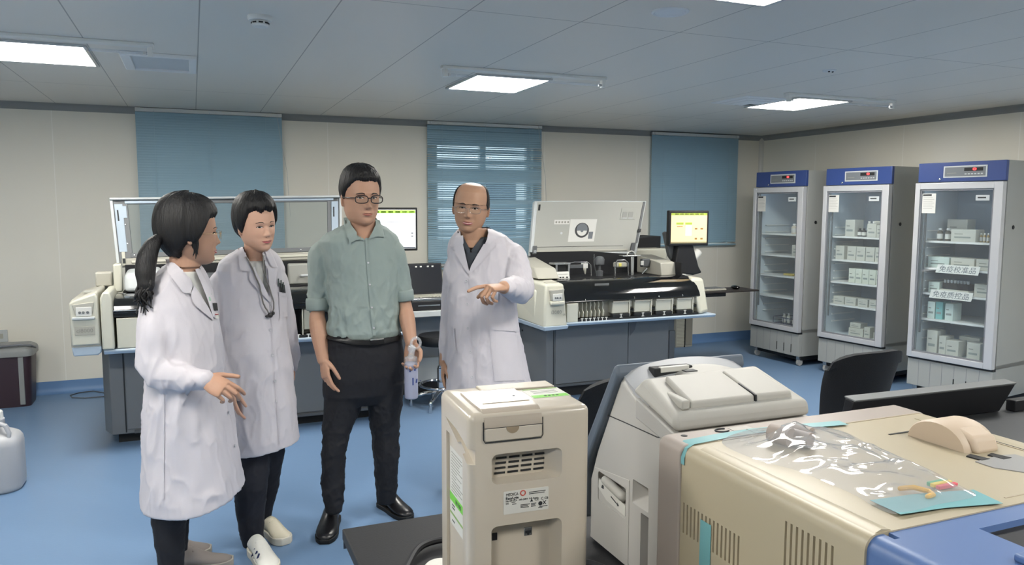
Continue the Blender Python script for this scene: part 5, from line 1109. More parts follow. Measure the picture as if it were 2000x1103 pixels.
def lerp_poly(P, t):
    L = [0]
    for i in range(1, len(P)): L.append(L[-1]+math.dist(P[i], P[i-1]))
    q = t*L[-1]
    for i in range(1, len(P)):
        if q <= L[i] or i == len(P)-1:
            f = (q-L[i-1])/max(1e-9, L[i]-L[i-1]); return (P[i-1][0]+(P[i][0]-P[i-1][0])*f, P[i-1][1]+(P[i][1]-P[i-1][1])*f)
def patch(bvh, A, B, n=14, m=5, off=.004, th=.003, puff=0):
    """cloth patch lying on a surface between two edge polylines, with thickness"""
    top = []; grid = []; hits = []
    for i in range(n+1):
        a = lerp_poly(A, i/n); b = lerp_poly(B, i/n)
        for j in range(m+1):
            t = j/m; x, y = a[0]+(b[0]-a[0])*t, a[1]+(b[1]-a[1])*t; r = shoot(bvh, x, y, off+puff*math.sin(PI*t)); grid.append((x, y, r))
            if r: hits.append((x, y, (r[0]-CAMP).dot(FWD)))
    if not hits: return None
    pts = [g[2][0] if g[2] else CAMP+ray(g[0], g[1])*min(hits, key=lambda h: (h[0]-g[0])**2+(h[1]-g[1])**2)[2] for g in grid]
    top = [pts[i*(m+1):(i+1)*(m+1)] for i in range(n+1)]
    mb = MB(); vs = []; back = []
    for row in top:
        for p in row: vs.append(p); back.append(p+(p-CAMP).normalized()*th)
    N = len(vs); W_ = m+1; fs = []
    for i in range(n):
        for j in range(m):
            a = i*W_+j; fs.append((a, a+1, a+W_+1, a+W_)); fs.append((a+N, a+W_+N, a+W_+1+N, a+1+N))
    for i in range(n):
        a = i*W_; fs.append((a, a+W_, a+W_+N, a+N)); a = i*W_+m; fs.append((a, a+N, a+W_+N, a+W_))
    for j in range(m): fs.append((j, j+N, j+1+N, j+1)); a = n*W_+j; fs.append((a, a+1, a+1+N, a+N))
    return mb.add(vs+back, fs)
def cutpoly(me, poly, facing=.0):
    """open a garment: drop the faces whose centre, as seen from the front, is inside poly"""
    bm = bmesh.new(); bm.from_mesh(me); kill = []
    def inside(x, y):
        c = False; j = len(poly)-1
        for i in range(len(poly)):
            if (poly[i][1] > y) != (poly[j][1] > y) and x < (poly[j][0]-poly[i][0])*(y-poly[i][1])/(poly[j][1]-poly[i][1])+poly[i][0]: c = not c
            j = i
        return c
    for f in bm.faces:
        c = f.calc_center_median()
        if f.normal.dot(CAMP-c) > facing:
            q = topx(c)
            if inside(q[0], q[1]): kill.append(f)
    bmesh.ops.delete(bm, geom=kill, context='FACES'); bm.to_mesh(me); bm.free()
# ---- head
HP = [  # z, half width, front, back (metres, z=0 at the eyes)
 (.121, .006, .004, .012), (.118, .030, .030, .042), (.110, .046, .052, .066), (.097, .059, .070, .083), (.080, .068, .082, .094), (.060, .0735, .089, .100), (.040, .0765, .0925, .103), (.020, .0775, .094, .1035),
 (0, .0765, .0930, .101), (-.020, .0745, .0930, .094), (-.040, .0715, .0930, .084), (-.060, .067, .0925, .070), (-.078, .060, .0905, .054), (-.094, .0515, .0880, .040), (-.107, .041, .0835, .028), (-.116, .029, .076, .018), (-.122, .012, .058, .004)]
def hp(z):
    if z >= HP[0][0]: return HP[0][1:]
    for i in range(len(HP)-1):
        a, b = HP[i], HP[i+1]
        if a[0] >= z >= b[0]:
            t = (a[0]-z)/(a[0]-b[0]); return tuple(a[k]+(b[k]-a[k])*t for k in (1, 2, 3))
    return HP[-1][1:]
def headpt(phi, z, wide=1.0, jaw=1.0, off=0, nose=1.0):
    """surface point; phi = 0 is straight ahead (-y), positive to the person's left (+x)"""
    w, f, b = hp(z); w *= wide*(1 if z > -.04 else 1+(jaw-1)*min(1, (-.04-z)/.05)); s, c = math.sin(phi), math.cos(phi)
    e = 2.25 if c > 0 else 2.05
    k = (abs(s)**e+abs(c)**e)**(-1/e); x = w*s*k; y = -f*c*k if c > 0 else -b*c*k
    if c > 0:
        g = lambda x0, z0, sx, sz: math.exp(-((x-x0)/sx)**2-((z-z0)/sz)**2)
        d = 0
        d += nose*(.0075*g(0, -.008, .0075, .016)+.0165*g(0, -.030, .0085, .0125)+.007*g(0, -.038, .010, .007)+.0055*(g(.0125, -.037, .006, .006)+g(-.0125, -.037, .006, .006))-.002*g(0, .006, .008, .006))
        d += -.0085*(g(.031, .002, .014, .009)+g(-.031, .002, .014, .009))+.0045*(g(.028, .021, .018, .006)+g(-.028, .021, .018, .006))
        d += .0040*(g(.043, -.028, .018, .017)+g(-.043, -.028, .018, .017))-.003*(g(.030, -.052, .008, .012)+g(-.030, -.052, .008, .012))
        d += .0048*g(0, -.0625, .017, .0042)+.0056*g(0, -.0735, .014, .0042)-.0032*g(0, -.0680, .020, .0018)-.0035*g(0, -.084, .018, .005)+.0045*g(0, -.103, .020, .010)
        y -= d
    if off:
        v = Vector((x, y, z*.9)); L = v.length; v = v*(1+off/max(L, .02)); return Vector((v.x, v.y, v.z/.9))
    return Vector((x, y, z))
class Head:
    def __init__(s, P, x, y, off, scale, yaw, pitch=0, roll=0, wide=1.0, jaw=1.0, nose=1.0):
        s.c = P.P(x, y, off); s.s = scale; s.wide, s.jaw, s.nose = wide, jaw, nose; s.P = P
        s.R = Matrix.Rotation(math.radians(yaw), 3, 'Z') @ Matrix.Rotation(math.radians(pitch), 3, 'X') @ Matrix.Rotation(math.radians(roll), 3, 'Y')
    def w(s, v): return s.c + s.R @ (Vector(v)*s.s)
    def pt(s, phi, z, off=0): return s.w(headpt(phi, z, s.wide, s.jaw, off, s.nose))
    def add(s, mb, ears=True):
        K = 90; Z = [HP[0][0]-(HP[0][0]-HP[-1][0])*i/96 for i in range(97)]
        mb.rings([[s.pt(2*PI*j/K, z) for j in range(K)] for z in Z])
        if ears:
            for sx in (-1, 1):
                M_ = s.R @ Matrix.Rotation(sx*.35, 3, 'Z') @ Matrix.Rotation(-.12, 3, 'X')
                mb.ell(s.w((sx*.079*s.wide, .012, -.010)), tuple(q*s.s for q in (.0065, .017, .031)), M_, 14, 10)
                mb.ell(s.w((sx*.0775*s.wide, .008, -.032)), tuple(q*s.s for q in (.006, .010, .012)), M_, 12, 8)
        # throat block under the jaw
        mb.rings([[s.w((a*.047*math.cos(2*PI*j/24), .018+a*.055*math.sin(2*PI*j/24), z)) for j in range(24)] for z, a in ((-.02, .9), (-.06, 1), (-.11, 1.02), (-.13, 1.02))])
    def front(s, x, z, off=.0012):
        """point on the face surface in front of head coordinates (x, z)"""
        lo, hi = -1.5, 1.5
        for _ in range(26):
            mid = (lo+hi)/2
            if headpt(mid, z, s.wide, s.jaw, 0, s.nose).x < x: lo = mid
            else: hi = mid
        v = headpt((lo+hi)/2, z, s.wide, s.jaw, 0, s.nose); v.y -= off; return s.w(v)
    def disc(s, mb, A, B, n=12, m=4, off=.001, th=.0012, bulge=0):
        """patch between lower edge A and upper edge B (lists of (x, z))"""
        vs, fs = [], []
        for i in range(n+1):
            a = lerp_poly(A, i/n); b = lerp_poly(B, i/n)
            for j in range(m+1): vs.append(s.front(a[0]+(b[0]-a[0])*j/m, a[1]+(b[1]-a[1])*j/m, off+bulge*math.sin(PI*j/m)*math.sin(PI*i/n)))
        N = len(vs); bk = [v + (s.R @ Vector((0, th*s.s*2, 0))) for v in vs]; W_ = m+1
        for i in range(n):
            for j in range(m):
                a = i*W_+j; fs.append((a, a+W_, a+W_+1, a+1)); fs.append((a+N, a+1+N, a+W_+1+N, a+W_+N))
        for i in range(n):
            a = i*W_; fs.append((a, a+N, a+W_+N, a+W_)); a = i*W_+m; fs.append((a, a+W_, a+W_+N, a+N))
        for j in range(m): fs.append((j, j+1, j+1+N, j+N)); a = n*W_+j; fs.append((a, a+N, a+1+N, a+1))
        return mb.add(vs+bk, fs)
    def face(s, body, lipc, browc, eye_h=.0046, brow_t=.0036, smile=0, open_=0, blush=None, browz=.019, eyex=.031):
        P = s.P; m_eye = M('eye_white', 'CFC8C2', .2); m_iris = M('iris_dark', '20140F', .1, coat=.5); m_lash = M('lash_dark', '1A1311', .6)
        arc = lambda x0, x1, z0, h, n=10, p=1.0: [(x0+(x1-x0)*i/n, z0+h*math.sin(PI*i/n)**p) for i in range(n+1)]
        for sx in (-1, 1):
            c = sx*eyex; e = P.part('eye', s.disc(MB(), arc(c-.0135, c+.0135, .0005, -eye_h*.55), arc(c-.0135, c+.0135, .0005, eye_h), 14, 4, .0012, .0008, .0012), m_eye, body)
            ic = c-.001; P.part('iris', s.disc(MB(), [(ic-.0060+.0120*i/8, .001-min(eye_h*.5, .0060*math.sin(PI*i/8))) for i in range(9)], [(ic-.0060+.0120*i/8, .001+min(eye_h*.85, .0060*math.sin(PI*i/8))) for i in range(9)], 8, 3, .0030, .0006), m_iris, e)
            P.part('eyelid_line', s.disc(MB(), arc(c-.0155, c+.0155, .0008, eye_h*.95), [(x, z+.0026) for x, z in arc(c-.0155, c+.0155, .0010, eye_h*.95)], 12, 2, .0022, .0008), m_lash, e)
            b0, b1 = (c-sx*.015, c+sx*.018)
            A = [(b0+(b1-b0)*i/10, browz+.004*math.sin(PI*(i/10)**.8)) for i in range(11)]; B = [(x, z+brow_t*(1-.55*abs(i/10-.25))) for i, (x, z) in enumerate(A)]
            if sx < 0: A, B = A[::-1], B[::-1]
            P.part('eyebrow', s.disc(MB(), A, B, 12, 2, .0018, .0012), browc, body)
        wd = .0235+smile*.003; up = [( -wd+2*wd*i/16, -.0680+smile*.0035*abs(i/8-1)**1.5) for i in range(17)]
        ul = [(x, z+.0052*(1-abs(i/8-1)**2.2)-(.0012 if i == 8 else 0)) for i, (x, z) in enumerate(up)]; ll = [(x, z-open_-.0068*(1-abs(i/8-1)**2.4)) for i, (x, z) in enumerate(up)]
        mo = P.part('lips', s.disc(MB(), up, ul, 16, 3, .0012, .001, .0014), lipc, body)
        lo = [(x, z-open_*(1-abs(i/8-1)**2)) for i, (x, z) in enumerate(up)]
        P.part('lower_lip', s.disc(MB(), ll, lo, 16, 3, .0012, .001, .0018), lipc, mo)
        P.part('mouth_line', s.disc(MB(), [(x, z-.0007) for x, z in lo], [(x, z+.0008) for x, z in up], 16, 2, .0014, .0005), M('mouth_dark', '4A2220', .5) if open_ < .003 else M('teeth_white', 'D9CFC4', .3), mo)
        for sx in (-1, 1): P.part('nostril', s.disc(MB(), [(sx*.0075-.003+.006*i/6, -.0455-.0012*math.sin(PI*i/6)) for i in range(7)], [(sx*.0075-.003+.006*i/6, -.0455+.0012*math.sin(PI*i/6)) for i in range(7)], 6, 2, .0006, .0005), M('nostril_dark', '5A2F26', .7), body)
    def hair(s, body, mat, zb, zt=None, thick=lambda p, t: .012, K=120, Mr=26, jag=.003, seed=1, strand=.0012, name='hair'):
        """shell over the scalp from zt(phi) (crown by default) down to the hairline zb(phi)"""
        r = random.Random(seed); J = [r.uniform(-1, 1) for _ in range(K)]
        outer, inner = [], []
        for i in range(Mr+1):
            t = i/Mr; ro, ri = [], []
            for j in range(K):
                ph = 2*PI*j/K; pw = ph if ph <= PI else ph-2*PI
                top = .1209 if zt is None else zt(pw); bot = zb(pw)+jag*J[j]*(.5+.5*math.sin(j*1.7)); 
                a = (1-t)**1.0; z = bot+(top-bot)*(1-(1-a)**(1.7 if zt is None else 1)) if zt is None else bot+(top-bot)*a
                z = max(min(z, .1209), -.121)
                edge = min(1, (t)/.12) if zt is not None else 1
                e2 = min(1, (1-t)/.10+.25)
                th_ = thick(pw, t)*edge*e2+.0015+strand*math.sin(j*2.9+3*math.sin(t*5+J[j]))*e2
                po = s.pt(ph, z, th_/1.0); ro.append(po); ri.append(s.pt(ph, z, -.004))
            outer.append(ro); inner.append(ri)
        mb = MB(); mb.rings(outer+inner[::-1]+([outer[0]] if zt is not None else []), True, False)
        return s.P.part(name, mb, mat, body, smooth=80)
    def glasses(s, parent, mat, w=.027, h=.016, rim=.0016, cz=-.003, half=False, lens=True, squ=3.0, nm='glasses'):
        P = s.P; g = MB(); yf = headpt(0, -.005).y-.006
        front = lambda x, z: s.w((x, yf-.006+abs(x)*.12, z+cz))
        loops = []
        for sx in (-1, 1):
            c = sx*.0345; L = []
            for i in range(33):
                a = 2*PI*i/32; ca, sa = math.cos(a), math.sin(a); k = (abs(ca)**squ+abs(sa)**squ)**(-1/squ); L.append(front(c+w*ca*k, h*sa*k))
            loops.append(L); g.tube(L, rim*s.s, 6, False)
        g.tube([front(-.0345+w, .004), front(0, .006), front(.0345-w, .004)], rim*s.s, 6)
        for sx in (-1, 1): g.tube([front(sx*(.0345+w), .006), s.w((sx*.076, -.062, .004+cz)), s.w((sx*.083*s.wide, -.01, .003+cz)), s.w((sx*.083*s.wide, .018, -.002))], rim*s.s, 6)
        o = P.part(nm, g, mat, parent)
        if lens:
            for L in loops:
                c = sum(L[:-1], Vector())/32; mb = MB(); f = s.R @ Vector((0, -.0004, 0))
                mb.rings([[c+(p-c)*.01+f for p in L[:-1]], [p+f for p in L[:-1]], [p-f for p in L[:-1]], [c+(p-c)*.01-f for p in L[:-1]]]); P.part('lens', mb, glassmat('spectacle_lens', (.98, .99, .99), .5, .02, .0), o)
        return o
# ---- hands
def hand(mb, wrist, d, n, size=1.0, thumb=1, curl=(.25, .3, .35, .4), spread=.06, tcurl=.2, tout=.8, palm=1.0, ti=0):
    """palm, four fingers, thumb; d = direction of the fingers, n = way the palm faces, thumb = +-1 side along d x n"""
    d = Vector(d).normalized(); n = (Vector(n)-d*Vector(n).dot(d)).normalized(); t = d.cross(n)*thumb; W = Vector(wrist); z = size
    pal = []
    for k, (u, hw, ht) in enumerate(((-.012, .026, .019), (.0, .0265, .0185), (.022, .033, .016), (.05, .040, .0145), (.075, .041, .0125), (.088, .037, .0095))):
        c = W+d*u*z; pal.append([c+t*(hw*z*palm*math.cos(2*PI*j/20))+n*(ht*z*math.sin(2*PI*j/20)) for j in range(20)])
    mb.rings(pal)
    FL = ((.043, .026, .021), (.048, .030, .023), (.044, .028, .022), (.035, .021, .019)); RR = (.0088, .0092, .0088, .0078)
    for i in range(4):
        off = (.031-.0205*i)*z; base = W+d*((.080, .084, .081, .074)[i]*z)+t*off; a = 0; q = base-d*.018*z; pts = [q, base]; rad = [RR[i]*1.0*z, RR[i]*z]
        dirv = (d+t*spread*(1.5-i)).normalized(); cur = curl[i] if not isinstance(curl[i], tuple) else None
        for k, L in enumerate(FL[i]):
            a += curl[i][k] if cur is None else cur*(1.0, 1.3, .8)[k]
            dv = dirv*math.cos(a)+n*math.sin(a); half = pts[-1]+dv*L*z*.5; pts.append(half); rad.append(RR[i]*z*(1.0, .95, .9)[k]); pts.append(pts[-2]+dv*L*z); rad.append(RR[i]*z*(.99, .93, .80)[k])
        mb.tube(pts, rad, 10)
    b = W+d*.020*z+t*.026*z+n*.006*z; v1 = (d*.75+t*tout+n*.35).normalized(); v2 = (d*.95+t*(tout*.45-tcurl*.3)+n*(.25+tcurl)).normalized(); v3 = (d*1.0+t*(tout*.2-tcurl*.5)+n*(.25+tcurl*1.6)).normalized()
    p1 = b+v1*.040*z; p2 = p1+v2*.032*z; p3 = p2+v3*.024*z; mb.tube([b-v1*.01*z, b.lerp(p1, .5), p1, p1.lerp(p2, .5), p2, p3], [.0135*z, .0135*z, .0105*z, .0098*z, .0096*z, .0080*z], 12)
    return W+d*.06*z+n*.02*z
def limb(mb, pts, rad, n=18, sub=5):
    """smooth tapering limb through joints"""
    P = [Vector(p) for p in pts]; out, rr = [], []
    for i in range(len(P)-1):
        p0, p1, p2, p3 = P[max(i-1, 0)], P[i], P[i+1], P[min(i+2, len(P)-1)]
        for k in range(sub):
            t = k/sub; out.append(.5*((2*p1)+(p2-p0)*t+(2*p0-5*p1+4*p2-p3)*t*t+(3*p1-p0-3*p2+p3)*t**3)); rr.append(rad[i]+(rad[i+1]-rad[i])*(t*t*(3-2*t)))
    out.append(P[-1]); rr.append(rad[-1]); mb.tube(out, rr, n); return out
def shoe(P, heel, toe, w, h, mat, solemat, name='shoe', sport=False, parent=None, lace=None):
    """lofted shoe from heel to toe on the floor"""
    heel, toe = Vector(heel), Vector(toe); d = toe-heel; L = d.length; d.normalize(); s = Vector((-d.y, d.x, 0)); up = Vector((0, 0, 1)); mb = MB(); R = []
    prof = [(0, .55, .62), (.05, .80, .86), (.15, .88, 1.0), (.28, .86, 1.02), (.40, .88, .92), (.52, .97, .70), (.65, 1.05, .52), (.78, 1.05, .42), (.90, .88, .35), (.97, .60, .27), (1.0, .25, .16)]
    for u, a, b in prof:
        c = heel+d*L*u; R.append([c+s*(w*a*math.cos(t)*(1 if math.sin(t) < 0 else (1-.25*math.sin(t))))+up*(.016+h*b*.5+h*b*.5*math.sin(t)) for t in [2*PI*j/24 for j in range(24)]])
    up_ = P.part(name, mb.rings(R), mat, parent, smooth=70); mb = MB(); R = []
    for u, a, b in prof:
        c = heel+d*L*(u*1.02-.01); ww = w*max(a, .45)*1.05; hz = .022+(.012 if sport else 0)
        R.append([c+s*ww+up*.0, c+s*ww*1.02+up*hz, c-s*ww*1.02+up*hz, c-s*ww+up*.0])
    P.part('sole', mb.rings(R), solemat, up_, bevel=.003)
    for i in range(4):
        u = .36+i*.07; c = heel+d*L*u; z = .016+h*(1.0-(u-.30)*1.75)
        P.part('lace', MB().tube([c+s*w*.45+up*(z-.006), c+up*(z+.004), c-s*w*.45+up*(z-.006)], .0035, 6), lace or mat, up_)
    return up_
def skinmat(name, col): 
    m = M(name, col, .48, bump=.04, bscale=300, vary=.07, vscale=18, spec=.35)
    m.node_tree.nodes['Principled BSDF'].inputs['Subsurface Weight'].default_value = .06; m.node_tree.nodes['Principled BSDF'].inputs['Subsurface Radius'].default_value = (.012, .005, .003)
    return m
m_hair = M('black_hair', '0D0B0C', .55, bump=.5, bscale=150, stretch=(1, 1, .12), vary=.5, vscale=60, spec=.5)
m_coat = M('lab_coat_white', 'C0BCC1', .7, bump=.10, bscale=500, vary=.015)
m_btn = M('button_pearl', 'B9B8BC', .5); m_tee = M('white_tee', 'C9C8C3', .8)
m_trou = M('black_trousers', '14151B', .8, bump=.1, bscale=400); m_trou2 = M('navy_black_trousers', '171A24', .8, bump=.1, bscale=400)
def fabric(me, amp, scale, seed, mask=None, dirs=(1, 1, 1)):
    """wrinkle a garment along its normals: broad swells plus sharper creases"""
    p = getco(me); n = getno(me); q = (p-p.mean(0))*np.array(dirs)*scale
    d = amp*(.45*np_noise(q, seed, 3)+.8*(crease(q*.9+3, seed+5, 3)-.5)+.35*(crease(q*1.9+1, seed+8, 3)-.5))
    if mask is not None: d = d*mask(p)
    zlo = p[:, 2].min(); d = d*np.clip((p[:, 2]-zlo)/.06, .15, 1)
    setco(me, p+n*d[:, None])
def armmask(joint, r, lo=1.0, hi=2.0):
    j = np.array(joint)
    return lambda p: lo+(hi-lo)*np.exp(-((np.linalg.norm(p-j, axis=1)/r)**2))
# ================================================================ MAN IN THE SAGE SHIRT
P = Person('man', (.70, 3.62), 'person in sage green shirt and black trousers, arms down, holding a bottle', math.radians(4))
m_sk = skinmat('skin_man', 'B38C75'); m_lip = M('lip_man', '9A5F56', .4)
m_shirt = M('sage_shirt', '86928E', .75, bump=.12, bscale=500, vary=.03)
H_ = Head(P, 704, 385, .01, 1.05, 9, 4, 0, 1.02, 1.10, 1.35)
body = MB(); H_.add(body)
body.rings([P.ring(430, 682, 736, .95, -.01), P.ring(452, 679, 738, .95, -.015), P.ring(468, 665, 752, .9, -.02)])
body.rings([P.ring(462, 678, 740, .7, -.02), P.ring(490, 656, 760, .48, -.03), P.ring(540, 660, 758, .48, -.03), P.ring(640, 665, 755, .48, -.03), P.ring(700, 660, 760, .5, -.02), P.ring(760, 660, 765, .5, -.02)])
Rsh, Rel, Rwr = P.P(640, 500, -.02), P.P(621, 600, -.03), P.P(632, 702, .02)
Lsh, Lel, Lwr = P.P(768, 500, -.02), P.P(790, 590, -.03), P.P(803, 668, .05)
Rwr = P.P(632, 702, .055)
limb(body, [Rsh, Rel, P.P(622, 640, .01), Rwr], [.026, .034, .041, .030]); limb(body, [Lsh, Lel, P.P(795, 622, 0), Lwr], [.024, .031, .038, .029])
hand(body, Rwr, P.P(640, 768, .10)-Rwr, P.side*.9+P.h*.5, .98, 1, ((.25, .3, .2), (.35, .4, .25), (.45, .5, .3), (.5, .5, .3)), .05, .15, .5)
bot = P.P(803, 735, .075)
hand(body, Lwr, P.P(806, 712, .07)-Lwr+Vector((0, 0, -.02)), -P.side*.35-P.h*.9, .98, -1, ((.55, .9, .5),)*4, .02, .5, .7)
LR = [(745, 634, 712, 0), (775, 633, 713, 0), (810, 631, 700, .01), (850, 629, 683, .03), (885, 627, 676, .04), (934, 626, 674, .04), (970, 630, 672, .05), (1000, 636, 668, .06)]
LL = [(745, 716, 790, 0), (775, 716, 787, 0), (810, 719, 783, 0), (850, 726, 779, 0), (892, 729, 780, 0), (930, 732, 777, -.01), (960, 734, 775, -.02), (980, 736, 772, -.03)]
for rows, off in ((LR, 0), (LL, -.03)): body.rings([P.ring(y, a+.22*(b-a), b-.22*(b-a), 1, off+o_) for y, a, b, o_ in rows])
me = remesh(body, 'body', .0032, 2); B = P.obj('body', me, m_sk)
H_.face(B, m_lip, m_hair, .0042, .0048, 0, 0, browz=.0165)
# hair: short, full on top, fringe on the forehead
def zb(p):
    a = abs(p)
    if a < .75: return .074+.003*math.sin(p*9)
    if a < 1.25: return .074-(a-.75)*.086
    if a < 1.45: return .031-(a-1.25)*.20
    if a < 1.75: return -.009+(a-1.45)*.05
    return .006-(a-1.75)*.062 if a < 2.6 else -.047
H_.hair(B, m_hair, zb, None, lambda p, t: .020*(1-t)**.7+.006+.006*math.exp(-(p/.6)**2)*(t), seed=4, jag=.004)
H_.glasses(B, M('dark_frame', '1C1517', .3), .0275, .0165, .0023, -.003)
# shirt
sh = MB(); sh.rings([P.ring(431, 686, 734, .95, -.015, grow=.006), P.ring(438, 674, 744, .90, -.02), P.ring(448, 654, 760, .72, -.02), P.ring(458, 636, 774, .62, -.02), P.ring(470, 624, 782, .56, -.02), P.ring(490, 630, 783, .57, -.02), P.ring(530, 638, 785, .60, -.02), P.ring(580, 641, 782, .62, -.02), P.ring(620, 640, 783, .66, -.02), P.ring(645, 638, 786, .68, -.02), P.ring(655, 642, 782, .64, -.015, tilt=-.03), P.ring(662, 650, 774, .58, -.02, tilt=-.03)])
limb(sh, [P.P(641, 480, -.02), P.P(625, 500, -.02), P.P(621, 550, -.03), P.P(620, 598, -.035)], [.040, .056, .051, .048], 24)
limb(sh, [P.P(766, 480, -.02), P.P(777, 500, -.02), P.P(785, 545, -.03), P.P(789, 575, -.03)], [.038, .042, .040, .041], 24)
me = remesh(sh, 'shirt', .006, 3)
ms_ = armmask(P.P(640, 560), .16, .9, 1.6); fabric(me, .0085, 7, 11, lambda p: ms_(p)*(.6+.8*(p[:, 2] < 1.08)), (1, 1, .55))
bv = bvh_of(me)
cutpoly(me, [(684, 425), (740, 425), (738, 452), (731, 462), (712, 466), (697, 460), (686, 450)])
S = P.obj('shirt', me, m_shirt)
for A, Bp in (([(671, 425), (672, 440), (680, 466), (683, 476)], [(683, 424), (686, 440), (697, 455), (697, 463)]), ([(697, 463), (688, 472), (683, 476)], [(712, 470), (700, 466), (697, 464)])):
    q = patch(bv, A, Bp, 10, 5, .008, .004)
    if q: P.part('collar', q, m_shirt, S)
for A, Bp in (([(733, 428), (733, 445), (735, 455), (740, 462)], [(742, 430), (746, 445), (749, 456), (750, 463)]), ([(733, 440), (726, 455), (718, 468)], [(740, 462), (733, 462), (718, 468)])):
    q = patch(bv, A, Bp, 10, 5, .008, .004)
    if q: P.part('collar', q, m_shirt, S)
# collar stand round the neck
mb = MB(); R = []
for k, (y, g, z) in enumerate(((462, .012, 0), (440, .008, 0), (436, .004, 0), (440, .0, 0), (462, .002, 0))): R.append(P.ring(y, 680, 741, .95, -.022, grow=g, tilt=-.85))
P.part('collar_stand', mb.rings(R, caps=False), m_shirt, S)
q = patch(bv, [(713, 468), (716, 520), (722, 590), (728, 655)], [(718, 468), (722, 520), (728, 590), (734, 655)], 30, 2, .003, .002); P.part('placket', q, m_shirt, S)
for x, y in ((719, 513), (722, 556), (726, 600), (730, 640)):
    r = shoot(bv, x, y, .006); P.part('button', MB().ell(r[0], (.005, .0022, .005), None, 10, 6), m_btn, S)
for pts, r0 in ((((596, 571), (641, 571), 18), .056), (((596, 598), (640, 602), 16), .0555)):
    pass
def cuff(P, par, a, b, r, mat, h=.5):
    a, b = Vector(a), Vector(b); n = 3
    R = []; d = (b-a).normalized(); u = d.cross(Vector((0, 1, 0))).normalized(); w = d.cross(u)
    for f, g in ((0, .0), (.0, .004), (.15, .007), (.5, .0085), (.9, .007), (1, .003), (1, -.004), (.6, -.006)):
        c = a.lerp(b, f); R.append([c+u*((r+g+.0015*math.sin(j*1.3+f*5))*math.cos(2*PI*j/30))+w*((r+g)*math.sin(2*PI*j/30)) for j in range(30)])
    return P.part('rolled_cuff', MB().rings(R, caps=False), mat, par, smooth=80)
cuff(P, S, P.P(620, 582, -.035), P.P(620.5, 606, -.03), .0465, m_shirt); cuff(P, S, P.P(788, 566, -.03), P.P(790.5, 587, -.03), .039, m_shirt)
# trousers
tr = MB(); tr.rings([P.ring(652, 639, 784, .62, -.02), P.ring(690, 634, 789, .64, -.02), P.ring(730, 632, 791, .64, -.02), P.ring(765, 632, 789, .60, -.02), P.ring(785, 640, 780, .50, -.02)])
def leg(mb, rows, off, r=1.05):
    mb.rings([P.ring(y, a, b, r, off+o_, n=30, e=2.1) for (y, a, b, o_) in rows])
leg(tr, LR, 0)
leg(tr, LL, -.03)
me = remesh(tr, 'trousers', .006, 3); fabric(me, .0045, 8, 31, lambda p: .5+.9*(p[:, 2] < .6), (1, 1, 1)); T_ = P.obj('trousers', me, m_trou)
bt = bvh_of(me)
q = patch(bt, [(641, 653), (690, 664), (735, 665), (783, 654)], [(641, 662), (690, 673), (735, 674), (783, 663)], 30, 3, .016, .012); P.part('belt', q, M('belt_black', '0E0E10', .35), T_)
q = patch(bt, [(722, 663), (748, 660)], [(723, 672), (749, 669)], 6, 3, .021, .005); bk = P.part('belt_buckle', q, M('buckle_grey', '2B2B2E', .25, metal=.6), T_)
q = patch(bt, [(722, 663), (748, 660)], [(722, 665), (748, 662)], 6, 1, .0225, .0015); P.part('buckle_edge', q, m_chrome, bk)
m_sho = M('black_leather', '17171A', .3, spec=.6)
f1 = onZ(655, 1000, .06); 
shoe(P, onZ(651, 1012, .0).xy.to_3d(), onZ(634, 1052, 0).xy.to_3d()+Vector((-.01, -.06, 0)), .047, .085, m_sho, M('sole_black', '0D0D0E', .6), 'shoe')
a = onZ(745, 985, 0); b = onZ(800, 1016, 0); shoe(P, a.xy.to_3d(), b.xy.to_3d(), .045, .09, m_sho, M('sole_black', '0D0D0E', .6), 'shoe')
# water bottle held in the left hand
c = P.P(803, 735, .095); Bo = empty('water_bottle', (c.x, c.y, c.z-.105), 0, 'frosted water bottle with raised looped lid, held in the hand of the man in green', 'bottle')
m_fro = M('frosted_plastic', 'B9BCD2', .35, trans=.35, vary=.05); m_clr = glassmat('clear_lid', (.95, .95, .96), 2.2, .05, .25)
MB().lathe([(.026, 0), (.031, .004), (.032, .01), (.032, .155), (.030, .168), (.024, .175)], n=32).build('bottle_body', m_fro, Bo, smooth=50)
MB().lathe([(.029, .166), (.030, .17), (.030, .195), (.026, .20), (.016, .203)], n=32).build('screw_collar', m_clr, Bo)
MB().tube([(.0+.0, -.0, .205), (.006, 0, .225), (.010, 0, .24)], [.016, .013, .014], 14).build('spout', m_clr, Bo)
MB().tube([(.024+.022*math.cos(2*PI*i/20), 0, .262+.026*math.sin(2*PI*i/20)) for i in range(21)], .007, 8, False).build('carry_loop', m_clr, Bo)
MB().ell((.002, 0, .238), (.018, .012, .022)).build('flip_lid', m_clr, Bo)
m_bl = M('print_blue', '3D4C86', .5)
for x, z in ((-.012, .138), (.010, .142)): MB().ell((x, -math.sqrt(.0325**2-x*x)+.0005, z), (.005, .0015, .006), None, 10, 6).build('printed_mark', m_bl, Bo)
for a_ in (0, 1, 2): MB().box(-.003+a_*.004, .0+a_*.004+.003, -.0332, -.0315, .07+a_*.012, .105-a_*.004, Matrix.Rotation(.15*a_, 4, 'Y') @ Matrix.Identity(4)).build('printed_figure', m_bl, Bo)
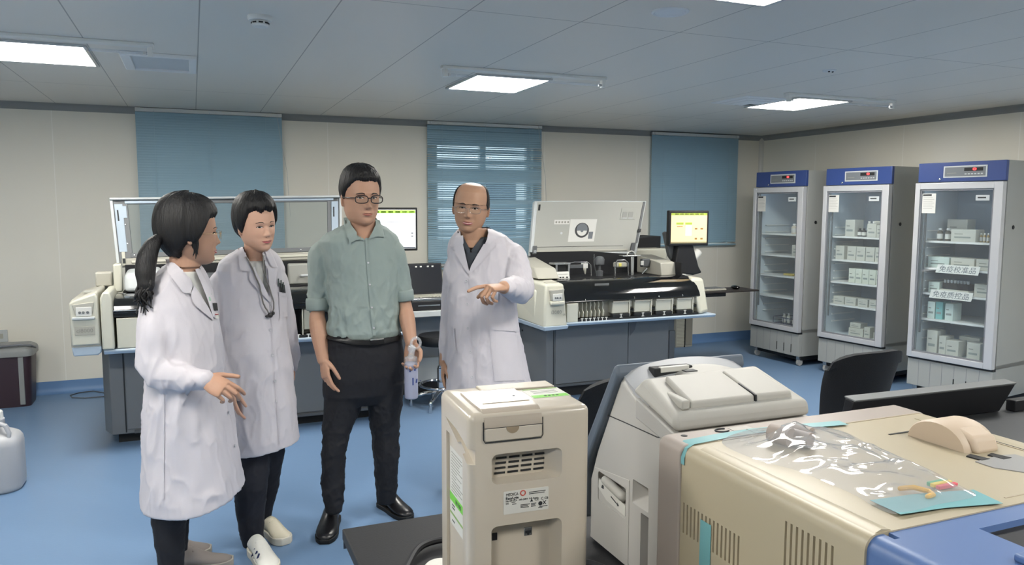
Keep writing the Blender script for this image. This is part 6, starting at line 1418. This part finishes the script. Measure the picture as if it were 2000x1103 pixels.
# ================================================================ COATED PEOPLE
def sleeve(mb, pts, rad): return limb(mb, pts, rad, 24, 6)
def put(P, bv, par, name, A, B_, mat, n=12, m=4, off=.005, th=.003, puff=0):
    q = patch(bv, A, B_, n, m, off, th, puff)
    return P.part(name, q, mat, par) if q else None
def button(P, bv, par, x, y, r=.0075):
    h = shoot(bv, x, y, .0045)
    if not h: return
    n = h[1]; q = n.to_track_quat('Z', 'Y').to_matrix(); P.part('button', MB().lathe([(r*.6, 0), (r, .0006), (r, .002), (r*.7, .0026), (r*.55, .0018)], h[0]-n*.001, 18, q), m_btn, par)
# ---------------------------------------------------------------- woman with short hair
P = Person('woman', (.275, 3.66), 'person with short black hair in white lab coat, thin cord round the neck', math.radians(24))
m_sk = skinmat('skin_woman', 'C59D87'); m_lip = M('lip_rose', 'A5545A', .35)
H_ = Head(P, 500, 440, .0, .945, 27, 5, -4, 1.03, 1.0, 1.1)
body = MB(); H_.add(body)
body.rings([P.ring(478, 478, 522, .95, -.01), P.ring(505, 478, 520, .95, -.02), P.ring(522, 466, 530, .85, -.02)])
body.rings([P.ring(520, 468, 528, .6, -.02), P.ring(550, 455, 535, .45, -.03), P.ring(640, 462, 535, .5, -.02), P.ring(760, 468, 545, .5, -.02), P.ring(850, 475, 550, .5, -.02)])
WR = [(820, 455, 530), (890, 455, 528), (950, 456, 524), (1000, 460, 518), (1040, 468, 515), (1068, 476, 518)]; WL = [(820, 490, 565), (890, 500, 556), (950, 502, 545), (1000, 503, 532), (1030, 506, 526), (1040, 508, 524)]
for rows, off in ((WR, .08), (WL, -.06)): body.rings([P.ring(y, a+.22*(b-a), b-.22*(b-a), 1, off*min(1, max(0, (y-840)/90))) for y, a, b in rows])
Rw = P.P(450, 757, .10); limb(body, [P.P(442, 550, 0), P.P(428, 640, .01), P.P(436, 700, .05), Rw], [.030, .030, .028, .024]); Lw = P.P(571, 712, -.10); limb(body, [P.P(540, 550, -.05), P.P(562, 630, -.085), P.P(569, 680, -.10), Lw], [.028, .028, .026, .024])
hand(body, Rw, P.P(459, 812, .12)-Rw, P.side*.9+P.h*.4, .88, 1, ((.2, .25, .2), (.3, .3, .2), (.35, .35, .2), (.4, .4, .2)), .04, .15, .4)
hand(body, Lw, Vector((0, 0, -1)), -P.side, .85, -1, (.3, .3, .35, .35), .04, .2, .4)
me = remesh(body, 'body', .0032, 2); B = P.obj('body', me, m_sk)
H_.face(B, m_lip, m_hair, .0040, .0028, .6, 0, browz=.021)
def zb(p):
    a = abs(p)
    if a < .95: return .074+.006*math.sin(p*9+1)
    if a < 1.3: return .072-(a-.95)*.208
    if a < 1.5: return -.001-(a-1.3)*.12
    if a < 1.72: return -.030+(a-1.5)*.10
    return -.010-(a-1.72)*.07 if a < 2.5 else -.065
H_.hair(B, m_hair, zb, None, lambda p, t: .030*(1-t)**.6+.010+.005*math.exp(-(p/.8)**2), seed=9, jag=.005)
# white tee inside the coat
mb = MB().rings([P.ring(508, 470, 528, .80, -.02), P.ring(525, 445, 545, .60, -.02), P.ring(560, 442, 548, .62, -.02), P.ring(660, 448, 552, .62, -.02)])
P.obj('undershirt', remesh(mb, 'undershirt', .008, 2), m_tee)
co = MB(); co.rings([P.ring(480, 474, 520, .95, -.02), P.ring(488, 460, 532, .88, -.02), P.ring(499, 442, 543, .74, -.02), P.ring(511, 429, 551, .64, -.02), P.ring(526, 424, 556, .62, -.02), P.ring(560, 432, 556, .66, -.02), P.ring(620, 438, 558, .70, -.01), P.ring(690, 440, 566, .74, 0), P.ring(760, 440, 574, .80, 0), P.ring(830, 440, 582, .84, 0), P.ring(868, 440, 585, .86, 0, zside=.10)])
sleeve(co, [P.P(441, 535, -.0), P.P(428, 560, .0), P.P(425, 640, .01), P.P(434, 700, .05), P.P(448, 752, .10)], [.038, .052, .050, .044, .037])
sleeve(co, [P.P(540, 533, -.05), P.P(548, 560, -.06), P.P(562, 630, -.085), P.P(569, 680, -.10), P.P(569, 716, -.10)], [.034, .040, .040, .038, .034])
me = remesh(co, 'lab_coat', .0065, 3)
m1 = armmask(P.P(430, 650), .12, 1, 1.8); fabric(me, .0072, 5.5, 42, lambda p: m1(p)*(.7+.6*(p[:, 2] < .9)), (1, 1, .38))
bv = bvh_of(me)
cutpoly(me, [(470, 460), (474, 482), (485, 510), (500, 542), (526, 590), (523, 560), (520, 520), (513, 495), (516, 460)])
C_ = P.obj('lab_coat', me, m_coat)
put(P, bv, C_, 'collar', [(465, 484), (466, 503), (469, 528), (487, 530)], [(474, 484), (478, 494), (486, 508), (493, 521)], m_coat, off=.009)
put(P, bv, C_, 'lapel', [(487, 531), (486, 547), (502, 565), (526, 590)], [(496, 521), (502, 534), (513, 554), (526, 582)], m_coat, off=.008)
put(P, bv, C_, 'collar', [(514, 486), (520, 500), (526, 515), (530, 522)], [(524, 486), (532, 500), (538, 514), (541, 522)], m_coat, off=.009)
put(P, bv, C_, 'lapel', [(522, 522), (524, 545), (526, 575), (527, 590)], [(541, 524), (538, 546), (532, 570), (529, 590)], m_coat, off=.008)
put(P, bv, C_, 'coat_placket', [(527, 592), (533, 700), (540, 800), (544, 868)], [(529.5, 592), (535.5, 700), (542.5, 800), (546.5, 867)], m_coat, 40, 1, .003, .002)
for x, y in ((528, 644), (532, 693), (537, 744), (539, 783)): button(P, bv, C_, x, y)
put(P, bv, C_, 'chest_pocket', [(544, 573), (546, 620)], [(560, 575), (561, 618)], m_coat, 8, 4, .004, .003); put(P, bv, C_, 'pocket_hem', [(543.5, 570), (560.5, 572)], [(543.5, 577), (560.5, 579)], m_coat, 8, 2, .007, .003)
pn = put(P, bv, C_, 'pocket_pens', [(544, 552), (546, 570)], [(554, 556), (556, 572)], m_black, 6, 3, .009, .006)
for x, y in ((542, 541), (547, 544), (551, 548)):
    h = shoot(bv, x, y+4, .010); P.part('pen', MB().tube([h[0], h[0]+Vector((0, 0, -.03))], .0032, 8), M('pen_grey', '4A5552', .4), C_)
put(P, bv, C_, 'pocket_slit', [(462, 660), (478, 640)], [(464, 664), (480, 643)], m_coat, 8, 2, .005, .003)
def cordline(P, bv, par, name, px, r, mat, off=.008):
    pts = []
    for i in range(31):
        x, y = lerp_poly(px, i/30); h = shoot(bv, x, y, off)
        if h: pts.append(h[0])
    return P.part(name, MB().tube(pts, r, 6), mat, par)
m_cordg = M('cord_grey', '6E6A66', .5)
ly = cordline(P, bv, B, 'neck_cord', [(481, 503), (492, 525), (505, 556), (512, 590), (522, 610)], .0032, m_cordg, .014)
cordline(P, bv, B, 'neck_cord', [(513, 500), (513, 530), (524, 560), (533, 590), (533, 604), (528, 612)], .0032, m_cordg, .014)
h = shoot(bv, 526, 615, .016); P.part('cord_clip', MB().ell(h[0], (.012, .010, .012), None, 12, 8).ell(h[0]+Vector((.012, .0, .008)), (.008, .008, .009), None, 10, 8).ell(h[0]+Vector((-.014, 0, -.004)), (.009, .007, .006), None, 10, 8), M('clip_black', '2C2A2A', .5), B)
# trousers and shoes
tr = MB(); leg_ = lambda rows, off, r=1.0: tr.rings([P.ring(y, a+(8 if y < 860 else 0), b-(8 if y < 860 else 0), r*(.8 if y < 900 else 1), off*min(1, max(0, (y-840)/110)), n=30, e=2.1) for (y, a, b) in rows])
leg_(WR, .08)
leg_(WL, -.06)
me = remesh(tr, 'trousers', .0065, 3); fabric(me, .004, 7, 77); P.obj('trousers', me, m_trou2)
m_w = M('white_trainer', 'D4D3CC', .5); m_sw = M('sole_cream', 'C9C5B8', .5)
a = onZ(497, 1078, 0); b = onZ(533, 1122, 0); s_ = shoe(P, a.xy.to_3d(), b.xy.to_3d(), .044, .082, m_w, m_sw, 'trainer', True)
for k in range(3):
    d = (b-a).normalized(); sd = Vector((-d.y, d.x, 0)); c = a.xy.to_3d()+d*(.10+.03*k); 
    for g in (-1,): P.part('navy_stripe', MB().tube([c+sd*g*.040+Vector((0, 0, .030)), c+sd*g*.030+d*.012+Vector((0, 0, .065))], .004, 6), M('stripe_navy', '26305A', .5), s_)
a = onZ(523, 1040, 0); b = onZ(549, 1060, 0); shoe(P, a.xy.to_3d(), b.xy.to_3d()+Vector((.02, -.03, 0)), .042, .075, M('trainer_beige', 'C2BCA8', .5), m_sw, 'trainer', True)
# ---------------------------------------------------------------- woman with ponytail
P = Person('woman', (-.095, 3.28), 'person with black ponytail and glasses in white lab coat, pointing down with one hand', math.radians(52))
m_sk2 = skinmat('skin_woman_warm', 'B18A73')
H_ = Head(P, 371, 455, .0, 1.02, 96, 2, 0, 1.0, .98, 1.0)
body = MB(); H_.add(body)
body.rings([P.ring(500, 340, 392, .95, 0), P.ring(525, 335, 388, .95, -.01), P.ring(548, 322, 392, .85, -.02)])
body.rings([P.ring(548, 325, 388, .7, -.02), P.ring(580, 318, 396, .6, -.02), P.ring(680, 320, 398, .6, -.02), P.ring(800, 315, 400, .6, -.02), P.ring(940, 310, 400, .6, -.02)])
body.rings([P.ring(930, 308, 350, 1, .06), P.ring(1090, 322, 346, 1, .06)]); body.rings([P.ring(930, 340, 380, 1, -.12), P.ring(1070, 342, 360, 1, -.12)])
Rs, Re, Rw = P.P(306, 580, .07), P.P(305, 712, .10), P.P(398, 740, .22)
limb(body, [P.P(318, 600, .05), P.P(304, 690, .09), P.P(325, 732, .13), P.P(362, 738, .18), Rw], [.030, .036, .034, .032, .026])
hd = P.P(446, 764, .27)-Rw
hand(body, Rw, hd, (P.h*.8+Vector((0, 0, -.45))), 1.0, 1, ((.35, .55, .3), (.5, .8, .4), (.6, .95, .5), (.7, 1.0, .5)), .03, -.25, .75)
Lw = P.P(430, 742, -.16); limb(body, [P.P(395, 600, -.11), P.P(418, 680, -.16), Lw], [.026, .026, .024])
me = remesh(body, 'body', .0032, 2); B = P.obj('body', me, m_sk2)
H_.face(B, m_lip, m_hair, .0036, .0026, .8, .003, browz=.021)
def zb(p):
    a = abs(p)
    if a < .9: return .062-.004*math.sin(p*5)
    if a < 1.25: return .060-(a-.9)*.20
    if a < 1.5: return -.010-(a-1.25)*.12
    if a < 1.75: return -.040+(a-1.5)*.02
    return -.035-(a-1.75)*.09 if a < 2.4 else -.095
H_.hair(B, m_hair, zb, None, lambda p, t: .020*(1-t)**.5+.011+.006*(abs(p) > 1.8), seed=13, jag=.003)
# ponytail with its tie, drooping from the back of the head
pt_ = [(322, 462), (308, 468), (296, 482), (287, 505), (284, 530), (285, 555), (282, 575), (277, 592)]
PT = [P.P(x, y, .03+.10*(i/7)**.8) for i, (x, y) in enumerate(pt_)]
mb = MB(); limb(mb, PT, [.016, .022, .030, .036, .036, .030, .018, .005], 20, 6)
r = random.Random(5)
for k in range(26):
    sp = [p+Vector((r.uniform(-1, 1), r.uniform(-1, 1), 0))*(.006+.026*(i/7)) for i, p in enumerate(PT)]; sp[-1] += Vector((r.uniform(-.008, .015), 0, r.uniform(-.05, .015))); limb(mb, sp[1:], [.006, .008, .008, .007, .006, .005, .0015], 6, 4)
for k in range(0):
    sp = [P.P(x+r.uniform(-3, 3), y+r.uniform(-3, 3), .135) for x, y in ((292, 545), (297, 562), (303, 574), (300+r.uniform(-8, 12), 585))]; limb(mb, sp, [.006, .005, .004, .001], 6, 4)
PY = P.part('ponytail', mb, m_hair, B, smooth=80)
P.part('hair_tie', MB().tube([PT[1]+Vector((0, .018*math.cos(2*PI*i/12), .018*math.sin(2*PI*i/12))) for i in range(13)], .005, 6, False), m_black, PY)
# side locks in front of the ear
mb = MB()
for k in range(16):
    x0 = 378+r.uniform(-6, 5); g_ = r.uniform(6, 13); sp = [P.P(x0+q*r.uniform(.5, 1.5), 455+g_*i, .079-.002*i) for i, q in enumerate((0, 2, 4, 5, 4))]; limb(mb, sp, [.008, .008, .006, .004, .0008], 6, 4)
P.part('side_locks', mb, m_hair, B, smooth=80)
H_.glasses(B, M('gold_frame', 'B89A70', .25, metal=.7), .0235, .0165, .0010, -.004, squ=2.4)
P.obj('undershirt', remesh(MB().rings([P.ring(528, 333, 392, .85, -.01), P.ring(550, 312, 402, .66, -.02), P.ring(600, 305, 418, .66, -.01), P.ring(680, 308, 420, .66, -.01)]), 'undershirt', .008, 2), m_tee)
co = MB(); co.rings([P.ring(506, 338, 384, .95, -.02), P.ring(515, 326, 390, .88, -.02), P.ring(528, 309, 398, .76, -.02), P.ring(543, 296, 406, .68, -.02), P.ring(562, 288, 413, .66, -.02), P.ring(590, 286, 421, .68, -.01), P.ring(640, 290, 430, .74, 0), P.ring(700, 290, 439, .80, 0), P.ring(760, 286, 447, .86, 0), P.ring(830, 283, 457, .92, 0), P.ring(900, 281, 467, .98, 0), P.ring(950, 280, 474, 1.0, .0), P.ring(964, 280, 476, 1.0, 0, tilt=.0, zside=.20)])
sleeve(co, [P.P(322, 574, .02), P.P(306, 600, .06), P.P(302, 650, .09), P.P(303, 705, .10), P.P(325, 732, .13), P.P(362, 738, .18), P.P(398, 741, .215)], [.045, .062, .066, .068, .062, .050, .040])
sleeve(co, [P.P(390, 580, -.10), P.P(405, 620, -.13), P.P(418, 680, -.16), P.P(428, 735, -.16)], [.036, .044, .042, .036])
me = remesh(co, 'lab_coat', .0065, 3)
m1 = armmask(P.P(310, 715, .1), .13, 1, 2.0); fabric(me, .0075, 5.5, 91, lambda p: m1(p)*(.75+.5*(p[:, 2] < .9)), (1, 1, .38))
bv = bvh_of(me)
cutpoly(me, [(331, 500), (345, 515), (371, 545), (376, 558), (402, 600), (414, 621), (412, 590), (398, 545), (388, 515), (392, 500)])
C_ = P.obj('lab_coat', me, m_coat)
put(P, bv, C_, 'collar', [(323, 506), (330, 535), (357, 573), (371, 573)], [(332, 506), (347, 520), (371, 546), (375, 558)], m_coat, off=.010)
put(P, bv, C_, 'lapel', [(371, 574), (377, 594), (395, 610), (415, 626)], [(378, 558), (389, 575), (405, 599), (415, 620)], m_coat, off=.008)
put(P, bv, C_, 'lapel', [(380, 527), (390, 550), (402, 580), (414, 618)], [(388, 524), (402, 548), (416, 580), (420, 622)], m_coat, off=.008)
put(P, bv, C_, 'pocket_badge', [(413, 592), (415, 607)], [(424, 592), (426, 607)], m_black, 4, 3, .010, .006); 
bd = put(P, bv, C_, 'name_tag', [(416, 611), (418, 622)], [(428, 611), (429, 622)], m_paper, 4, 3, .007, .002); put(P, bv, C_, 'tag_line', [(418, 613), (427, 613)], [(418, 615), (427, 615)], M('tag_red', 'A33A45', .5), 3, 1, .0095, .001)
put(P, bv, C_, 'green_badge', [(405, 574), (407, 588)], [(411, 574), (412, 588)], M('badge_green', '8FAF9C', .5), 4, 2, .008, .002)
put(P, bv, C_, 'coat_seam', [(318, 760), (319, 850), (318, 975)], [(321, 760), (322, 850), (321, 975)], m_coat, 40, 1, .003, .002)
put(P, bv, C_, 'pocket_opening', [(351, 785), (376, 740)], [(356, 790), (382, 745)], m_coat, 8, 2, .006, .003)
for x, y in ((446, 805), (458, 870)): button(P, bv, C_, x, y, .006)
tr = MB(); tr.rings([P.ring(y, a, b, 1.0, .06, n=30) for y, a, b in ((930, 290, 372), (985, 293, 366), (1040, 300, 362), (1090, 308, 360), (1108, 312, 360))])
tr.rings([P.ring(y, a, b, 1.0, -.12, n=30) for y, a, b in ((930, 320, 400), (985, 325, 372), (1040, 330, 368), (1075, 334, 366))])
me = remesh(tr, 'trousers', .0065, 3); fabric(me, .004, 7, 78); P.obj('trousers', me, m_trou)
m_g = M('grey_suede', '7D7672', .8)
a = onZ(335, 1118, 0); shoe(P, a.xy.to_3d(), a.xy.to_3d()+Vector((.245, -.02, 0)), .044, .09, m_g, M('sole_grey', '9A958C', .6), 'trainer', True)
a = onZ(335, 1112, 0); shoe(P, a.xy.to_3d()+Vector((-.05, .13, 0)), a.xy.to_3d()+Vector((.16, .10, 0)), .044, .085, m_g, M('sole_grey', '9A958C', .6), 'trainer', True)
# ---------------------------------------------------------------- balding man
P = Person('man', (1.36, 3.86), 'balding person with glasses in white lab coat over dark shirt, pointing at the camera', math.radians(-26))
m_sk3 = skinmat('skin_man_light', 'AF8970'); m_dsh = M('charcoal_shirt', '3C4046', .75)
H_ = Head(P, 920, 405, .0, 1.07, -27, 4, 5, 1.09, 1.06, 1.3)
body = MB(); H_.add(body)
body.rings([P.ring(446, 896, 952, .95, -.01), P.ring(468, 894, 953, .95, -.02), P.ring(482, 885, 965, .85, -.02)])
body.rings([P.ring(480, 892, 960, .7, -.03), P.ring(510, 892, 985, .45, -.04), P.ring(600, 895, 985, .5, -.03), P.ring(700, 898, 990, .5, -.02), P.ring(790, 898, 995, .5, -.02)])
for x0, x1 in ((890, 940), (945, 1000)): body.rings([P.ring(780, x0, x1, 1, 0), P.ring(880, x0+8, x1-8, 1, 0), P.ring(960, x0+12, x1-12, 1, 0)])
Rw = P.P(868, 708, .02); limb(body, [P.P(893, 515, -.02), P.P(877, 610, -.03), Rw], [.03, .032, .028])
hand(body, Rw, P.P(863, 760, .03)-Rw, P.side, .96, 1, (.3, .4, .5, .5), .03, .2, .4)
Ls, Le, Lw = P.P(998, 495, -.02), P.P(1020, 562, .12), P.P(985, 561, .36)
limb(body, [P.P(995, 505, .0), P.P(1012, 540, .06), P.P(1012, 563, .14), P.P(1004, 563, .24), Lw], [.03, .04, .042, .042, .034])
hd = P.P(938, 563, .46)-Lw
hand(body, Lw, hd, Vector((0, 0, -1))-P.side*.3, 1.15, -1, ((.12, .18, .10), (.95, 1.2, .6), (1.05, 1.2, .6), (1.1, 1.2, .6)), .03, .35, .45)
me = remesh(body, 'body', .0032, 2); B = P.obj('body', me, m_sk3)
H_.face(B, m_lip, m_hair, .0034, .0038, .4, .0035, browz=.0185)
zb = lambda p: (lambda a: .02 if a < 1.15 else (.02-(a-1.15)*.09 if a < 1.45 else (-.007+(a-1.45)*.04 if a < 1.75 else (.005-(a-1.75)*.062 if a < 2.5 else -.045))))(abs(p))
zt = lambda p: (lambda a: .021 if a < 1.15 else (.021+(a-1.15)*.26 if a < 1.4 else (.086+(a-1.4)*.06 if a < 1.8 else .110)))(abs(p))
H_.hair(B, m_hair, zb, zt, lambda p, t: .0055 if abs(p) > 1.2 else .0, seed=3, jag=.002, strand=.0006)
H_.glasses(B, M('silver_frame', 'B9B6B2', .2, metal=.9), .0265, .0165, .0011, -.004, squ=2.6)
sh = MB().rings([P.ring(462, 890, 955, .92, -.02), P.ring(476, 876, 976, .7, -.02), P.ring(500, 874, 1000, .60, -.02), P.ring(560, 880, 1002, .62, -.02), P.ring(680, 884, 1005, .62, -.02)])
me = remesh(sh, 'charcoal_shirt', .006, 2); bs = bvh_of(me)
cutpoly(me, [(893, 440), (905, 470), (920, 493), (937, 470), (958, 440)]); S2 = P.obj('charcoal_shirt', me, m_dsh)
put(P, bs, S2, 'shirt_collar', [(893, 452), (902, 475), (916, 497)], [(900, 452), (909, 470), (919, 488)], m_dsh, off=.008)
put(P, bs, S2, 'shirt_collar', [(934, 472), (927, 480), (920, 490)], [(958, 440), (944, 468), (932, 492)], m_dsh, off=.008)
co = MB(); co.rings([P.ring(444, 900, 952, .95, -.03, grow=.004), P.ring(452, 889, 972, .88, -.02), P.ring(462, 880, 992, .76, -.02), P.ring(474, 874, 1004, .66, -.02), P.ring(490, 872, 1010, .62, -.02), P.ring(520, 874, 1010, .66, -.02), P.ring(580, 872, 1010, .70, -.01), P.ring(640, 874, 1014, .74, 0), P.ring(700, 872, 1026, .80, 0), P.ring(760, 868, 1040, .86, 0), P.ring(830, 864, 1050, .90, 0), P.ring(860, 864, 1052, .90, 0)])
sleeve(co, [P.P(892, 500, -.02), P.P(883, 530, -.02), P.P(879, 600, -.03), P.P(875, 660, -.01), P.P(871, 706, .01)], [.040, .050, .048, .046, .040])
sleeve(co, [P.P(988, 490, -.01), P.P(1003, 500, .02), P.P(1013, 530, .07), P.P(1016, 566, .14), P.P(1004, 563, .25), P.P(990, 561, .335)], [.050, .066, .072, .072, .062, .052])
me = remesh(co, 'lab_coat', .0065, 3)
m1 = armmask(P.P(1015, 560, .1), .16, .9, 2.0); fabric(me, .0072, 5.5, 61, lambda p: m1(p), (1, 1, .38)); bv = bvh_of(me)
cutpoly(me, [(898, 440), (900, 462), (908, 498), (916, 532), (930, 510), (950, 475), (962, 440), (940, 430)])
C_ = P.obj('lab_coat', me, m_coat)
put(P, bv, C_, 'collar', [(952, 448), (953, 456), (950, 470), (947, 478)], [(962, 450), (972, 458), (970, 467), (957, 475)], m_coat, off=.010)
put(P, bv, C_, 'lapel', [(945, 476), (932, 498), (921, 518), (915, 534)], [(969, 474), (958, 492), (940, 512), (920, 534)], m_coat, off=.009)
put(P, bv, C_, 'collar', [(892, 462), (884, 472), (880, 480)], [(905, 460), (906, 474), (903, 484)], m_coat, off=.009)
put(P, bv, C_, 'lapel', [(882, 484), (896, 505), (914, 534)], [(905, 478), (911, 505), (918, 536)], m_coat, off=.008)
put(P, bv, C_, 'coat_placket', [(916, 536), (918, 620), (926, 700), (934, 780)], [(918.5, 536), (921, 620), (929, 700), (937, 780)], m_coat, 40, 1, .003, .002)
for x, y in ((911, 549), (913, 594), (914, 641), (919, 687), (922, 736)): button(P, bv, C_, x, y)
put(P, bv, C_, 'hip_pocket', [(955, 636), (960, 690), (966, 745)], [(1009, 640), (1016, 690), (1024, 742)], m_coat, 16, 8, .004, .003); put(P, bv, C_, 'pocket_hem', [(954, 632), (1010, 637)], [(954.5, 643), (1011, 648)], m_coat, 16, 2, .008, .003)
put(P, bv, C_, 'pocket_opening', [(884, 640), (890, 690)], [(887, 640), (893, 690)], m_coat, 10, 2, .005, .002)
tr = MB(); 
for x0, x1 in ((884, 945), (945, 1010)): tr.rings([P.ring(y, x0+a, x1-a, 1.0, 0, n=26) for y, a in ((790, 0), (850, 4), (920, 10), (985, 13))])
P.obj('trousers', remesh(tr, 'trousers', .008, 3), m_trou)
for x in (915, 975):
    c = P.P(x, 980, 0); shoe(P, (c.x, c.y+.06, 0), (c.x+.04*(1 if x > 940 else -1)-.05, c.y-.20, 0), .046, .085, m_sho, M('sole_black', '0D0D0E', .6))
